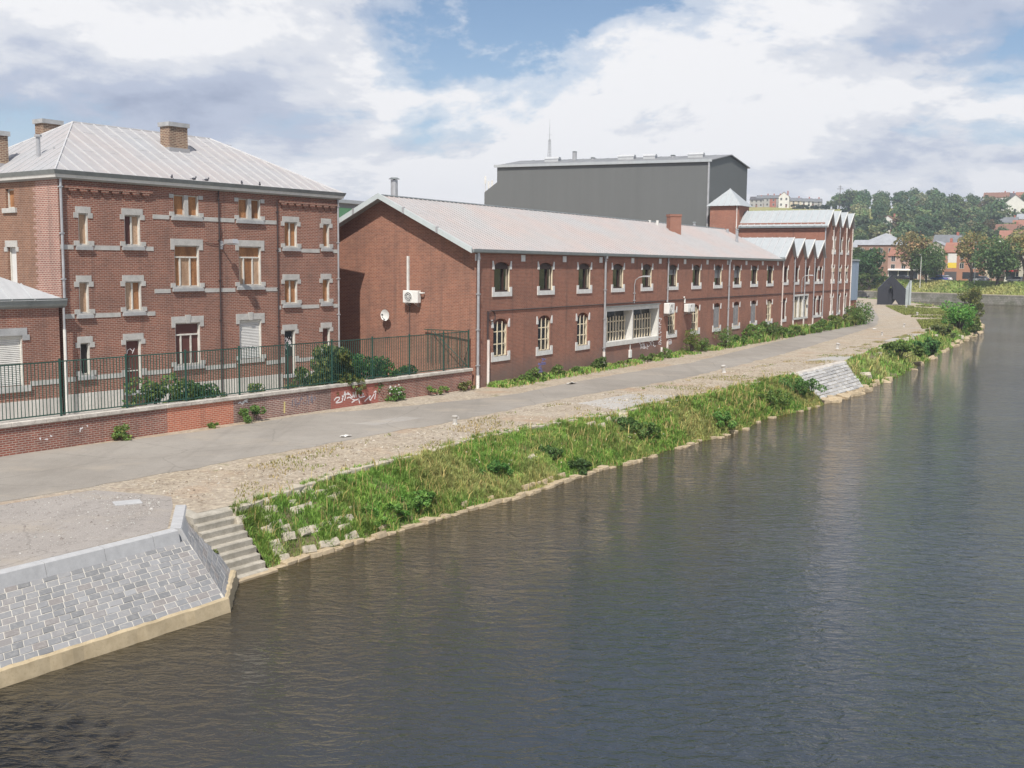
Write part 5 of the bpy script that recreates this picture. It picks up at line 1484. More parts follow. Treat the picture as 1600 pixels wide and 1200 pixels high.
def blob(mat, name, cx, cz, w, h, seed, label):
    R = random.Random(seed); m = MB(); N = 22
    pts = []
    for k in range(N):
        t = 2 * pi * k / N; r_ = .75 + .5 * R.random()
        pts.append((cx + w * .5 * cos(t) * r_, -.0035, min(.955, max(.05, cz + h * .5 * sin(t) * r_))))
    m.poly(pts)
    return m.build(name, mat, wall, label=label)
def stroke_group(parent, strokes, wdt, mp, mat, label):
    m = MB()
    for s in strokes: m.ribbon(s, wdt, mp)
    return m.build('graffiti', mat, parent, label=label)
def smooth_line(pts, n=5):
    P = [Vector(p) for p in pts]; out = []
    for i in range(len(P) - 1):
        p0, p1, p2, p3 = P[max(i - 1, 0)], P[i], P[i + 1], P[min(i + 2, len(P) - 1)]
        for k in range(n):
            t = k / n
            out.append(tuple(0.5 * ((2 * p1) + (p2 - p0) * t + (2 * p0 - 5 * p1 + 4 * p2 - p3) * t * t + (3 * p1 - p0 - 3 * p2 + p3) * t ** 3)))
    out.append(tuple(P[-1])); return out
GP = [[(905,1140),(935,1100),(975,1095),(968,1130),(930,1172),(1000,1160),(1020,1110),(1012,1062)],[(1008,1120),(1040,1055),(1050,1005),(1056,1080),(1040,1140)],[(1030,1060),(1075,1040),(1105,1048)],[(1075,1105),(1110,1088),(1140,1110)],
 [(1085,1015),(1120,1050),(1150,1090),(1165,1020)],[(1160,1010),(1178,1090),(1196,1000),(1204,1090)],[(1212,930),(1200,965),(1228,950),(1222,1000)],[(1246,950),(1240,1030),(1252,1085),(1325,1068)],[(1268,1012),(1300,1030),(1290,1060)],
 [(1150,1120),(1190,1130),(1240,1110)],[(1140,1168),(1185,1135)],[(1236,1100),(1250,1180)],[(1318,1150),(1365,1098),(1400,1062),(1384,1108),(1412,1130)],[(1405,1120),(1440,1060),(1455,1030)],[(1450,1010),(1480,985),(1472,1050),(1462,1112)]]
def gmap(x, y): return (15.80 + (x - 905) / 585 * 2.85, (1271 - 98 * (x - 905) / 585 - y) / 325 - .02)
S = [[gmap(*p) for p in q_] for q_ in GP]
stroke_group(wall, [smooth_line(s) for s in S], .055, lambda s, t: (s, -.004, t), M['graffiti_white'], 'white scrawled graffiti tag on red painted brick')
stroke_group(wall, [smooth_line([(10.25 + a, b) for a, b in s]) for s in ([(0, .78), (.1, .84), (.2, .76), (.28, .86)], [(.22, .74), (.36, .84), (.5, .80)], [(.3, .88), (.5, .9)])], .045, lambda s, t: (s, .002, t), M['graffiti_white'], 'small white scrawl beside the orange section')
stroke_group(wall, [[(12.78, .12), (12.80, .62)]], .085, lambda s, t: (s, .002, t), M['yellow_paint'], 'vertical yellow paint mark')
Rg = random.Random(31)
stroke_group(wall, [smooth_line([(13.3 + k * .13 + Rg.uniform(-.08, .08), .5 + Rg.uniform(-.2, .3)) for _ in range(4)]) for k in range(11)], .03, lambda s, t: (s, .002, t), M['graffiti_grey'], 'dark scribbles on mottled brick')
for x_, z_ in ((3.1, .62), (3.25, .66), (3.05, .55), (1.55, .44), (1.7, .40), (1.85, .47)):
    stroke_group(wall, [[(x_ + Rg.uniform(-.1, .1), z_ + Rg.uniform(-.05, .05)) for _ in range(3)]], .05, lambda s, t: (s, .002, t), M['graffiti_white'], None)
fence = empty('railing_fence', (FO[0], FO[1], GZ + 1.11), F_ROT, label='dark green metal railing fence on top of the low brick wall', cat='fence')
FH = 2.0; FY = .15
posts = [-8.3 + 2.685 * k for k in range(0, 13)] + [26.0]
posts = [2.39 + 2.69 * k for k in range(-4, 9)] + [26.02]
pm = MB().box(-.03, .03, FY - .03, FY + .03, 0, FH + .05).mesh('post', M['fence_green'])
for x in posts: put('post', pm, fence, (x, 0, 0))
for a, b in zip(posts, posts[1:]):
    for z in (.10, FH - .05):
        MB().box(a + .05, b - .05, FY - .02, FY + .02, z - .02, z + .02).build('rail', M['fence_green'], fence)
pk = MB().box(-.0105, .0105, FY - .0105, FY + .0105, .12, FH - .07).mesh('picket', M['fence_green'])
for a, b in zip(posts, posts[1:]):
    n = int(round((b - a) / .135))
    for k in range(1, n): put('picket', pk, fence, (a + (b - a) * k / n, 0, 0))
# return of the fence to the workshop
MB().box(25.98, 26.04, FY + .05, 3.2, FH - .07, FH - .03).build('rail', M['fence_green'], fence)
MB().tube([(26.0, FY + .1, .15), (26.0, 2.6, FH - .1)], .02, 6).build('brace', M['fence_green'], fence)
for k in range(1, 11): put('picket', pk, fence, (26.0, k * .28, 0))

# ------------------------------------------------------------------ things on the walls
def Lw(u, b, z):
    d = Vector((sin(radians(30.69)), cos(radians(30.69)), 0)); n = Vector((-d.y, d.x, 0))
    return Vector(LP) * 1.0 + d * u + n * b + Vector((0, 0, z - LZ))
def Aw(u, b, z):
    d = Vector((sin(radians(36.52)), cos(radians(36.52)), 0)); n = Vector((-d.y, d.x, 0))
    return Vector((-18.8, 44.96, AZ)) + d * u + n * b + Vector((0, 0, z - AZ))
def ac_unit(loc, rz, label, w=.85, h=.62, d=.34):
    o = empty('air_conditioner', loc, rz, label=label, cat='air conditioner', group='wall air conditioners')
    MB().cbox(-w / 2, w / 2, -d - .08, -.08, 0, h, .03).build('casing', M['ac_white'], o)
    m = MB(); cx, cz, rr = -w * .12, h * .5, h * .38
    N = 16
    m.tube([(cx + rr * cos(2 * pi * k / N), -d - .09, cz + rr * sin(2 * pi * k / N)) for k in range(N + 1)], .018, 5)
    for q_ in (.33, .66): m.tube([(cx + rr * q_ * cos(2 * pi * k / N), -d - .09, cz + rr * q_ * sin(2 * pi * k / N)) for k in range(N + 1)], .01, 4)
    for k in range(8): m.tube([(cx, -d - .09, cz), (cx + rr * cos(pi * k / 4), -d - .09, cz + rr * sin(pi * k / 4))], .008, 4)
    m.build('fan_grille', M['ac_white'], o)
    MB().poly([(cx + rr * cos(2 * pi * k / N), -d - .083, cz + rr * sin(2 * pi * k / N)) for k in range(N)]).build('fan', M['ac_dark'], o)
    for s_ in (-.3, .3):
        MB().prism([(0, -.05), (0, -.22), (-.03, -.22), (-d - .1, -.03), (-d - .1, 0), (0, 0)], 'x', s_ * w - .02, s_ * w + .02).build('bracket', M['steel'], o)
    return o
g_rot = L_ROT - pi / 2     # outward normal of the gable is -x of the workshop: rotate so local -y = outward
ac = ac_unit(Lw(0, 4.0, 6.27), g_rot, 'white air conditioner with tall duct on the brick gable wall', 1.0, .68)
MB().box(-.02 - .42, .10 - .42, -.12, -.005, .68, 2.55).build('duct', M['white_paint'], ac)
MB().tube([(.5, -.2, .55), (.72, -.2, .55), (.72, -.1, .55)], .05, 6).build('pipe', M['white_paint'], ac)
MB().tube([(-.3, -.03, 0), (-.3, -.03, -2.6)], .02, 5).build('drain', M['pipe_dark'], ac)
ac2 = ac_unit(Lw(25.9, -.02, 4.95), L_ROT, 'white air conditioner beside the double window, left of the two on the facade', 1.1, .78, .42)
MB().tube([(.0, -.1, .85), (.0, -.1, 1.0)], .04, 6).build('pipe', M['pipe'], ac2)
ac3 = ac_unit(Lw(30.0, -.02, 4.95), L_ROT, 'cream air conditioner right of the first one, above the weeds', 1.4, .62, .36)
MB().tube([(-.6, -.1, .68), (-.6, -.1, 1.0), (-.75, -.1, 1.15)], .06, 6).build('pipe', M['ac_white'], ac3)
# satellite dish on gable
dish = empty('satellite_dish', Lw(0, 5.75, 5.55), g_rot, label='small round satellite dish on the brick gable wall', cat='dish')
m = MB(); N = 20
rings = [(0, -.30), (.12, -.31), (.22, -.34), (.30, -.38)]
V = [(0, rings[0][1], 0)]
for r_, y in rings[1:]: V += [(r_ * cos(2 * pi * k / N), y, r_ * 1.05 * sin(2 * pi * k / N)) for k in range(N)]
F = [(0, 1 + k, 1 + (k + 1) % N) for k in range(N)]
for j in range(2): F += [(1 + j * N + k, 1 + (j + 1) * N + k, 1 + (j + 1) * N + (k + 1) % N, 1 + j * N + (k + 1) % N) for k in range(N)]
m.add(V, F).build('reflector', M['ac_white'], dish, smooth=True)
MB().tube([(0, -.02, -.25), (0, -.28, -.05)], .025, 6).build('arm', M['ac_dark'], dish)
MB().tube([(0, -.33, -.28), (0, -.62, -.1), (0, -.62, 0)], .018, 6).box(-.04, .04, -.66, -.58, -.02, .08).build('receiver', M['ac_dark'], dish)
# lamps
lampA = empty('wall_lamp', Aw(8.2, 0, 9.25), A_ROT, label='grey street lamp projecting from the boarded house facade', cat='lamp')
MB().box(-.1, .1, -.06, .0, -.25, .15).tube([(0, -.03, -.1), (0, -.35, .0), (0, -.62, .08)], .03, 8).build('bracket', M['pipe'], lampA)
m = MB().add([(-.15, -.40, .0), (.15, -.40, .0), (.20, -1.15, .02), (-.20, -1.15, .02), (-.10, -.40, .20), (.10, -.40, .20), (.13, -1.08, .22), (-.13, -1.08, .22)], [(3, 2, 1, 0), (4, 5, 6, 7), (0, 1, 5, 4), (1, 2, 6, 5), (2, 3, 7, 6), (3, 0, 4, 7)])
m.build('head', M['pipe'], lampA); MB().box(-.09, .09, -1.08, -.6, -.05, .0).build('lens', M['ac_white'], lampA)
MB().tube([(-.9, -.03, .05), (-.4, -.04, -.02), (0, -.05, -.02)], .012, 5).tube([(0, -.04, 0), (.05, -.04, .6), (0.1, -.04, .7)], .012, 5).build('cable', M['pipe_dark'], lampA)
def arm_lamp(u, z, label, h=1.25, reach=0.85):
    l = empty('wall_lamp', Lw(u, 0, z), L_ROT, label=label, cat='lamp', group='arm lamps on the workshop')
    MB().tube([(0, -.06, -.6), (0, -.06, h * .55), (0.02, -.12, h * .8), (.08, -.35, h * .95), (.16, -reach * .75, h)], .032, 7).build('arm', M['pipe'], l)
    for z_ in (-.4, .1): MB().box(-.07, .07, -.12, 0, z_ - .04, z_ + .04).build('bracket', M['pipe'], l)
    MB().add([(.08, -reach * .7, h - .04), (.26, -reach * .7, h - .04), (.29, -reach * 1.35, h - .03), (.09, -reach * 1.35, h - .03), (.10, -reach * .7, h + .06), (.24, -reach * .7, h + .06), (.26, -reach * 1.3, h + .07), (.12, -reach * 1.3, h + .07)],
             [(3, 2, 1, 0), (4, 5, 6, 7), (0, 1, 5, 4), (1, 2, 6, 5), (2, 3, 7, 6), (3, 0, 4, 7)]).build('head', M['pipe'], l)
arm_lamp(20.2, 6.45, 'curved arm lamp above the wide double window')
arm_lamp(61.3, 6.45, 'curved arm lamp on the saw-tooth part of the facade', 1.2)
m = MB().cbox(-.16, .16, -.14, 0, 0, .55, .02).tube([(0, -.05, .55), (0, -.05, 1.3)], .03, 6)
m.build('meter_box', M['ac_white'], loc=Lw(19.7, -.002, 2.1), rz=L_ROT, label='small pale meter box under the double window', cat='box')
# graffiti on the workshop facade
Rb = random.Random(77)
st_b = [smooth_line([(7.3 + Rb.uniform(-.5, .5), .30 + k * .085 + Rb.uniform(-.06, .06)) for _ in range(3)]) for k in range(10)]
stroke_group(shop, st_b, .07, lambda s, t: (s, -.004, t), M['graffiti_blue'], 'faded blue spray marks low on the wall')
st_w = [smooth_line([(x0 + Rb.uniform(-.3, .3), z0 + Rb.uniform(-.22, .22)) for _ in range(4)]) for x0, z0 in [(21.6 + .22 * k, .98 + .1 * sin(k)) for k in range(12)]]
st_w += [smooth_line([(25.0 + Rb.uniform(-.35, .35), 1.0 + k * .14 + Rb.uniform(-.1, .1)) for _ in range(4)]) for k in range(14)]
st_w += [smooth_line([(26.9 + Rb.uniform(-.5, .5), 1.0 + Rb.uniform(-.2, .2)) for _ in range(4)]) for k in range(7)]
stroke_group(shop, st_w, .045, lambda s, t: (s, -.004, t), M['graffiti_white'], 'white and pink scribbles by the double window')
for u in (25.2, 26.3):
    MB().tube([(u, -.08, -.05), (u, -.08, 1.05 if u > 26 else .7)], .08, 8).build('standpipe', M['pipe_white'], shop)
for u in (58.6, 60.9, 64.5, 65.3):
    MB().tube([(u, -.06, 0), (u, -.06, .75)], .06, 6).build('standpipe', M['pipe_white'], saw)

# ------------------------------------------------------------------ bollards, litter
def bollard(loc, label, s=1.0, tilt=0):
    o = empty('mooring_bollard', loc, rng.uniform(0, 3), label=label, cat='bollard', group='mooring bollards along the quay edge')
    m = MB(); N = 12
    prof = [(.20, -.1), (.19, .02), (.15, .07), (.14, .40), (.17, .46), (.19, .50), (.19, .56), (.16, .60), (0.06, .615)]
    for r_, z in prof: m.v += [(r_ * s * cos(2 * pi * k / N), r_ * s * sin(2 * pi * k / N), z * s) for k in range(N)]
    for j in range(len(prof) - 1):
        m.f += [(j * N + k, j * N + (k + 1) % N, (j + 1) * N + (k + 1) % N, (j + 1) * N + k) for k in range(N)]
    m.f.append(tuple((len(prof) - 1) * N + k for k in range(N)))
    m.build('post', M['bollard'], o)
    MB().tube([(.16 * s, 0, .36 * s), (.27 * s, 0, .40 * s), (.27 * s, 0, .48 * s), (.17 * s, 0, .50 * s)], .02 * s, 5).build('horn', M['bollard'], o)
    o.rotation_euler = (0, tilt, 0)
    return o
M['bollard'] = plain('bollard', (0.48, 0.47, 0.45), .6, .3, 4.0, dark=(.2, .16, .12))
for (x, y), lb, s in zip([(-2.35, 44.22), (13.34, 67.51), (26.78, 88.57), (36.81, 107.2), (44.7, 123.08), (57.83, 154.16), (66.13, 181.32)],
        ['nearest short steel mooring bollard at the path edge', 'second mooring bollard along the path, beside the grass tuft', 'mooring bollard above the restored stone slope', 'dark leaning bollard beyond the stone slope',
         'small bollard near the bend of the path', 'white bollard on the grassy point', 'farthest bollard near the black sculpture'], (.62, .78, .8, .6, .7, .8, .9)):
    bollard((x, y, GZ), lb, s, rng.uniform(-.15, .15))
def litter(loc, rz, label, s=1.0):
    m = MB(); n = 5; R = random.Random(int(loc[1] * 100))
    for i in range(n + 1):
        for j in range(3): m.v.append(((i / n - .5) * .42 * s, (j / 2 - .5) * .22 * s, .02 + R.uniform(0, .07) * s))
    for i in range(n):
        for j in range(2): m.f.append((i * 3 + j, i * 3 + 3 + j, i * 3 + 4 + j, i * 3 + 1 + j))
    return m.build('crumpled_paper', M['white_paint'], loc=loc, rz=rz, label=label, cat='litter')
litter((-6.33, 40.62, GZ + .006), .5, 'crumpled white paper on the asphalt near the dry verge')
litter((3.34, 59.97, GZ + .006), .9, 'white paper scrap on the asphalt near the workshop wall', 1.6)
litter((-6.6, 30.4, 1.55), .2, 'white plastic scrap among the stones of the bank', 1.0)
litter((39.5, 117.5, GZ + .02), 1.2, 'white rag on the ground by the path bend', 1.5)
# pigeons on the gutter of the house
pg = MB()
N = 8
for c_, r_ in (((0, 0, .10), (.15, .07, .075)), ((.13, 0, .20), (.05, .045, .05)), ((-.18, 0, .08), (.10, .035, .02))):
    b0 = len(pg.v); 
    for j in range(5):
        ph = -pi / 2 + pi * j / 4
        for k in range(N): pg.v.append((c_[0] + r_[0] * cos(ph) * cos(2 * pi * k / N), c_[1] + r_[1] * cos(ph) * sin(2 * pi * k / N), c_[2] + r_[2] * sin(ph)))
    for j in range(4): pg.f += [(b0 + j * N + k, b0 + j * N + (k + 1) % N, b0 + (j + 1) * N + (k + 1) % N, b0 + (j + 1) * N + k) for k in range(N)]
pgm = pg.mesh('pigeon', plain('pigeon', (.07, .07, .085), .7, .2, 10), smooth=True)
for u, b, lb in ((5.35, -.50, 'leftmost dark pigeon perched on the house gutter'), (6.55, -.50, 'dark pigeon next to the leftmost one on the house gutter'), (7.25, -.50, 'third dark pigeon from the left on the house gutter'), (9.3, -.50, 'dark pigeon on the gutter right of the chimney'), (10.4, -.5, 'rightmost dark pigeon perched on the house gutter')):
    put('pigeon', pgm, None, Aw(u, -.29, AZ + EAVE + .275), rng.uniform(0, 6), scale=.8, label=lb, cat='pigeon', group='pigeons on the gutter')

# ------------------------------------------------------------------ black house-shaped sculpture
sc = empty('sculpture', (69.9, 199.5, GZ), radians(-14), label='black house-shaped steel sculpture with grey slab beside the river bend', cat='sculpture')
hw_, hh, ht = 2.42, 2.95, 5.45
m = MB()
# front: two leaves around a house-shaped recess, small triangular gap at the foot
m.prism([(-hw_, 0), (-.62, 0), (-.62, 2.55), (-.15, 3.55), (-.15, ht), (-hw_, hh)], 'y', -.5, 1.0)
m.prism([(hw_, 0), (hw_, hh), (-.15, ht), (-.15, 3.55), (.22, 2.75), (.22, 1.1), (.78, .9), (1.40, 0)], 'y', -.5, 1.0)
m.build('frame', M['black_steel'], sc)
MB().prism([(-.62, 0), (.16, 0), (.78, .9), (.22, 1.1), (.22, 2.75), (.02, 3.15), (-.35, 3.05), (-.62, 2.55)], 'y', .35, .7).build('inner_leaf', M['black_steel'], sc)
MB().prism([(2.43, 0), (3.08, 0), (3.08, 4.25), (2.43, 2.9)], 'y', .25, 1.0).build('side_wall', M['grey_steel'], sc)
MB().box(3.09, 3.42, -.2, .9, 0, 4.5).build('slab', M['grey_steel'], sc)

# ================================================================== VEGETATION
def tinted_mesh(name, V, F, C, mat, smooth=False):
    """V (n,3), F (m,4) or (m,3) int arrays, C per-face colour"""
    me = bpy.data.meshes.new(name)
    V = np.asarray(V, 'f'); F = np.asarray(F, 'i')
    k = F.shape[1]
    me.vertices.add(len(V)); me.vertices.foreach_set('co', V.ravel())
    me.loops.add(F.size); me.loops.foreach_set('vertex_index', F.ravel())
    me.polygons.add(len(F)); me.polygons.foreach_set('loop_start', np.arange(0, F.size, k, dtype='i'))
    me.update(calc_edges=True)
    ca = me.color_attributes.new('tint', 'FLOAT_COLOR', 'CORNER')
    cc = np.repeat(np.c_[C, np.ones(len(C))], k, axis=0).astype('f')
    ca.data.foreach_set('color', cc.ravel())
    me.materials.append(mat)
    return me
def rot_rand(n, R, up_bias=0.0):
    v = R.normal(size=(n, 3)); v[:, 2] += up_bias; v /= np.linalg.norm(v, axis=1)[:, None]
    w = R.normal(size=(n, 3)); w -= (w * v).sum(1)[:, None] * v; w /= np.linalg.norm(w, axis=1)[:, None]
    return v, w          # normal, in-plane
def leaves(P, size, R, col, var=0.35, up=0.4, elong=1.6):
    """rhombic leaves at points P"""
    n = len(P)
    nrm, t = rot_rand(n, R, up)
    b = np.cross(nrm, t)
    s = size * R.uniform(.6, 1.3, n)[:, None]
    V = np.empty((n, 4, 3))
    V[:, 0] = P - t * s * elong * .5; V[:, 1] = P + b * s * .5 + nrm * s * .12; V[:, 2] = P + t * s * elong * .5; V[:, 3] = P - b * s * .5 + nrm * s * .12
    F = np.arange(n * 4).reshape(n, 4)
    col = np.asarray(col)
    if col.ndim == 1: col = np.repeat(col[None], n, 0)
    C = col * (1 + var * R.uniform(-1, 1, n)[:, None]); C[:, 0] *= R.uniform(.8, 1.25, n)
    return V.reshape(-1, 3), F, np.clip(C, .004, 1)
def cat_parts(parts):
    off = 0; VV, FF, CC = [], [], []
    for V, F, C in parts:
        VV.append(V); FF.append(F + off); CC.append(C); off += len(V)
    return np.concatenate(VV), np.concatenate(FF), np.concatenate(CC)
def clump_points(centers, radii, n_per, R, shell=.55, flat=.8):
    out = []
    for c, r in zip(centers, radii):
        v = R.normal(size=(n_per, 3)); v /= np.linalg.norm(v, axis=1)[:, None]
        rr = r * (shell + (1 - shell) * R.random(n_per) ** .5)
        v = v * rr[:, None] * np.array([1, 1, flat])
        out.append(c + v)
    return np.concatenate(out)
# grass blades
def blades(P, h, wid, R, col, lean=.35, var=.3):
    n = len(P)
    ang = R.uniform(0, 2 * pi, n); d = np.c_[np.cos(ang), np.sin(ang), np.zeros(n)]
    side = np.c_[-np.sin(ang + R.normal(0, .6, n)), np.cos(ang), np.zeros(n)]
    h = (h * R.uniform(.5, 1.25, n))[:, None]
    ln = (lean * R.uniform(.2, 1.6, n))[:, None]
    w = (wid * R.uniform(.6, 1.3, n))[:, None]
    up = np.array([0, 0, 1.])
    m_ = P + up * h * .6 + d * ln * h * .35
    t = P + up * h * (1 - .25 * ln) + d * ln * h
    V = np.empty((n, 5, 3))
    V[:, 0] = P - side * w * .5; V[:, 1] = P + side * w * .5; V[:, 2] = m_ + side * w * .42; V[:, 3] = m_ - side * w * .42; V[:, 4] = t
    idx = np.arange(n)[:, None] * 5
    F = np.concatenate([idx + np.array([[0, 1, 2]]), idx + np.array([[0, 2, 3]]), idx + np.array([[3, 2, 4]])])
    col = np.asarray(col)
    if col.ndim == 1: col = np.repeat(col[None], n, 0)
    C = np.clip(col * (1 + var * R.uniform(-1, 1, n)[:, None]), .004, 1)
    C = np.concatenate([C, C, C * 1.15])
    return V.reshape(-1, 3), F, C
GREEN = np.array([0.145, 0.27, 0.048]); LIME = np.array([0.24, 0.365, 0.07]); STRAW = np.array([0.42, 0.345, 0.16]); OLIVE = np.array([0.185, 0.235, 0.055]); DEEP = np.array([0.040, 0.090, 0.022])
def grid_scatter(grid, n, R, s_rng=(0, 1), t_rng=(0, .97)):
    G = np.array([[tuple(p) for p in col] for col in grid])
    ns, nt = G.shape[0] - 1, G.shape[1] - 1
    # area weights along s
    wts = np.linalg.norm(G[1:, 0] - G[:-1, 0], axis=1) * np.linalg.norm(G[:-1, 0] - G[:-1, -1], axis=1)
    lo, hi = int(s_rng[0] * ns), max(int(s_rng[0] * ns) + 1, int(s_rng[1] * ns))
    w = wts[lo:hi] / wts[lo:hi].sum()
    i = R.choice(np.arange(lo, hi), n, p=w); fs = R.random(n)
    t = R.uniform(*t_rng, n) * nt; k = np.minimum(t.astype(int), nt - 1); ft_ = (t - k)[:, None]; fs = fs[:, None]
    P = (G[i, k] * (1 - fs) + G[i + 1, k] * fs) * (1 - ft_) + (G[i, k + 1] * (1 - fs) + G[i + 1, k + 1] * fs) * ft_
    return P, (i + fs[:, 0]) / ns, t / nt
def nfield(P, sc, seed):
    return np.array([noise.noise(Vector((p[0] * sc, p[1] * sc, seed))) for p in P])
def bank_grass(name, grid, n, R, s_rng, hmul=1.0, wid=.022, sparse=None):
    P, s, t = grid_scatter(grid, n, R, s_rng)
    a = nfield(P, .55, 1.3); b = nfield(P, 1.4, 7.1); c_ = nfield(P, .28, 12.0)
    keep = np.ones(n, bool)
    if sparse is not None:
        keep &= R.random(n) < sparse(s, t, a, b)
    P, s, t, a, b, c_ = P[keep], s[keep], t[keep], a[keep], b[keep], c_[keep]
    col = GREEN + (LIME - GREEN) * np.clip(.5 + b * 1.1, 0, 1)[:, None]
    col = col + (OLIVE - col) * np.clip(a * 1.5 + .05, 0, .8)[:, None]
    col = col + (STRAW - col) * (np.clip(c_ * 2.0 - .15, 0, .5) + .08 * (R.random(len(P)) < .5))[:, None]
    h = (.22 + .16 * np.clip(a + .3, 0, 1)) * hmul * np.where(t < .12, .6, 1) * np.where(t > .85, .65, 1)
    tus = nfield(P, 3.3, 21.0); h = h * np.clip(.78 + 1.0 * tus, .3, 1.7)
    dead = R.random(len(P)) < .025; h = np.where(dead, h * 1.7 + .1, h); col = np.where(dead[:, None], STRAW * np.array([1.0, .92, .8]), col)
    col = col * (1 + .35 * nfield(P, 2.2, 33.0))[:, None]
    V, F, C = blades(P, h, wid, R, col, .5)
    me = tinted_mesh(name, V, F, C, M['grass_blade'])
    return put(name, me, kind='stuff')
R1 = np.random.default_rng(5)
o = bank_grass('bank_grass', grid1, 115000, R1, (0.0, .48), 1.0, .022, lambda s, t, a, b: np.where(s < .10, np.where((a + b * .6) > -.12, .95, .40), np.where((a * .6 + b) > -.42, 1, .35)))
tag(o, label='green and straw-coloured grass on the near part of the river bank', cat='grass')
o = bank_grass('bank_grass', grid1, 110000, R1, (.48, 1.0), 1.2, .034, lambda s, t, a, b: np.where((s < .56) & (t < .35), .45, 1.0))
tag(o, label='tall grass on the middle of the river bank up to the stone slope', cat='grass')
o = bank_grass('bank_grass', grid2, 70000, R1, (0.0, .42), 1.5, .07, lambda s, t, a, b: np.where((a + b) > -.15, 1.0, .25))
tag(o, label='grass and weeds on the river bank beyond the stone slope', cat='grass')

# broad-leaved weeds and shrubs as individual things
def shrub_mesh(name, R, w, d, h, nclump, nleaf, size, col, col2, flat=.8, spiky=False):
    c = np.c_[R.uniform(-.5, .5, nclump) * w, R.uniform(-.5, .5, nclump) * d, R.uniform(.15, .85, nclump) * h]
    k = 1 - (c[:, 2] / h) * .45; c[:, 0] *= k; c[:, 1] *= k
    r = R.uniform(.16, .30, nclump) * min(w, h)
    P = clump_points(c, r, nleaf // nclump, R)
    P[:, 2] = np.abs(P[:, 2])
    mixv = R.random(len(P))[:, None]
    hl = np.clip(P[:, 2:3] / h, 0, 1)
    colr = col + (col2 - col) * np.clip(mixv * .7 + hl * .0, 0, 1)
    return tinted_mesh(name, *leaves(P, size, R, colr), M['leaf']), c
def shrub(name, loc, R, w, d, h, nclump, nleaf, size, col, col2, label, cat='shrub', group=None, rz=0.0):
    o = empty(name, loc, rz, label=label, cat=cat, group=group)
    me, c = shrub_mesh('foliage', R, w, d, h, nclump, nleaf, size, np.asarray(col), np.asarray(col2))
    put('foliage', me, o)
    m = MB()
    for k in range(min(9, nclump)):
        m.tube([(c[k, 0] * .15, c[k, 1] * .15, -.05), (c[k, 0] * .5, c[k, 1] * .5, c[k, 2] * .55), tuple(c[k])], [.03 * h, .02 * h, .006 * h], 5)
    m.build('stem', M['bark'], o, uv=False)
    return o
def Fw(u, b, z=0.09): 
    d = Vector((sin(radians(35.19)), cos(radians(35.19)), 0)); n = Vector((-d.y, d.x, 0))
    return Vector(FO) + d * u + n * b + Vector((0, 0, z))
DK = (0.066, 0.125, 0.048); MD = (0.14, 0.235, 0.065); YG = (0.28, 0.31, 0.09)
R2 = np.random.default_rng(9)
shrub('shrub', Fw(7.3, .95), R2, 2.6, 1.5, 2.0, 16, 2600, .11, MD, (.10, .16, .05), 'leafy green shrub behind the railing left of the dark bush', group='shrubs behind the railing', rz=F_ROT)
shrub('shrub', Fw(9.0, 1.0), R2, 2.6, 1.6, 1.75, 18, 3400, .10, DK, MD, 'dense dark bush behind the railing below the boarded windows', group='shrubs behind the railing', rz=F_ROT)
shrub('shrub', Fw(12.0, 1.0), R2, 1.0, .8, 1.35, 7, 700, .09, MD, YG, 'thin yellowish weed behind the railing beside the dark bush', group='shrubs behind the railing', rz=F_ROT)
shrub('climbing_shrub', Fw(16.6, .9), R2, 2.2, 1.6, 3.2, 20, 4200, .14, DK, YG, 'tall climbing shrub rising above the railing at the house corner', group='shrubs behind the railing', rz=F_ROT)
shrub('shrub', Fw(15.0, .9), R2, 1.6, 1.2, 2.0, 12, 1600, .10, DK, YG, 'straggling shrub left of the tall climbing shrub', group='shrubs behind the railing', rz=F_ROT)
shrub('shrub', Fw(18.9, 1.1), R2, 2.8, 1.6, 2.25, 18, 3600, .10, (.045, .10, .03), MD, 'broad green shrub behind the railing in front of the gable', group='shrubs behind the railing', rz=F_ROT)
shrub('shrub', Fw(21.4, 1.0), R2, 2.6, 1.3, 1.5, 14, 2200, .09, (.05, .11, .03), MD, 'lower green shrub sloping down toward the gable corner', group='shrubs behind the railing', rz=F_ROT)
for i, (u, hh_, lb) in enumerate(((1.0, .9, 'sparse weed behind the railing nearest the annex'), (3.6, .8, 'sparse weed behind the railing left of the brown door'), (5.6, 1.0, 'yellow-flowered weed behind the railing below the brown door'), (13.7, 1.3, 'small weed behind the railing below the second door'))):
    shrub('weed', Fw(u, .55), R2, 1.6, .5, hh_, 7, 420, .08, MD, YG, lb, 'weed', 'weeds behind the railing', F_ROT)
# weeds at the foot of the perimeter wall
for u, w, h_, col2, lb in ((4.65, .8, .62, YG, 'green weed at the wall foot left of the orange section'), (8.7, .6, .22, YG, 'tiny weed under the orange wall section'), (10.75, 1.2, .75, MD, 'bright green weed at the wall foot right of the orange section'),
                           (19.6, 1.4, .85, MD, 'white-flowering weed at the wall foot right of the graffiti'), (23.0, 2.6, .5, YG, 'low green weed by the end of the perimeter wall'), (25.3, 1.6, .55, STRAW, 'dry straw weed under the end of the perimeter wall')):
    shrub('weed', Fw(u, -.28, 0), R2, w, .5, h_, 8, 620, .07, (.12, .21, .05), col2, lb, 'weed', 'weeds along the perimeter wall', F_ROT)
# white blossoms on that flowering weed
fl = MB(); Rf = random.Random(5)
for k in range(16):
    x, y, z = Rf.uniform(-.4, .4), Rf.uniform(-.25, .1), Rf.uniform(.35, .8)
    fl.box(x - .03, x + .03, y - .03, y + .03, z - .02, z + .02)
wd_ = [o for o in bpy.data.objects if o.get('label', '').startswith('white-flowering')][0]
fl.build('blossom', M['white_paint'], wd_)
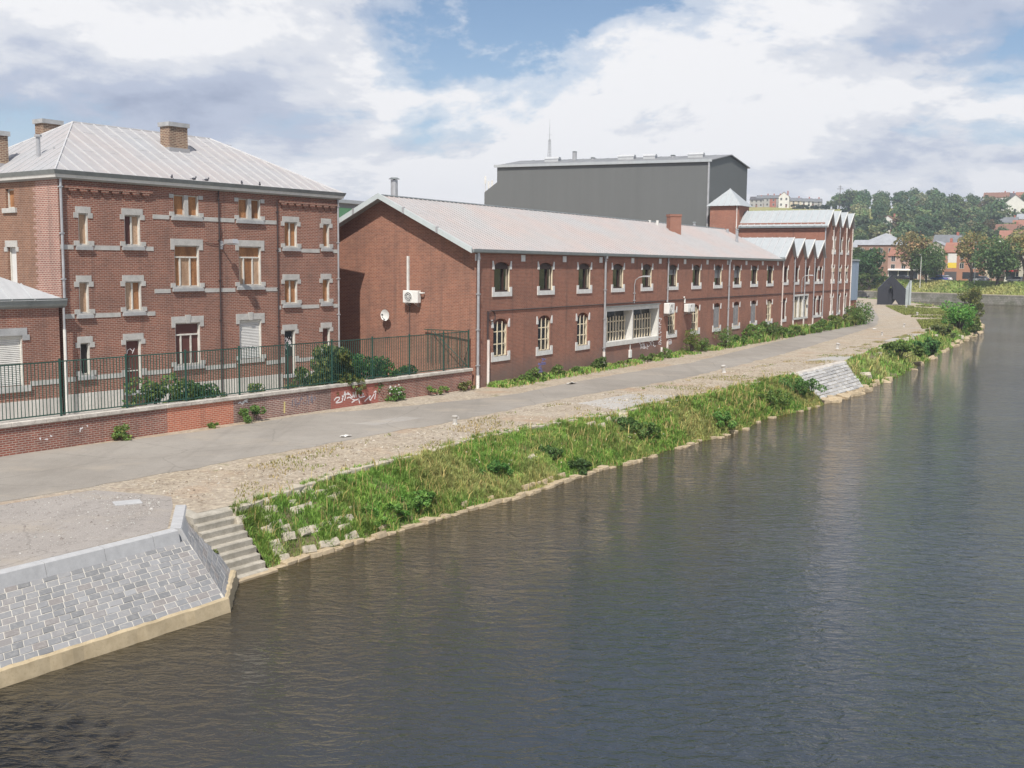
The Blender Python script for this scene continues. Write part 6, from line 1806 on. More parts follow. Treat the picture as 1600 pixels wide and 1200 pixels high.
# weeds at the workshop foot
spec = [(2.8, 1.9, .35, YG, 'low weed under the first barred window of the workshop'), (4.9, 1.9, .85, (.14, .24, .05), 'bright green weed between the first two barred windows'), (7.9, 1.6, .7, MD, 'dark weed below the blue spray marks'),
        (10.4, 1.8, .45, MD, 'low weed below the third barred window'), (13.4, 1.1, .85, DK, 'round dark bush at the workshop foot left of the drainpipe'), (16.9, 3.0, .35, YG, 'grass patch right of the hopper drainpipe'),
        (20.9, 2.8, .55, MD, 'low weeds under the double window'), (24.0, 2.4, .8, MD, 'weeds right of the meter box'), (29.4, 1.7, 2.2, (.20, .26, .05), 'tall yellow-green shrub under the cream air conditioner'),
        (31.8, 2.2, 1.1, MD, 'green weeds right of the tall yellow-green shrub'), (37.0, 2.6, 2.0, MD, 'tall dark green weed by the second hopper drainpipe'), (40.5, 3.2, .9, OLIVE, 'weeds below the screened windows'),
        (44.6, 3.6, 1.7, OLIVE, 'tall olive weeds near the end of the workshop'), (48.6, 3.4, 1.7, (.09, .11, .05), 'tall dull weeds before the first saw-tooth'), (53.0, 3.6, 1.0, MD, 'green weeds under the first saw-tooth'),
        (57.5, 4.0, .9, MD, 'green weeds under the second saw-tooth'), (62.0, 4.0, .9, MD, 'low weeds under the big saw-tooth window'), (67.0, 4.0, 1.2, MD, 'green weeds under the last low saw-tooth'), (71.5, 4.5, 1.6, OLIVE, 'olive weeds under the first tall saw-tooth'),
        (76.0, 4.5, 1.5, YG, 'yellow-green weeds under the tall saw-teeth'), (80.5, 5.0, 2.4, MD, 'large weed mass at the far factory corner'), (84.5, 4.5, 3.0, (.10, .15, .05), 'large shrub in front of the blue-grey shed')]
for u, w, h_, c2_, lb in spec:
    shrub('weed', Lw(u, -.8 if u < 60 else -1.0, GZ), R2, w, 1.0 if u < 40 else 1.8, h_, 12, 1300 if h_ > .8 else 800, .07 if u < 40 else .13, (.13, .21, .055), c2_, lb, 'weed', 'weeds along the workshop wall', L_ROT)
# thin strip of grass along the wall foot
n = 34000
u = R1.uniform(1.0, 84, n); b = -np.abs(R1.normal(0, .55, n)) - .05
d_ = np.array([sin(radians(30.69)), cos(radians(30.69))]); n_ = np.array([-d_[1], d_[0]])
P = np.c_[LP[0] + d_[0] * u + n_[0] * b, LP[1] + d_[1] * u + n_[1] * b, np.full(n, GZ)]
f1 = nfield(P, .5, 3.0); kk = (f1 > -.12) & (b > -1.6); P, f1 = P[kk], f1[kk]
col = GREEN + (LIME - GREEN) * R1.random((len(P), 1)); col = col + (STRAW - col) * (R1.random((len(P), 1)) < .3)
uu = u[kk]
hh2 = (.22 + .2 * np.clip(f1, 0, 1)) * (1 + 2.0 * np.clip((uu - 34) / 14, 0, 1))
V, F, C = blades(P, hh2, .05 + .05 * np.clip((uu - 34) / 14, 0, 1).mean(), R1, col, .45)
put('verge_grass', tinted_mesh('verge_grass', V, F, C, M['grass_blade']), kind='stuff', label='strip of grass along the foot of the workshop wall', cat='grass')
# dry tufts scattered over the verge between path and bank, and the grassy point
def scatter_poly(n, R, A, B):
    A_ = np.array([tuple(p) for p in resample(A, 200)]); B_ = np.array([tuple(p) for p in resample(B, 200)])
    i = R.integers(0, 199, n); f = R.random((n, 1)); t = R.random((n, 1))
    a = A_[i] * (1 - f) + A_[i + 1] * f; b_ = B_[i] * (1 - f) + B_[i + 1] * f
    p = a * (1 - t) + b_ * t
    return np.c_[p, np.full(n, GZ)]
lo_v = [(-8.8, 34.0), (-5.87, 40.5 - .4), (-2.6, 44.0), (4.2, 54.9), (9.6, 61.9), (21.8, 80.0), (29.4, 92.1), (38.2, 106.1), (44.8, 117.9)]
P = scatter_poly(26000, R1, lo_v, [(-7.7, 29.4), (-5.5, 34.1), (-3.1, 38.0), (4.7, 48.9), (9.9, 56.2), (23.5, 76.9), (32.0, 93.8), (41.8, 110.2), (47.5, 119)])
f1 = nfield(P, .35, 2.0); f2 = nfield(P, 1.6, 4.0)
kk = (f1 + f2 * .7) > .22; P = P[kk]; f1 = f1[kk]
col = STRAW + (OLIVE - STRAW) * np.clip(R1.random((len(P), 1)) + nfield(P, .3, 9.0)[:, None] * 1.5, 0, 1)
V, F, C = blades(P, np.full(len(P), .09), .03, R1, col * 1.15, .5)
put('dry_tufts', tinted_mesh('dry_tufts', V, F, C, M['grass_blade']), kind='stuff', label='dry grass tufts on the bare verge beside the path', cat='grass')
P = scatter_poly(22000, R1, [(45.5, 119.5), (52.5, 140), (59.5, 167), (66, 191)], [(50, 124), (60, 144), (69, 168), (75.5, 197)])
f1 = nfield(P, .12, 2.0); kk = f1 > -.15; P = P[kk]
col = OLIVE + (LIME - OLIVE) * R1.random((len(P), 1)) * .6; col = col + (STRAW - col) * .3 * R1.random((len(P), 1))
V, F, C = blades(P, np.full(len(P), .26), .14, R1, col, .6)
put('point_grass', tinted_mesh('point_grass', V, F, C, M['grass_blade']), kind='stuff', label='thin grass on the river point by the sculpture', cat='grass')
# leafy plants on the bank
def bank_loc(s, t, grid=None): 
    p = bank_pt(grid or grid1, s, t); return (p.x, p.y, p.z - .03)
for s, t, w, d, h_, c1_, c2_, lb in ((.115, .72, 1.6, 1.1, .62, (0.139, 0.264, 0.054), (0.217, 0.357, 0.078), 'bright broad-leaved plants low on the bank near the steps'), (.16, .70, 1.6, 1.1, .65, (0.124, 0.248, 0.054), (0.202, 0.341, 0.078), 'bright broad-leaved plants right of the first clump'),
        (.265, .60, 1.3, 1.0, .7, (0.093, 0.186, 0.046), (0.139, 0.248, 0.062), 'green clump halfway along the near bank'), (.375, .86, 1.0, .7, .75, (.07, .13, .045), MD, 'dark leafy plant at the waterline'), (.36, .55, .9, .8, .6, (.09, .16, .05), MD, 'dark leafy plant above the waterline one'),
        (.515, .58, 2.0, 1.6, 1.15, (0.116, 0.225, 0.062), (0.186, 0.326, 0.093), 'round green bush in the middle of the bank'), (.50, .42, 1.1, .9, .9, (0.093, 0.186, 0.054), MD, 'smaller dark bush above the round green bush'), (.68, .72, 1.8, 1.4, .9, (0.116, 0.217, 0.046), (0.186, 0.295, 0.078), 'leafy clump low on the tall grass bank'),
        (.86, .60, 2.6, 2.2, 1.2, (0.109, 0.217, 0.046), (0.171, 0.295, 0.078), 'tall leafy clump before the stone slope'), (.95, .55, 2.6, 2.4, 1.5, (0.093, 0.202, 0.054), (0.155, 0.279, 0.078), 'tallest clump right beside the stone slope')):
    shrub('bank_plant', bank_loc(s, t), R2, w * 1.15, d * 1.15, h_ * .72, 18, 1900, .075, c1_, c2_, lb, 'plant', 'leafy plants on the near bank', .98)
for s, t, w, d, h_, c1_, c2_, lb in ((.035, .55, 5, 3, 1.5, (0.109, 0.202, 0.046), (0.171, 0.279, 0.078), 'leafy clump just beyond the stone slope'), (.06, .75, 4, 2.5, 1.5, (0.078, 0.171, 0.054), MD, 'dark leafy clump at the waterline beyond the stone slope'), (.125, .45, 6.0, 4.5, 3.6, (0.116, 0.248, 0.046), (0.186, 0.357, 0.078), 'large bright green bush on the bank near the bend'),
        (.14, .7, 4.5, 3, 1.9, (0.124, 0.186, 0.062), OLIVE, 'olive scrub below the large bright bush'), (.19, .35, 3.5, 3.0, 5.0, (0.139, 0.202, 0.062), (0.310, 0.326, 0.093), 'yellowish tall bush on the tip of the point'), (.095, .4, 4, 3, 1.4, (0.139, 0.171, 0.078), OLIVE, 'low scrub left of the large bright bush')):
    shrub('bank_plant', bank_loc(s, t, grid2), R2, w, d, h_, 16, 2600, .17, c1_, c2_, lb, 'plant', 'bushes on the far part of the bank', .9)
# small yellow/white flowers in the grass
n = 420
P, s, t = grid_scatter(grid1, n, R1, (.22, .95), (.1, .8)); P[:, 2] += R1.uniform(.25, .5, n)
V, F, C = leaves(P, .05, R1, np.where(R1.random((n, 1)) < .6, np.array([[.62, .60, .45]]), np.array([[.55, .47, .08]])), .1, 1.5, 1.0)
put('wild_flowers', tinted_mesh('wild_flowers', V, F, C, M['leaf']), kind='stuff', label='tiny white and yellow wild flowers in the bank grass', cat='flowers')

# loose pebbles and rubble on the verge
def pebbles(name, P, size, R, cols, label):
    n = len(P)
    base = np.array([(1, 0, 0), (-.5, .8, 0), (-.5, -.8, 0), (0, 0, .7), (.1, .1, -.5)])
    ang = R.uniform(0, 2 * pi, n); c, s_ = np.cos(ang), np.sin(ang)
    sz = size * R.lognormal(0, .45, n)
    V = base[None] * R.uniform(.6, 1.2, (n, 5, 1)) * sz[:, None, None]
    X = V[:, :, 0] * c[:, None] - V[:, :, 1] * s_[:, None]; Y = V[:, :, 0] * s_[:, None] + V[:, :, 1] * c[:, None]
    V = np.stack([X, Y, V[:, :, 2]], 2) + P[:, None, :]
    idx = np.arange(n)[:, None] * 5
    F = np.concatenate([idx + np.array([f]) for f in ((0, 1, 3), (1, 2, 3), (2, 0, 3))])
    cc = np.asarray(cols)[R.integers(0, len(cols), n)] * R.uniform(.7, 1.2, (n, 1))
    return put(name, tinted_mesh(name, V.reshape(-1, 3), F, np.concatenate([cc, cc, cc]), M['pebble']), kind='stuff', label=label, cat='pebbles')
t_ = NT('pebble'); a_ = t_.n('ShaderNodeAttribute', attribute_name='tint'); M['pebble'] = t_.bsdf(a_.outputs['Color'], .9, spec=.15)
Pv = scatter_poly(9000, R1, [(-11.5, 31.6), (-8.8, 34.9), (-5.6, 40.2), (-2.6, 44.0), (4.2, 54.9), (9.6, 61.9), (21.2, 80.0)], [(-8.9, 29.2), (-7.7, 29.4), (-5.5, 34.1), (-3.1, 38.0), (4.7, 48.9), (9.9, 56.2), (23.5, 76.9)])
kp = nfield(Pv, .6, 15.0) > -.25; Pv = Pv[kp]; Pv[:, 2] += .005
pebbles('pebbles', Pv, .028, R1, [(.42, .36, .28), (.34, .28, .21), (.48, .43, .36), (.24, .19, .14)], 'small pebbles and rubble scattered over the bare verge')
Pg = scatter_poly(3500, R1, [(-14.0, 19.0), (-11.6, 22.4), (-9.4, 25.9), (-9.5, 28.6)], [(-17.6, 24.2), (-14.2, 28.2), (-12.3, 30.3), (-9.9, 29.8)]); Pg[:, 2] += .008
pebbles('pebbles', Pg, .016, R1, [(.40, .38, .35), (.32, .29, .27), (.46, .44, .41), (.25, .22, .2)], 'fine loose gravel on the forecourt above the stone slope')
for (x, y, z), w, lb in (((-7.55, 26.95, .75), .35, 'small weed between the steps and the stone slope'), ((-8.25, 27.75, 1.45), .45, 'weed at the upper left edge of the steps'), ((-7.3, 28.3, 1.2), .3, 'tiny weed at the right edge of the steps')):
    shrub('weed', (x, y, z), R2, w, w, .32, 6, 260, .05, (.10, .17, .045), YG, lb, 'weed', 'weeds by the steps')
# ================================================================== FAR BANK, TOWN, HILL
def tree_proto(name, seed, H, W, nclump, per, leaf, c1, c2, trunk=.28, crown0=.28, flat=.8):
    R = np.random.default_rng(seed)
    c = []
    while len(c) < nclump:
        p = R.uniform(-1, 1, 3)
        if (p ** 2).sum() < 1 and (p ** 2).sum() > .05: c.append(p)
    c = np.array(c)
    ch = H * (1 - crown0)
    cen = np.c_[c[:, 0] * W * .40, c[:, 1] * W * .40, H * crown0 + ch * (.5 + c[:, 2] * .40)]
    rad = R.uniform(.13, .24, nclump) * W
    P = clump_points(cen, rad, per, R, .5, flat)
    tone = np.repeat(R.random(nclump), per)[:, None]
    col = np.asarray(c1) + (np.asarray(c2) - np.asarray(c1)) * np.clip(tone * .8 + R.random((len(P), 1)) * .35, 0, 1)
    crown = tinted_mesh('crown', *leaves(P, leaf, R, col, .3, .5, 1.3), M['leaf'])
    m = MB(); rr = H * .028
    m.tube([(0, 0, -.5), (0.02 * H, 0, H * crown0 * .6), (0, .02 * H, H * crown0 * 1.2), (0, 0, H * .72)], [rr * 1.4, rr, rr * .8, rr * .25], 7)
    for k in range(6):
        q_ = cen[k % nclump]; z0 = H * (crown0 * .75 + .06 * k)
        m.tube([(0, 0, z0), (q_[0] * .5, q_[1] * .5, z0 + (q_[2] - z0) * .55), tuple(q_)], [rr * .5, rr * .32, rr * .1], 5)
    return crown, m.mesh('trunk', M['bark'], uv=False)
def plant_tree(name, proto, loc, rz, s, **kw):
    o = empty(name, loc, rz, **kw)
    put('trunk', proto[1], o, scale=s); put('crown', proto[0], o, scale=s)
    return o
G1, G2 = (0.075, 0.146, 0.055), (0.155, 0.260, 0.085)
O1, O2 = (0.211, 0.211, 0.081), (0.341, 0.300, 0.122)
B1_, B2_ = (0.155, 0.098, 0.049), (0.390, 0.284, 0.139)
P1_, P2_ = (.10, .125, .070), (.16, .18, .095)
pt_green = tree_proto('green', 1, 11, 11.5, 34, 170, .42, G1, G2, crown0=.16)
pt_oval = tree_proto('oval', 2, 10.5, 9.5, 30, 170, .42, G1, (.07, .12, .035), crown0=.14)
pt_brown = tree_proto('brown', 3, 11.5, 9, 24, 90, .42, O1, B2_, crown0=.30)
pt_thin = tree_proto('thin', 4, 11.5, 8, 22, 75, .42, O1, O2, crown0=.32)
def at_px(px, Y): return (px - 800) / 1682.0 * Y * 1.003
def far_loc(px, Y, dz=0.0):
    x = at_px(px, Y); return (x, Y, far_ground(x, Y) + dz)
for px, Y, pr, s, rz, lb in ((1352, 285, pt_oval, 1.0, 0.3, 'dark green round tree beside the sculpture on far bank'), (1334, 300, pt_oval, .85, 2.1, 'green bushy tree half hidden by the factory end'), (1417, 284, pt_brown, 1.12, 1.0, 'sparse brownish tree behind the sculpture'),
        (1441, 280, pt_green, .88, 2.0, 'broad green tree right of the brownish one'), (1509, 271, pt_thin, 1.10, .5, 'sparse olive tree in front of the orange house'), (1551, 262, pt_green, 1.06, 4.0, 'large dark green tree on the grassy far bank'),
        (1591, 262, pt_brown, 1.16, 5.2, 'brownish tree at the right picture edge')):
    plant_tree('riverside_tree', pr, far_loc(px, Y), rz, s, label=lb, cat='tree', group='trees along the far bank')
R6 = np.random.default_rng(14)
for px, Y, h_, lb in ((1340, 281, 3.2, 'bushy scrub at foot of the far bank left of sculpture'), (1352, 276, 2.2, 'low green scrub just left of the sculpture'), (1375, 288, 2.0, 'yellowish scrub behind the sculpture')):
    shrub('shrub', far_loc(px, Y), R6, 6, 4, h_, 16, 1400, .3, (.06, .10, .03), OLIVE, lb, 'shrub', 'scrub on the far bank')
# far bank grass
idx = [i for i, p in enumerate(FL) if 150 < p.y < 300 and p.x > 60]
n = 26000
ii = R6.choice(idx, n); dd = R6.uniform(.6, 11, n)
ts_ = R6.uniform(-8, 8, n)
P = np.array([(FL[i].x + FN[i].x * d - FN[i].y * q_, FL[i].y + FN[i].y * d + FN[i].x * q_, 0) for i, d, q_ in zip(ii, dd, ts_)])
P[:, 2] = [far_z(x, y, d) - .05 for (x, y, _), d in zip(P, dd)]
col = OLIVE * 1.3 + (STRAW - OLIVE * 1.3) * np.clip(nfield(P, .08, 3.)[:, None] + R6.random((n, 1)) * .6, 0, 1)
V, F, C = blades(P, np.full(n, .55), .28, R6, col, .6)
put('far_bank_grass', tinted_mesh('far_bank_grass', V, F, C, M['grass_blade']), kind='stuff', label='yellow-green grass covering the far bank above the river wall', cat='grass')

# ---- added out-of-view tree, put here to darken the near corner of the water
pt_shade = tree_proto('quay', 41, 12.5, 7.2, 26, 150, .30, G1, G2, crown0=.34)
plant_tree('added_shade_tree', pt_shade, (-10.9, 7.6, GZ), .4, 0.95, label='added out-of-view tree left of the stone slope, made to shade the water', cat='tree')
# ---- houses
def render_mat(name, c): 
    return plain(name, c, .85, .12, .6)
HM = {k: render_mat('render_' + k, c) for k, c in dict(white=(.66, .64, .60), cream=(.56, .49, .38), grey=(.36, .35, .34), pink=(.44, .29, .24), orange=(.36, .18, .12), brown=(.27, .16, .115), stone=(.42, .38, .32), red=(.36, .13, .095)).items()}
RM = {k: plain('roof_' + k, c, .8, .2, .8) for k, c in dict(slate=(.155, .16, .17), pale=(.30, .31, .33), tile=(.29, .135, .095), brown=(.20, .105, .075), dark=(.085, .08, .085)).items()}
M['far_glass'] = glass_mat('far_glass', (.03, .033, .038), .15)
def win_mesh(w, h):
    f = MB().box(-w / 2 - .08, w / 2 + .08, -.05, .0, -.08, 0).box(-w / 2 - .08, w / 2 + .08, -.05, .0, h, h + .08).box(-w / 2 - .08, -w / 2, -.05, 0, 0, h).box(w / 2, w / 2 + .08, -.05, 0, 0, h).box(-.03, .03, -.045, -.012, 0, h)
    g = MB().box(-w / 2, w / 2, -.012, .02, 0, h)
    return f.mesh('window', M['wood_white']), g.mesh('pane', M['far_glass'])
WIN = win_mesh(1.0, 1.35)
WINB = win_mesh(1.9, 1.4)
def town_house(name, loc, rz, w, d, h, rh, wallm, roofm, cols, rows, label, group='houses beyond the river', hip=False, chim=1, along=True, shop=None, garage=False, cat='house', side_win=True, base=-1.5):
    o = empty(name, loc, rz, label=label, cat=cat, group=group)
    mw = MB()
    mw.quad((-w / 2, 0, base), (w / 2, 0, base), (w / 2, 0, h), (-w / 2, 0, h)); mw.quad((-w / 2, d, base), (w / 2, d, base), (w / 2, d, h), (-w / 2, d, h))
    for s in (-1, 1):
        if along and not hip: mw.poly([(s * w / 2, 0, base), (s * w / 2, d, base), (s * w / 2, d, h), (s * w / 2, d / 2, h + rh), (s * w / 2, 0, h)])
        else: mw.quad((s * w / 2, 0, base), (s * w / 2, d, base), (s * w / 2, d, h), (s * w / 2, 0, h))
    if not along and not hip:
        for y in (0, d): mw.poly([(-w / 2, y, h), (w / 2, y, h), (0, y, h + rh)])
    mw.build('wall', wallm, o)
    r = MB(); e = .35
    if hip:
        k = min(w, d) / 2
        c = [(-w / 2 - e, -e, h), (w / 2 + e, -e, h), (w / 2 + e, d + e, h), (-w / 2 - e, d + e, h)]
        q0, q1 = ((-w / 2 + k, d / 2, h + rh), (w / 2 - k + .01, d / 2, h + rh)) if w >= d else ((0, k, h + rh), (0, d - k + .01, h + rh))
        if w >= d: r.add(c + [q0, q1], [(0, 1, 5, 4), (1, 2, 5), (2, 3, 4, 5), (3, 0, 4), (3, 2, 1, 0)])
        else: r.add(c + [q0, q1], [(0, 1, 4), (1, 2, 5, 4), (2, 3, 5), (3, 0, 4, 5), (3, 2, 1, 0)])
    elif along:
        sl_ = rh / (d / 2)
        slope_roof(r, [(-w / 2 - .15, -e, h - sl_ * e + .1), (w / 2 + .15, -e, h - sl_ * e + .1), (w / 2 + .15, d / 2, h + rh + .1), (-w / 2 - .15, d / 2, h + rh + .1)], .15)
        slope_roof(r, [(-w / 2 - .15, d / 2, h + rh + .1), (w / 2 + .15, d / 2, h + rh + .1), (w / 2 + .15, d + e, h - sl_ * e + .1), (-w / 2 - .15, d + e, h - sl_ * e + .1)], .15)
    else:
        sl_ = rh / (w / 2)
        slope_roof(r, [(-w / 2 - e, -.2, h - sl_ * e + .1), (0, -.2, h + rh + .1), (0, d + .2, h + rh + .1), (-w / 2 - e, d + .2, h - sl_ * e + .1)], .15)
        slope_roof(r, [(w / 2 + e, -.2, h - sl_ * e + .1), (0, -.2, h + rh + .1), (0, d + .2, h + rh + .1), (w / 2 + e, d + .2, h - sl_ * e + .1)], .15)
    ro = r.build('roof', roofm, o)
    for k in range(chim):
        cx = (-1) ** k * w * .32
        MB().box(cx - .35, cx + .35, d * .5 - .35, d * .5 + .35, h + rh * .35, h + rh + .9).build('chimney', HM['red'], ro)
    st = h / rows
    for r_ in range(rows):
        for c_ in range(cols):
            if r_ == 0 and (shop or garage): continue
            x = -w / 2 + w * (c_ + .5) / cols; z = r_ * st + st * .32
            if r_ == 0 and c_ == cols // 2:
                dr = MB().box(x - .5, x + .5, -.03, .02, 0, 2.1).build('door', RM['brown'], o)
                MB().box(x - .42, x + .42, -.05, -.03, 1.5, 1.95).build('pane', M['far_glass'], dr); continue
            f = put('window', WIN[0], o, (x, -.002, z)); put('pane', WIN[1], f)
    if side_win:
        for r_ in range(rows):
            for yy in (d * .3, d * .7):
                f = put('window', WIN[0], o, (-w / 2 - .002, yy, r_ * st + st * .32), rz=-pi / 2); put('pane', WIN[1], f)
    if garage:
        MB().box(-w / 2 + .5, -w / 2 + 3.6, -.04, .02, 0, 2.5).build('garage_door', RM['dark'], o)
        MB().box(.3, w / 2 - .4, -.04, .02, .6, 2.4).build('window', M['far_glass'], o)
    if shop:
        MB().box(-w / 2 + .3, w / 2 - .3, -.04, .02, .4, 2.5).build('shop_window', M['far_glass'], o)
        for k in range(4): x = -w / 2 + .3 + (w - .6) * k / 3; MB().box(x - .09, x + .09, -.07, .0, .2, 2.6).build('pillar', HM['white'], o)
        MB().prism([(0, 2.75), (0, 3.15), (-.9, 2.75), (-.9, 2.65)], 'x', -w / 2 + .2, w / 2 - .2).build('awning', shop, o)
    return o
M['awning_red'] = plain('awning_red', (.42, .03, .04), .7, .1, 1.0)
fr = radians(-30)          # facades look back across the river
def row(px, Y, *a, dz=0, rz=fr, **k): return town_house('town_house', far_loc(px, Y, dz), rz, *a, **k)
row(1368, 318, 13.5, 13, 10.0, 3.6, HM['brown'], RM['pale'], 5, 3, 'brown building with big grey hip roof left of the trees', hip=True, chim=0)
row(1404, 303, 8.5, 9, 6.8, 2.2, HM['pink'], RM['tile'], 3, 3, 'pink-orange rendered house behind the brownish tree', along=True, shop=HM['white'])
row(1452, 309, 10.5, 11, 8.3, 2.8, HM['stone'], RM['pale'], 4, 3, 'stone-coloured house with pale grey gable roof', along=False, chim=1, shop=HM['cream'])
row(1468, 330, 8, 10, 9.6, 3.0, HM['grey'], RM['slate'], 3, 3, 'grey house with stepped slate roof behind the pale one', along=True, chim=1)
oh = row(1494, 294, 9.6, 10, 7.8, 2.6, HM['orange'], RM['tile'], 3, 3, 'orange brick house with bright terracotta roof and banner', garage=True, chim=1)
bn = empty('banner', far_loc(1479, 290.3), fr, label='white and yellow banner hanging on the orange brick house', cat='banner')
MB().box(-1.1, 1.1, -.03, .0, 4.9, 7.3).build('cloth', HM['white'], bn); MB().box(-1.1, 1.1, -.03, .0, 3.5, 4.89).build('cloth', plain('banner_yellow', (.75, .55, .06), .7, .05, 1.0), bn)
row(1524, 310, 8.5, 10, 7.8, 3.0, HM['cream'], RM['brown'], 3, 3, 'cream house with brown roof behind the olive tree', chim=2)
row(1545, 325, 9, 10, 8.2, 3.0, HM['brown'], RM['brown'], 3, 3, 'brown brick house with white-trimmed gable', along=False, chim=1)
row(1566, 305, 8, 9, 7.4, 2.8, HM['pink'], RM['tile'], 3, 3, 'pink house with red tile roof behind the large tree', chim=1)
row(1586, 292, 8, 9, 7.2, 2.8, HM['white'], RM['slate'], 3, 3, 'white house with red shop awning at the right edge', shop=M['awning_red'], chim=1)
row(1612, 285, 9, 9, 7.4, 2.8, HM['stone'], RM['brown'], 3, 3, 'stone house cut by the right picture edge', chim=1)
row(1345, 335, 9, 10, 8.2, 2.2, HM['white'], RM['pale'], 3, 3, 'long pale roofed house behind the factory end', chim=1)
row(1430, 335, 9, 9, 7.5, 2.6, HM['white'], RM['brown'], 3, 3, 'white house tucked between the trees', chim=1)
row(1582, 345, 11, 10, 6.5, 3.0, HM['grey'], RM['brown'], 4, 2, 'house with long dull brown roof at the upper right', chim=1)
# hill houses
hl_ = [(1376, 470, 7, 7, 5.2, 2.6, 'white', 'brown', 2, 2, 'small white house among the hillside trees', False, 2.5), (1571, 560, 13, 11, 9, 5.5, 'white', 'slate', 3, 2, 'bright white gabled house high on the right hillside', False, 0),
       (1541, 648, 14, 9, 7.5, 3.0, 'white', 'brown', 5, 2, 'white and red house on the ridge at right', True, 0), (1556, 652, 12, 9, 6.8, 3.4, 'pink', 'dark', 4, 2, 'pink house on the ridge right of the white one', True, 0),
       (1588, 640, 12, 9, 7.5, 3.6, 'white', 'tile', 4, 2, 'red-roofed white house on the ridge at the edge', True, 0), (1562, 455, 10, 8, 5.5, 2.6, 'white', 'brown', 3, 2, 'low white house on the lower right slope', True, 0),
       (1590, 470, 11, 8, 6, 2.6, 'grey', 'tile', 3, 2, 'grey house with red roof on the right slope', True, 0), (1575, 420, 12, 9, 6, 3, 'white', 'tile', 3, 2, 'white house with red roof above the town', True, 0),
       (1560, 500, 9, 8, 5, 2.5, 'cream', 'slate', 2, 2, 'cream house on the middle right slope', True, 0), (1592, 520, 10, 8, 5.5, 2.5, 'white', 'pale', 3, 2, 'pale-roofed house on the middle right slope', True, 0), (1596, 400, 10, 8, 6.5, 3, 'stone', 'brown', 3, 2, 'brown-roofed house low at the right edge', True, 0)]
for px, Y, w, d, h, rh, wm_, rm_, c_, r_, lb, al, dz in hl_:
    town_house('hill_house', far_loc(px, Y, dz), radians(-28), w, d, h, rh, HM[wm_], RM[rm_], c_, r_, lb, 'houses on the hillside', along=al, base=-4)
# terrace on the skyline, left
tl = [(1173, 8, 9.0, 'grey', 'dark', 'leftmost dark roofed terrace house on the skyline'), (1183, 8, 10.5, 'grey', 'slate', 'grey terrace house second from left on the skyline'), (1192, 8.5, 10.5, 'red', 'slate', 'red brick terrace house on the skyline'),
      (1202, 8, 10.5, 'grey', 'slate', 'grey terrace house left of the white gable on the skyline'), (1230, 9, 7.0, 'cream', 'slate', 'low cream house right of the white gable on the skyline'), (1246, 9, 6.2, 'white', 'slate', 'low white house on the skyline'), (1260, 10, 6.0, 'grey', 'slate', 'rightmost low grey house on the skyline')]
for px, w, h, wm_, rm_, lb in tl:
    town_house('terrace_house', far_loc(px, 655), radians(-18), w * .98 if px < 1210 else w, 8, h * .50, 2.0, HM[wm_], RM[rm_], 3, 2, lb, 'terrace on the skyline', chim=1, base=-4)
town_house('terrace_house', far_loc(1215, 648), radians(-18), 6, 9, 6.6, 2.6, HM['white'], RM['brown'], 2, 2, 'tall white gabled house with red roof on the skyline', 'terrace on the skyline', along=False, base=-4)

# ---- cars
def make_car(name, loc, rz, mat, label, wagon=False):
    o = empty(name, loc, rz, label=label, cat='car', group='cars parked on the far bank')
    hb = 1.42
    prof = [(-2.1, .32), (-2.12, .62), (-1.95, .82), (-1.75 if not wagon else -1.95, .92), (1.1, .92), (2.0, .74), (2.12, .55), (2.1, .32)]
    m = MB(); ys = [(-.84, .0), (-.80, .06), (.80, .06), (.84, .0)]
    m.prism(prof, 'y', -.84, .84); m.build('body', mat, o)
    cab = [(-1.75 if not wagon else -2.0, .92), (-1.15 if not wagon else -1.8, hb), (.25, hb), (1.05, .92)]
    m = MB(); n = 4
    V = [(x, -.78 if z < 1 else -.62, z) for x, z in cab] + [(x, .78 if z < 1 else .62, z) for x, z in cab]
    m.add(V, [(0, 1, 2, 3), (7, 6, 5, 4), (0, 4, 5, 1), (2, 6, 7, 3)]); m.build('window', M['far_glass'], o)
    MB().add([(-1.2 if not wagon else -1.85, -.64, hb - .02), (.3, -.64, hb - .02), (.3, .64, hb - .02), (-1.2 if not wagon else -1.85, .64, hb - .02), (-1.1, -.58, hb + .05), (.15, -.58, hb + .05), (.15, .58, hb + .05), (-1.1, .58, hb + .05)],
             [(4, 5, 6, 7), (0, 1, 5, 4), (1, 2, 6, 5), (2, 3, 7, 6), (3, 0, 4, 7)]).build('roof', mat, o)
    for x in (-1.3, 1.35):
        for y in (-.80, .80):
            w = MB().tube([(x, y - .09, .32), (x, y + .09, .32)], .32, 12).build('wheel', M['pipe_dark'], o)
            MB().tube([(x, y - .10, .32), (x, y + .10, .32)], .18, 8).build('rim', M['steel'], w)
    for y in (-.62, .62):
        MB().box(2.02, 2.13, y - .14, y + .14, .56, .70).build('headlight', M['ac_white'], o)
        MB().box(-2.14, -2.05, y - .12, y + .12, .62, .78).build('tail_light', M['awning_red'], o)
    return o
cp = {k: NT('car_' + k).bsdf(c, .25, spec=.5, Coat_Weight=.6) for k, c in dict(white=(.72, .72, .72), silver=(.45, .47, .5), blue=(.03, .10, .34), black=(.015, .015, .018), grey=(.14, .15, .16)).items()}
drv = radians(122)
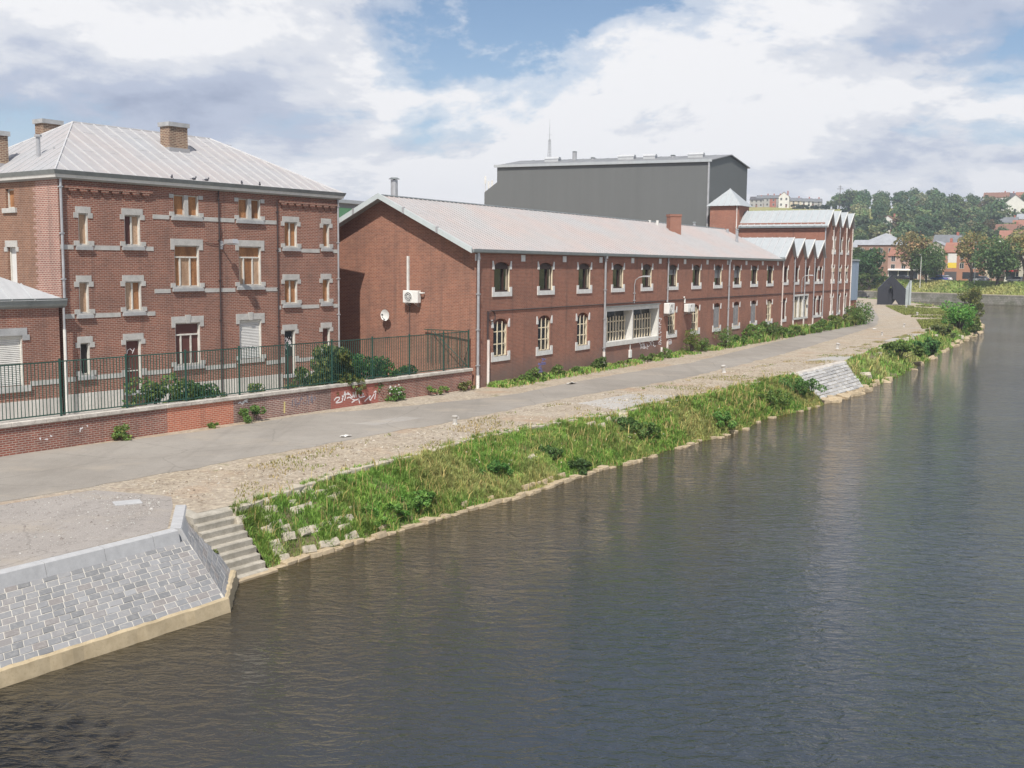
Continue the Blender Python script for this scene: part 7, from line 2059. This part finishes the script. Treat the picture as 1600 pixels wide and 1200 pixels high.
for px, Y, cm_, lb, wg in ((1357, 296, 'white', 'white car at far left among the trees', False), (1421, 291, 'black', 'black car behind the sculpture slab', False), (1441, 289, 'blue', 'blue car under the broad green tree', False), (1462, 286, 'silver', 'silver car in front of the pale house', False),
        (1484, 284, 'white', 'white car by the dark garage', False), (1501, 279, 'silver', 'silver estate car in front of the orange house', True), (1533, 276, 'black', 'black car half hidden by the large tree', False), (1566, 268, 'white', 'white car right of the large tree', False), (1583, 266, 'black', 'black car near the right edge', True), (1597, 264, 'grey', 'grey car at the right edge', False)):
    x, y, z = far_loc(px, Y)
    # keep on the road strip
    k = int(np.argmin(np.hypot(FLnp[:, 0] - x, FLnp[:, 1] - y))); p, nn = FL[k], FN[k]
    dd_ = 13.6 + (px % 5) * .7
    xx, yy = p.x + nn.x * dd_, p.y + nn.y * dd_
    make_car('parked_car', (xx, yy, far_z(xx, yy, dd_) + .06), drv, cp[cm_], lb, wg)
# street lamps on the far bank
def street_lamp(px, Y, label, h=8.5):
    o = empty('street_lamp', far_loc(px, Y), fr, label=label, cat='lamp', group='street lamps on the far bank')
    MB().tube([(0, 0, -.3), (0, 0, h * .8), (0, -.2, h * .95), (0, -1.2, h)], [.1, .08, .06, .05], 7).build('pole', M['white_paint'], o)
    MB().box(-.14, .14, -1.9, -1.1, h - .06, h + .08).build('head', M['pipe'], o)
street_lamp(1431, 276, 'pale street lamp between the trees left'); street_lamp(1515, 268, 'pale street lamp by the olive tree', 10)
# ---- wood on the hill
hp = [tree_proto('hill_a', 21, 15, 13, 22, 46, 1.15, (0.081, 0.140, 0.065), (0.143, 0.215, 0.088), crown0=.10), tree_proto('hill_b', 22, 13, 13, 22, 46, 1.15, (0.130, 0.182, 0.078), (0.215, 0.260, 0.104), crown0=.08),
      tree_proto('hill_c', 23, 16, 11, 20, 46, 1.1, (0.062, 0.111, 0.062), (0.104, 0.163, 0.078), crown0=.10), tree_proto('hill_d', 24, 12, 12, 20, 46, 1.1, (0.182, 0.208, 0.111), (0.273, 0.293, 0.156), crown0=.08),
      tree_proto('hill_e', 25, 13, 12, 20, 44, 1.1, (0.098, 0.091, 0.046), (0.156, 0.124, 0.065), crown0=.10)]
lbs = ['dark green tree in the wood on the hillside', 'mid green rounded tree in the wood on the hillside', 'tall dark narrow tree in the wood on the hillside', 'pale grey-green tree in the wood on the hillside', 'brownish tree in the wood on the hillside']
Rh = random.Random(8)
cnt = 0
Y = 372.0
while Y < 668:
    sp = 7.4 + (Y - 372) * .010
    left = 1336 + max(0, (Y - 560)) * .02
    right = 1532 if Y > 430 else 1600
    px = left
    while px < right:
        dens = 1.0 if px < 1530 else .25
        if Rh.random() < dens * .97:
            k = Rh.choices(range(5), [3.5, 4, 2.5, 2.2, .8])[0]
            yj = Y + Rh.uniform(-4, 4); pj = px + Rh.uniform(-2.5, 2.5)
            if not (abs(pj - 1376) < 8 and 430 < yj < 468):
                plant_tree('hillside_tree', hp[k], far_loc(pj, yj), Rh.uniform(0, 6.3), Rh.uniform(.55, .86) * (1.0 if Y > 420 else .8), label=lbs[k].replace('in the wood', ('at the foot of the wood' if yj < 440 else 'halfway up the wood' if yj < 560 else 'on the crest of the wood') + (', left part,' if pj < 1400 else ', middle part,' if pj < 1470 else ', right part,')), cat='tree', group='wood on the hillside'); cnt += 1
        px += sp / Y * 1682 * Rh.uniform(.9, 1.2)
    Y += sp * 1.15
# trees among the hill houses on the right and along the skyline
for px, Y, k, s, lb in ((1548, 600, 2, .7, 'dark tree between houses on the ridge'), (1560, 590, 0, .8, 'green tree below the ridge houses'), (1578, 610, 2, .8, 'dark tree right of the bright white house'), (1598, 625, 0, 1., 'green tree at the right ridge edge'), (1545, 540, 0, .9, 'green tree left of the bright white house'), (1556, 520, 1, .8, 'rounded tree below the bright white house'),
        (1572, 530, 0, .6, 'green hedge tree under the bright white house'), (1586, 540, 1, .7, 'rounded tree right of the bright white house'), (1595, 560, 2, .7, 'dark tree near the right slope edge'), (1540, 480, 2, .8, 'dark pointed tree on the lower right slope'), (1552, 440, 0, .6, 'green tree on the lower right slope'), (1570, 470, 1, .6, 'rounded tree between the lower slope houses'), (1583, 440, 0, .6, 'green tree above the town at right'), (1530, 668, 2, .75, 'narrow tree on the ridge left of the houses'),
        (1293, 660, 1, .55, 'leftmost rounded tree on the skyline field'), (1300, 662, 0, .62, 'tree by the pole on the skyline field'), (1309, 664, 1, .6, 'third tree on the skyline field'), (1316, 660, 0, .78, 'taller tree on the skyline field'), (1323, 661, 1, .85, 'broad tree on the skyline field'), (1331, 660, 0, .7, 'rightmost tree on the skyline field'), (1283, 664, 1, .35, 'small bush left of the skyline trees')):
    plant_tree('hillside_tree', hp[k], far_loc(px, Y), Rh.uniform(0, 6), s, label=lb, cat='tree', group='scattered hill trees')
shrub('shrub', far_loc(1325, 610, -.3), R6, 14, 9, 8.5, 16, 900, 1.0, (.03, .055, .028), (.05, .09, .035), 'dark bush alone on the open hill field', 'shrub')
for k, px in enumerate(range(1232, 1296, 8)):
    shrub('hedge_bush', far_loc(px, 640), R6, 8, 3, 2.6, 8, 260, .7, (.035, .06, .03), (.06, .09, .04), 'dark hedge bush along the top of the hill field', 'hedge', 'hedge along the hill field')
# plank pole on the skyline
up_ = empty('utility_pole', far_loc(1301, 650), 0.2, label='wooden utility pole with crossarm on the skyline', cat='pole')
MB().tube([(0, 0, -1), (0, 0, 13.5)], [.22, .14], 7).build('pole', M['bark'], up_)
MB().box(-2.0, 2.0, -.1, .1, 11.4, 11.65).box(-1.2, 1.2, -.1, .1, 12.6, 12.8).build('crossarm', M['bark'], up_)

# ------------------------------------------------------------------ air
hz = MB().box(-700, 1300, -60, 1200, -2.5, 90).build('haze', None, uv=False, kind='stuff')
t = NT('haze_air')
v = t.n('ShaderNodeVolumePrincipled')
v.inputs['Color'].default_value = (.80, .87, 1.0, 1); v.inputs['Density'].default_value = 0.00036; v.inputs['Anisotropy'].default_value = 0.1
t.t.links.new(v.outputs[0], t.out.inputs['Volume'])
hz.data.materials.append(t.m)
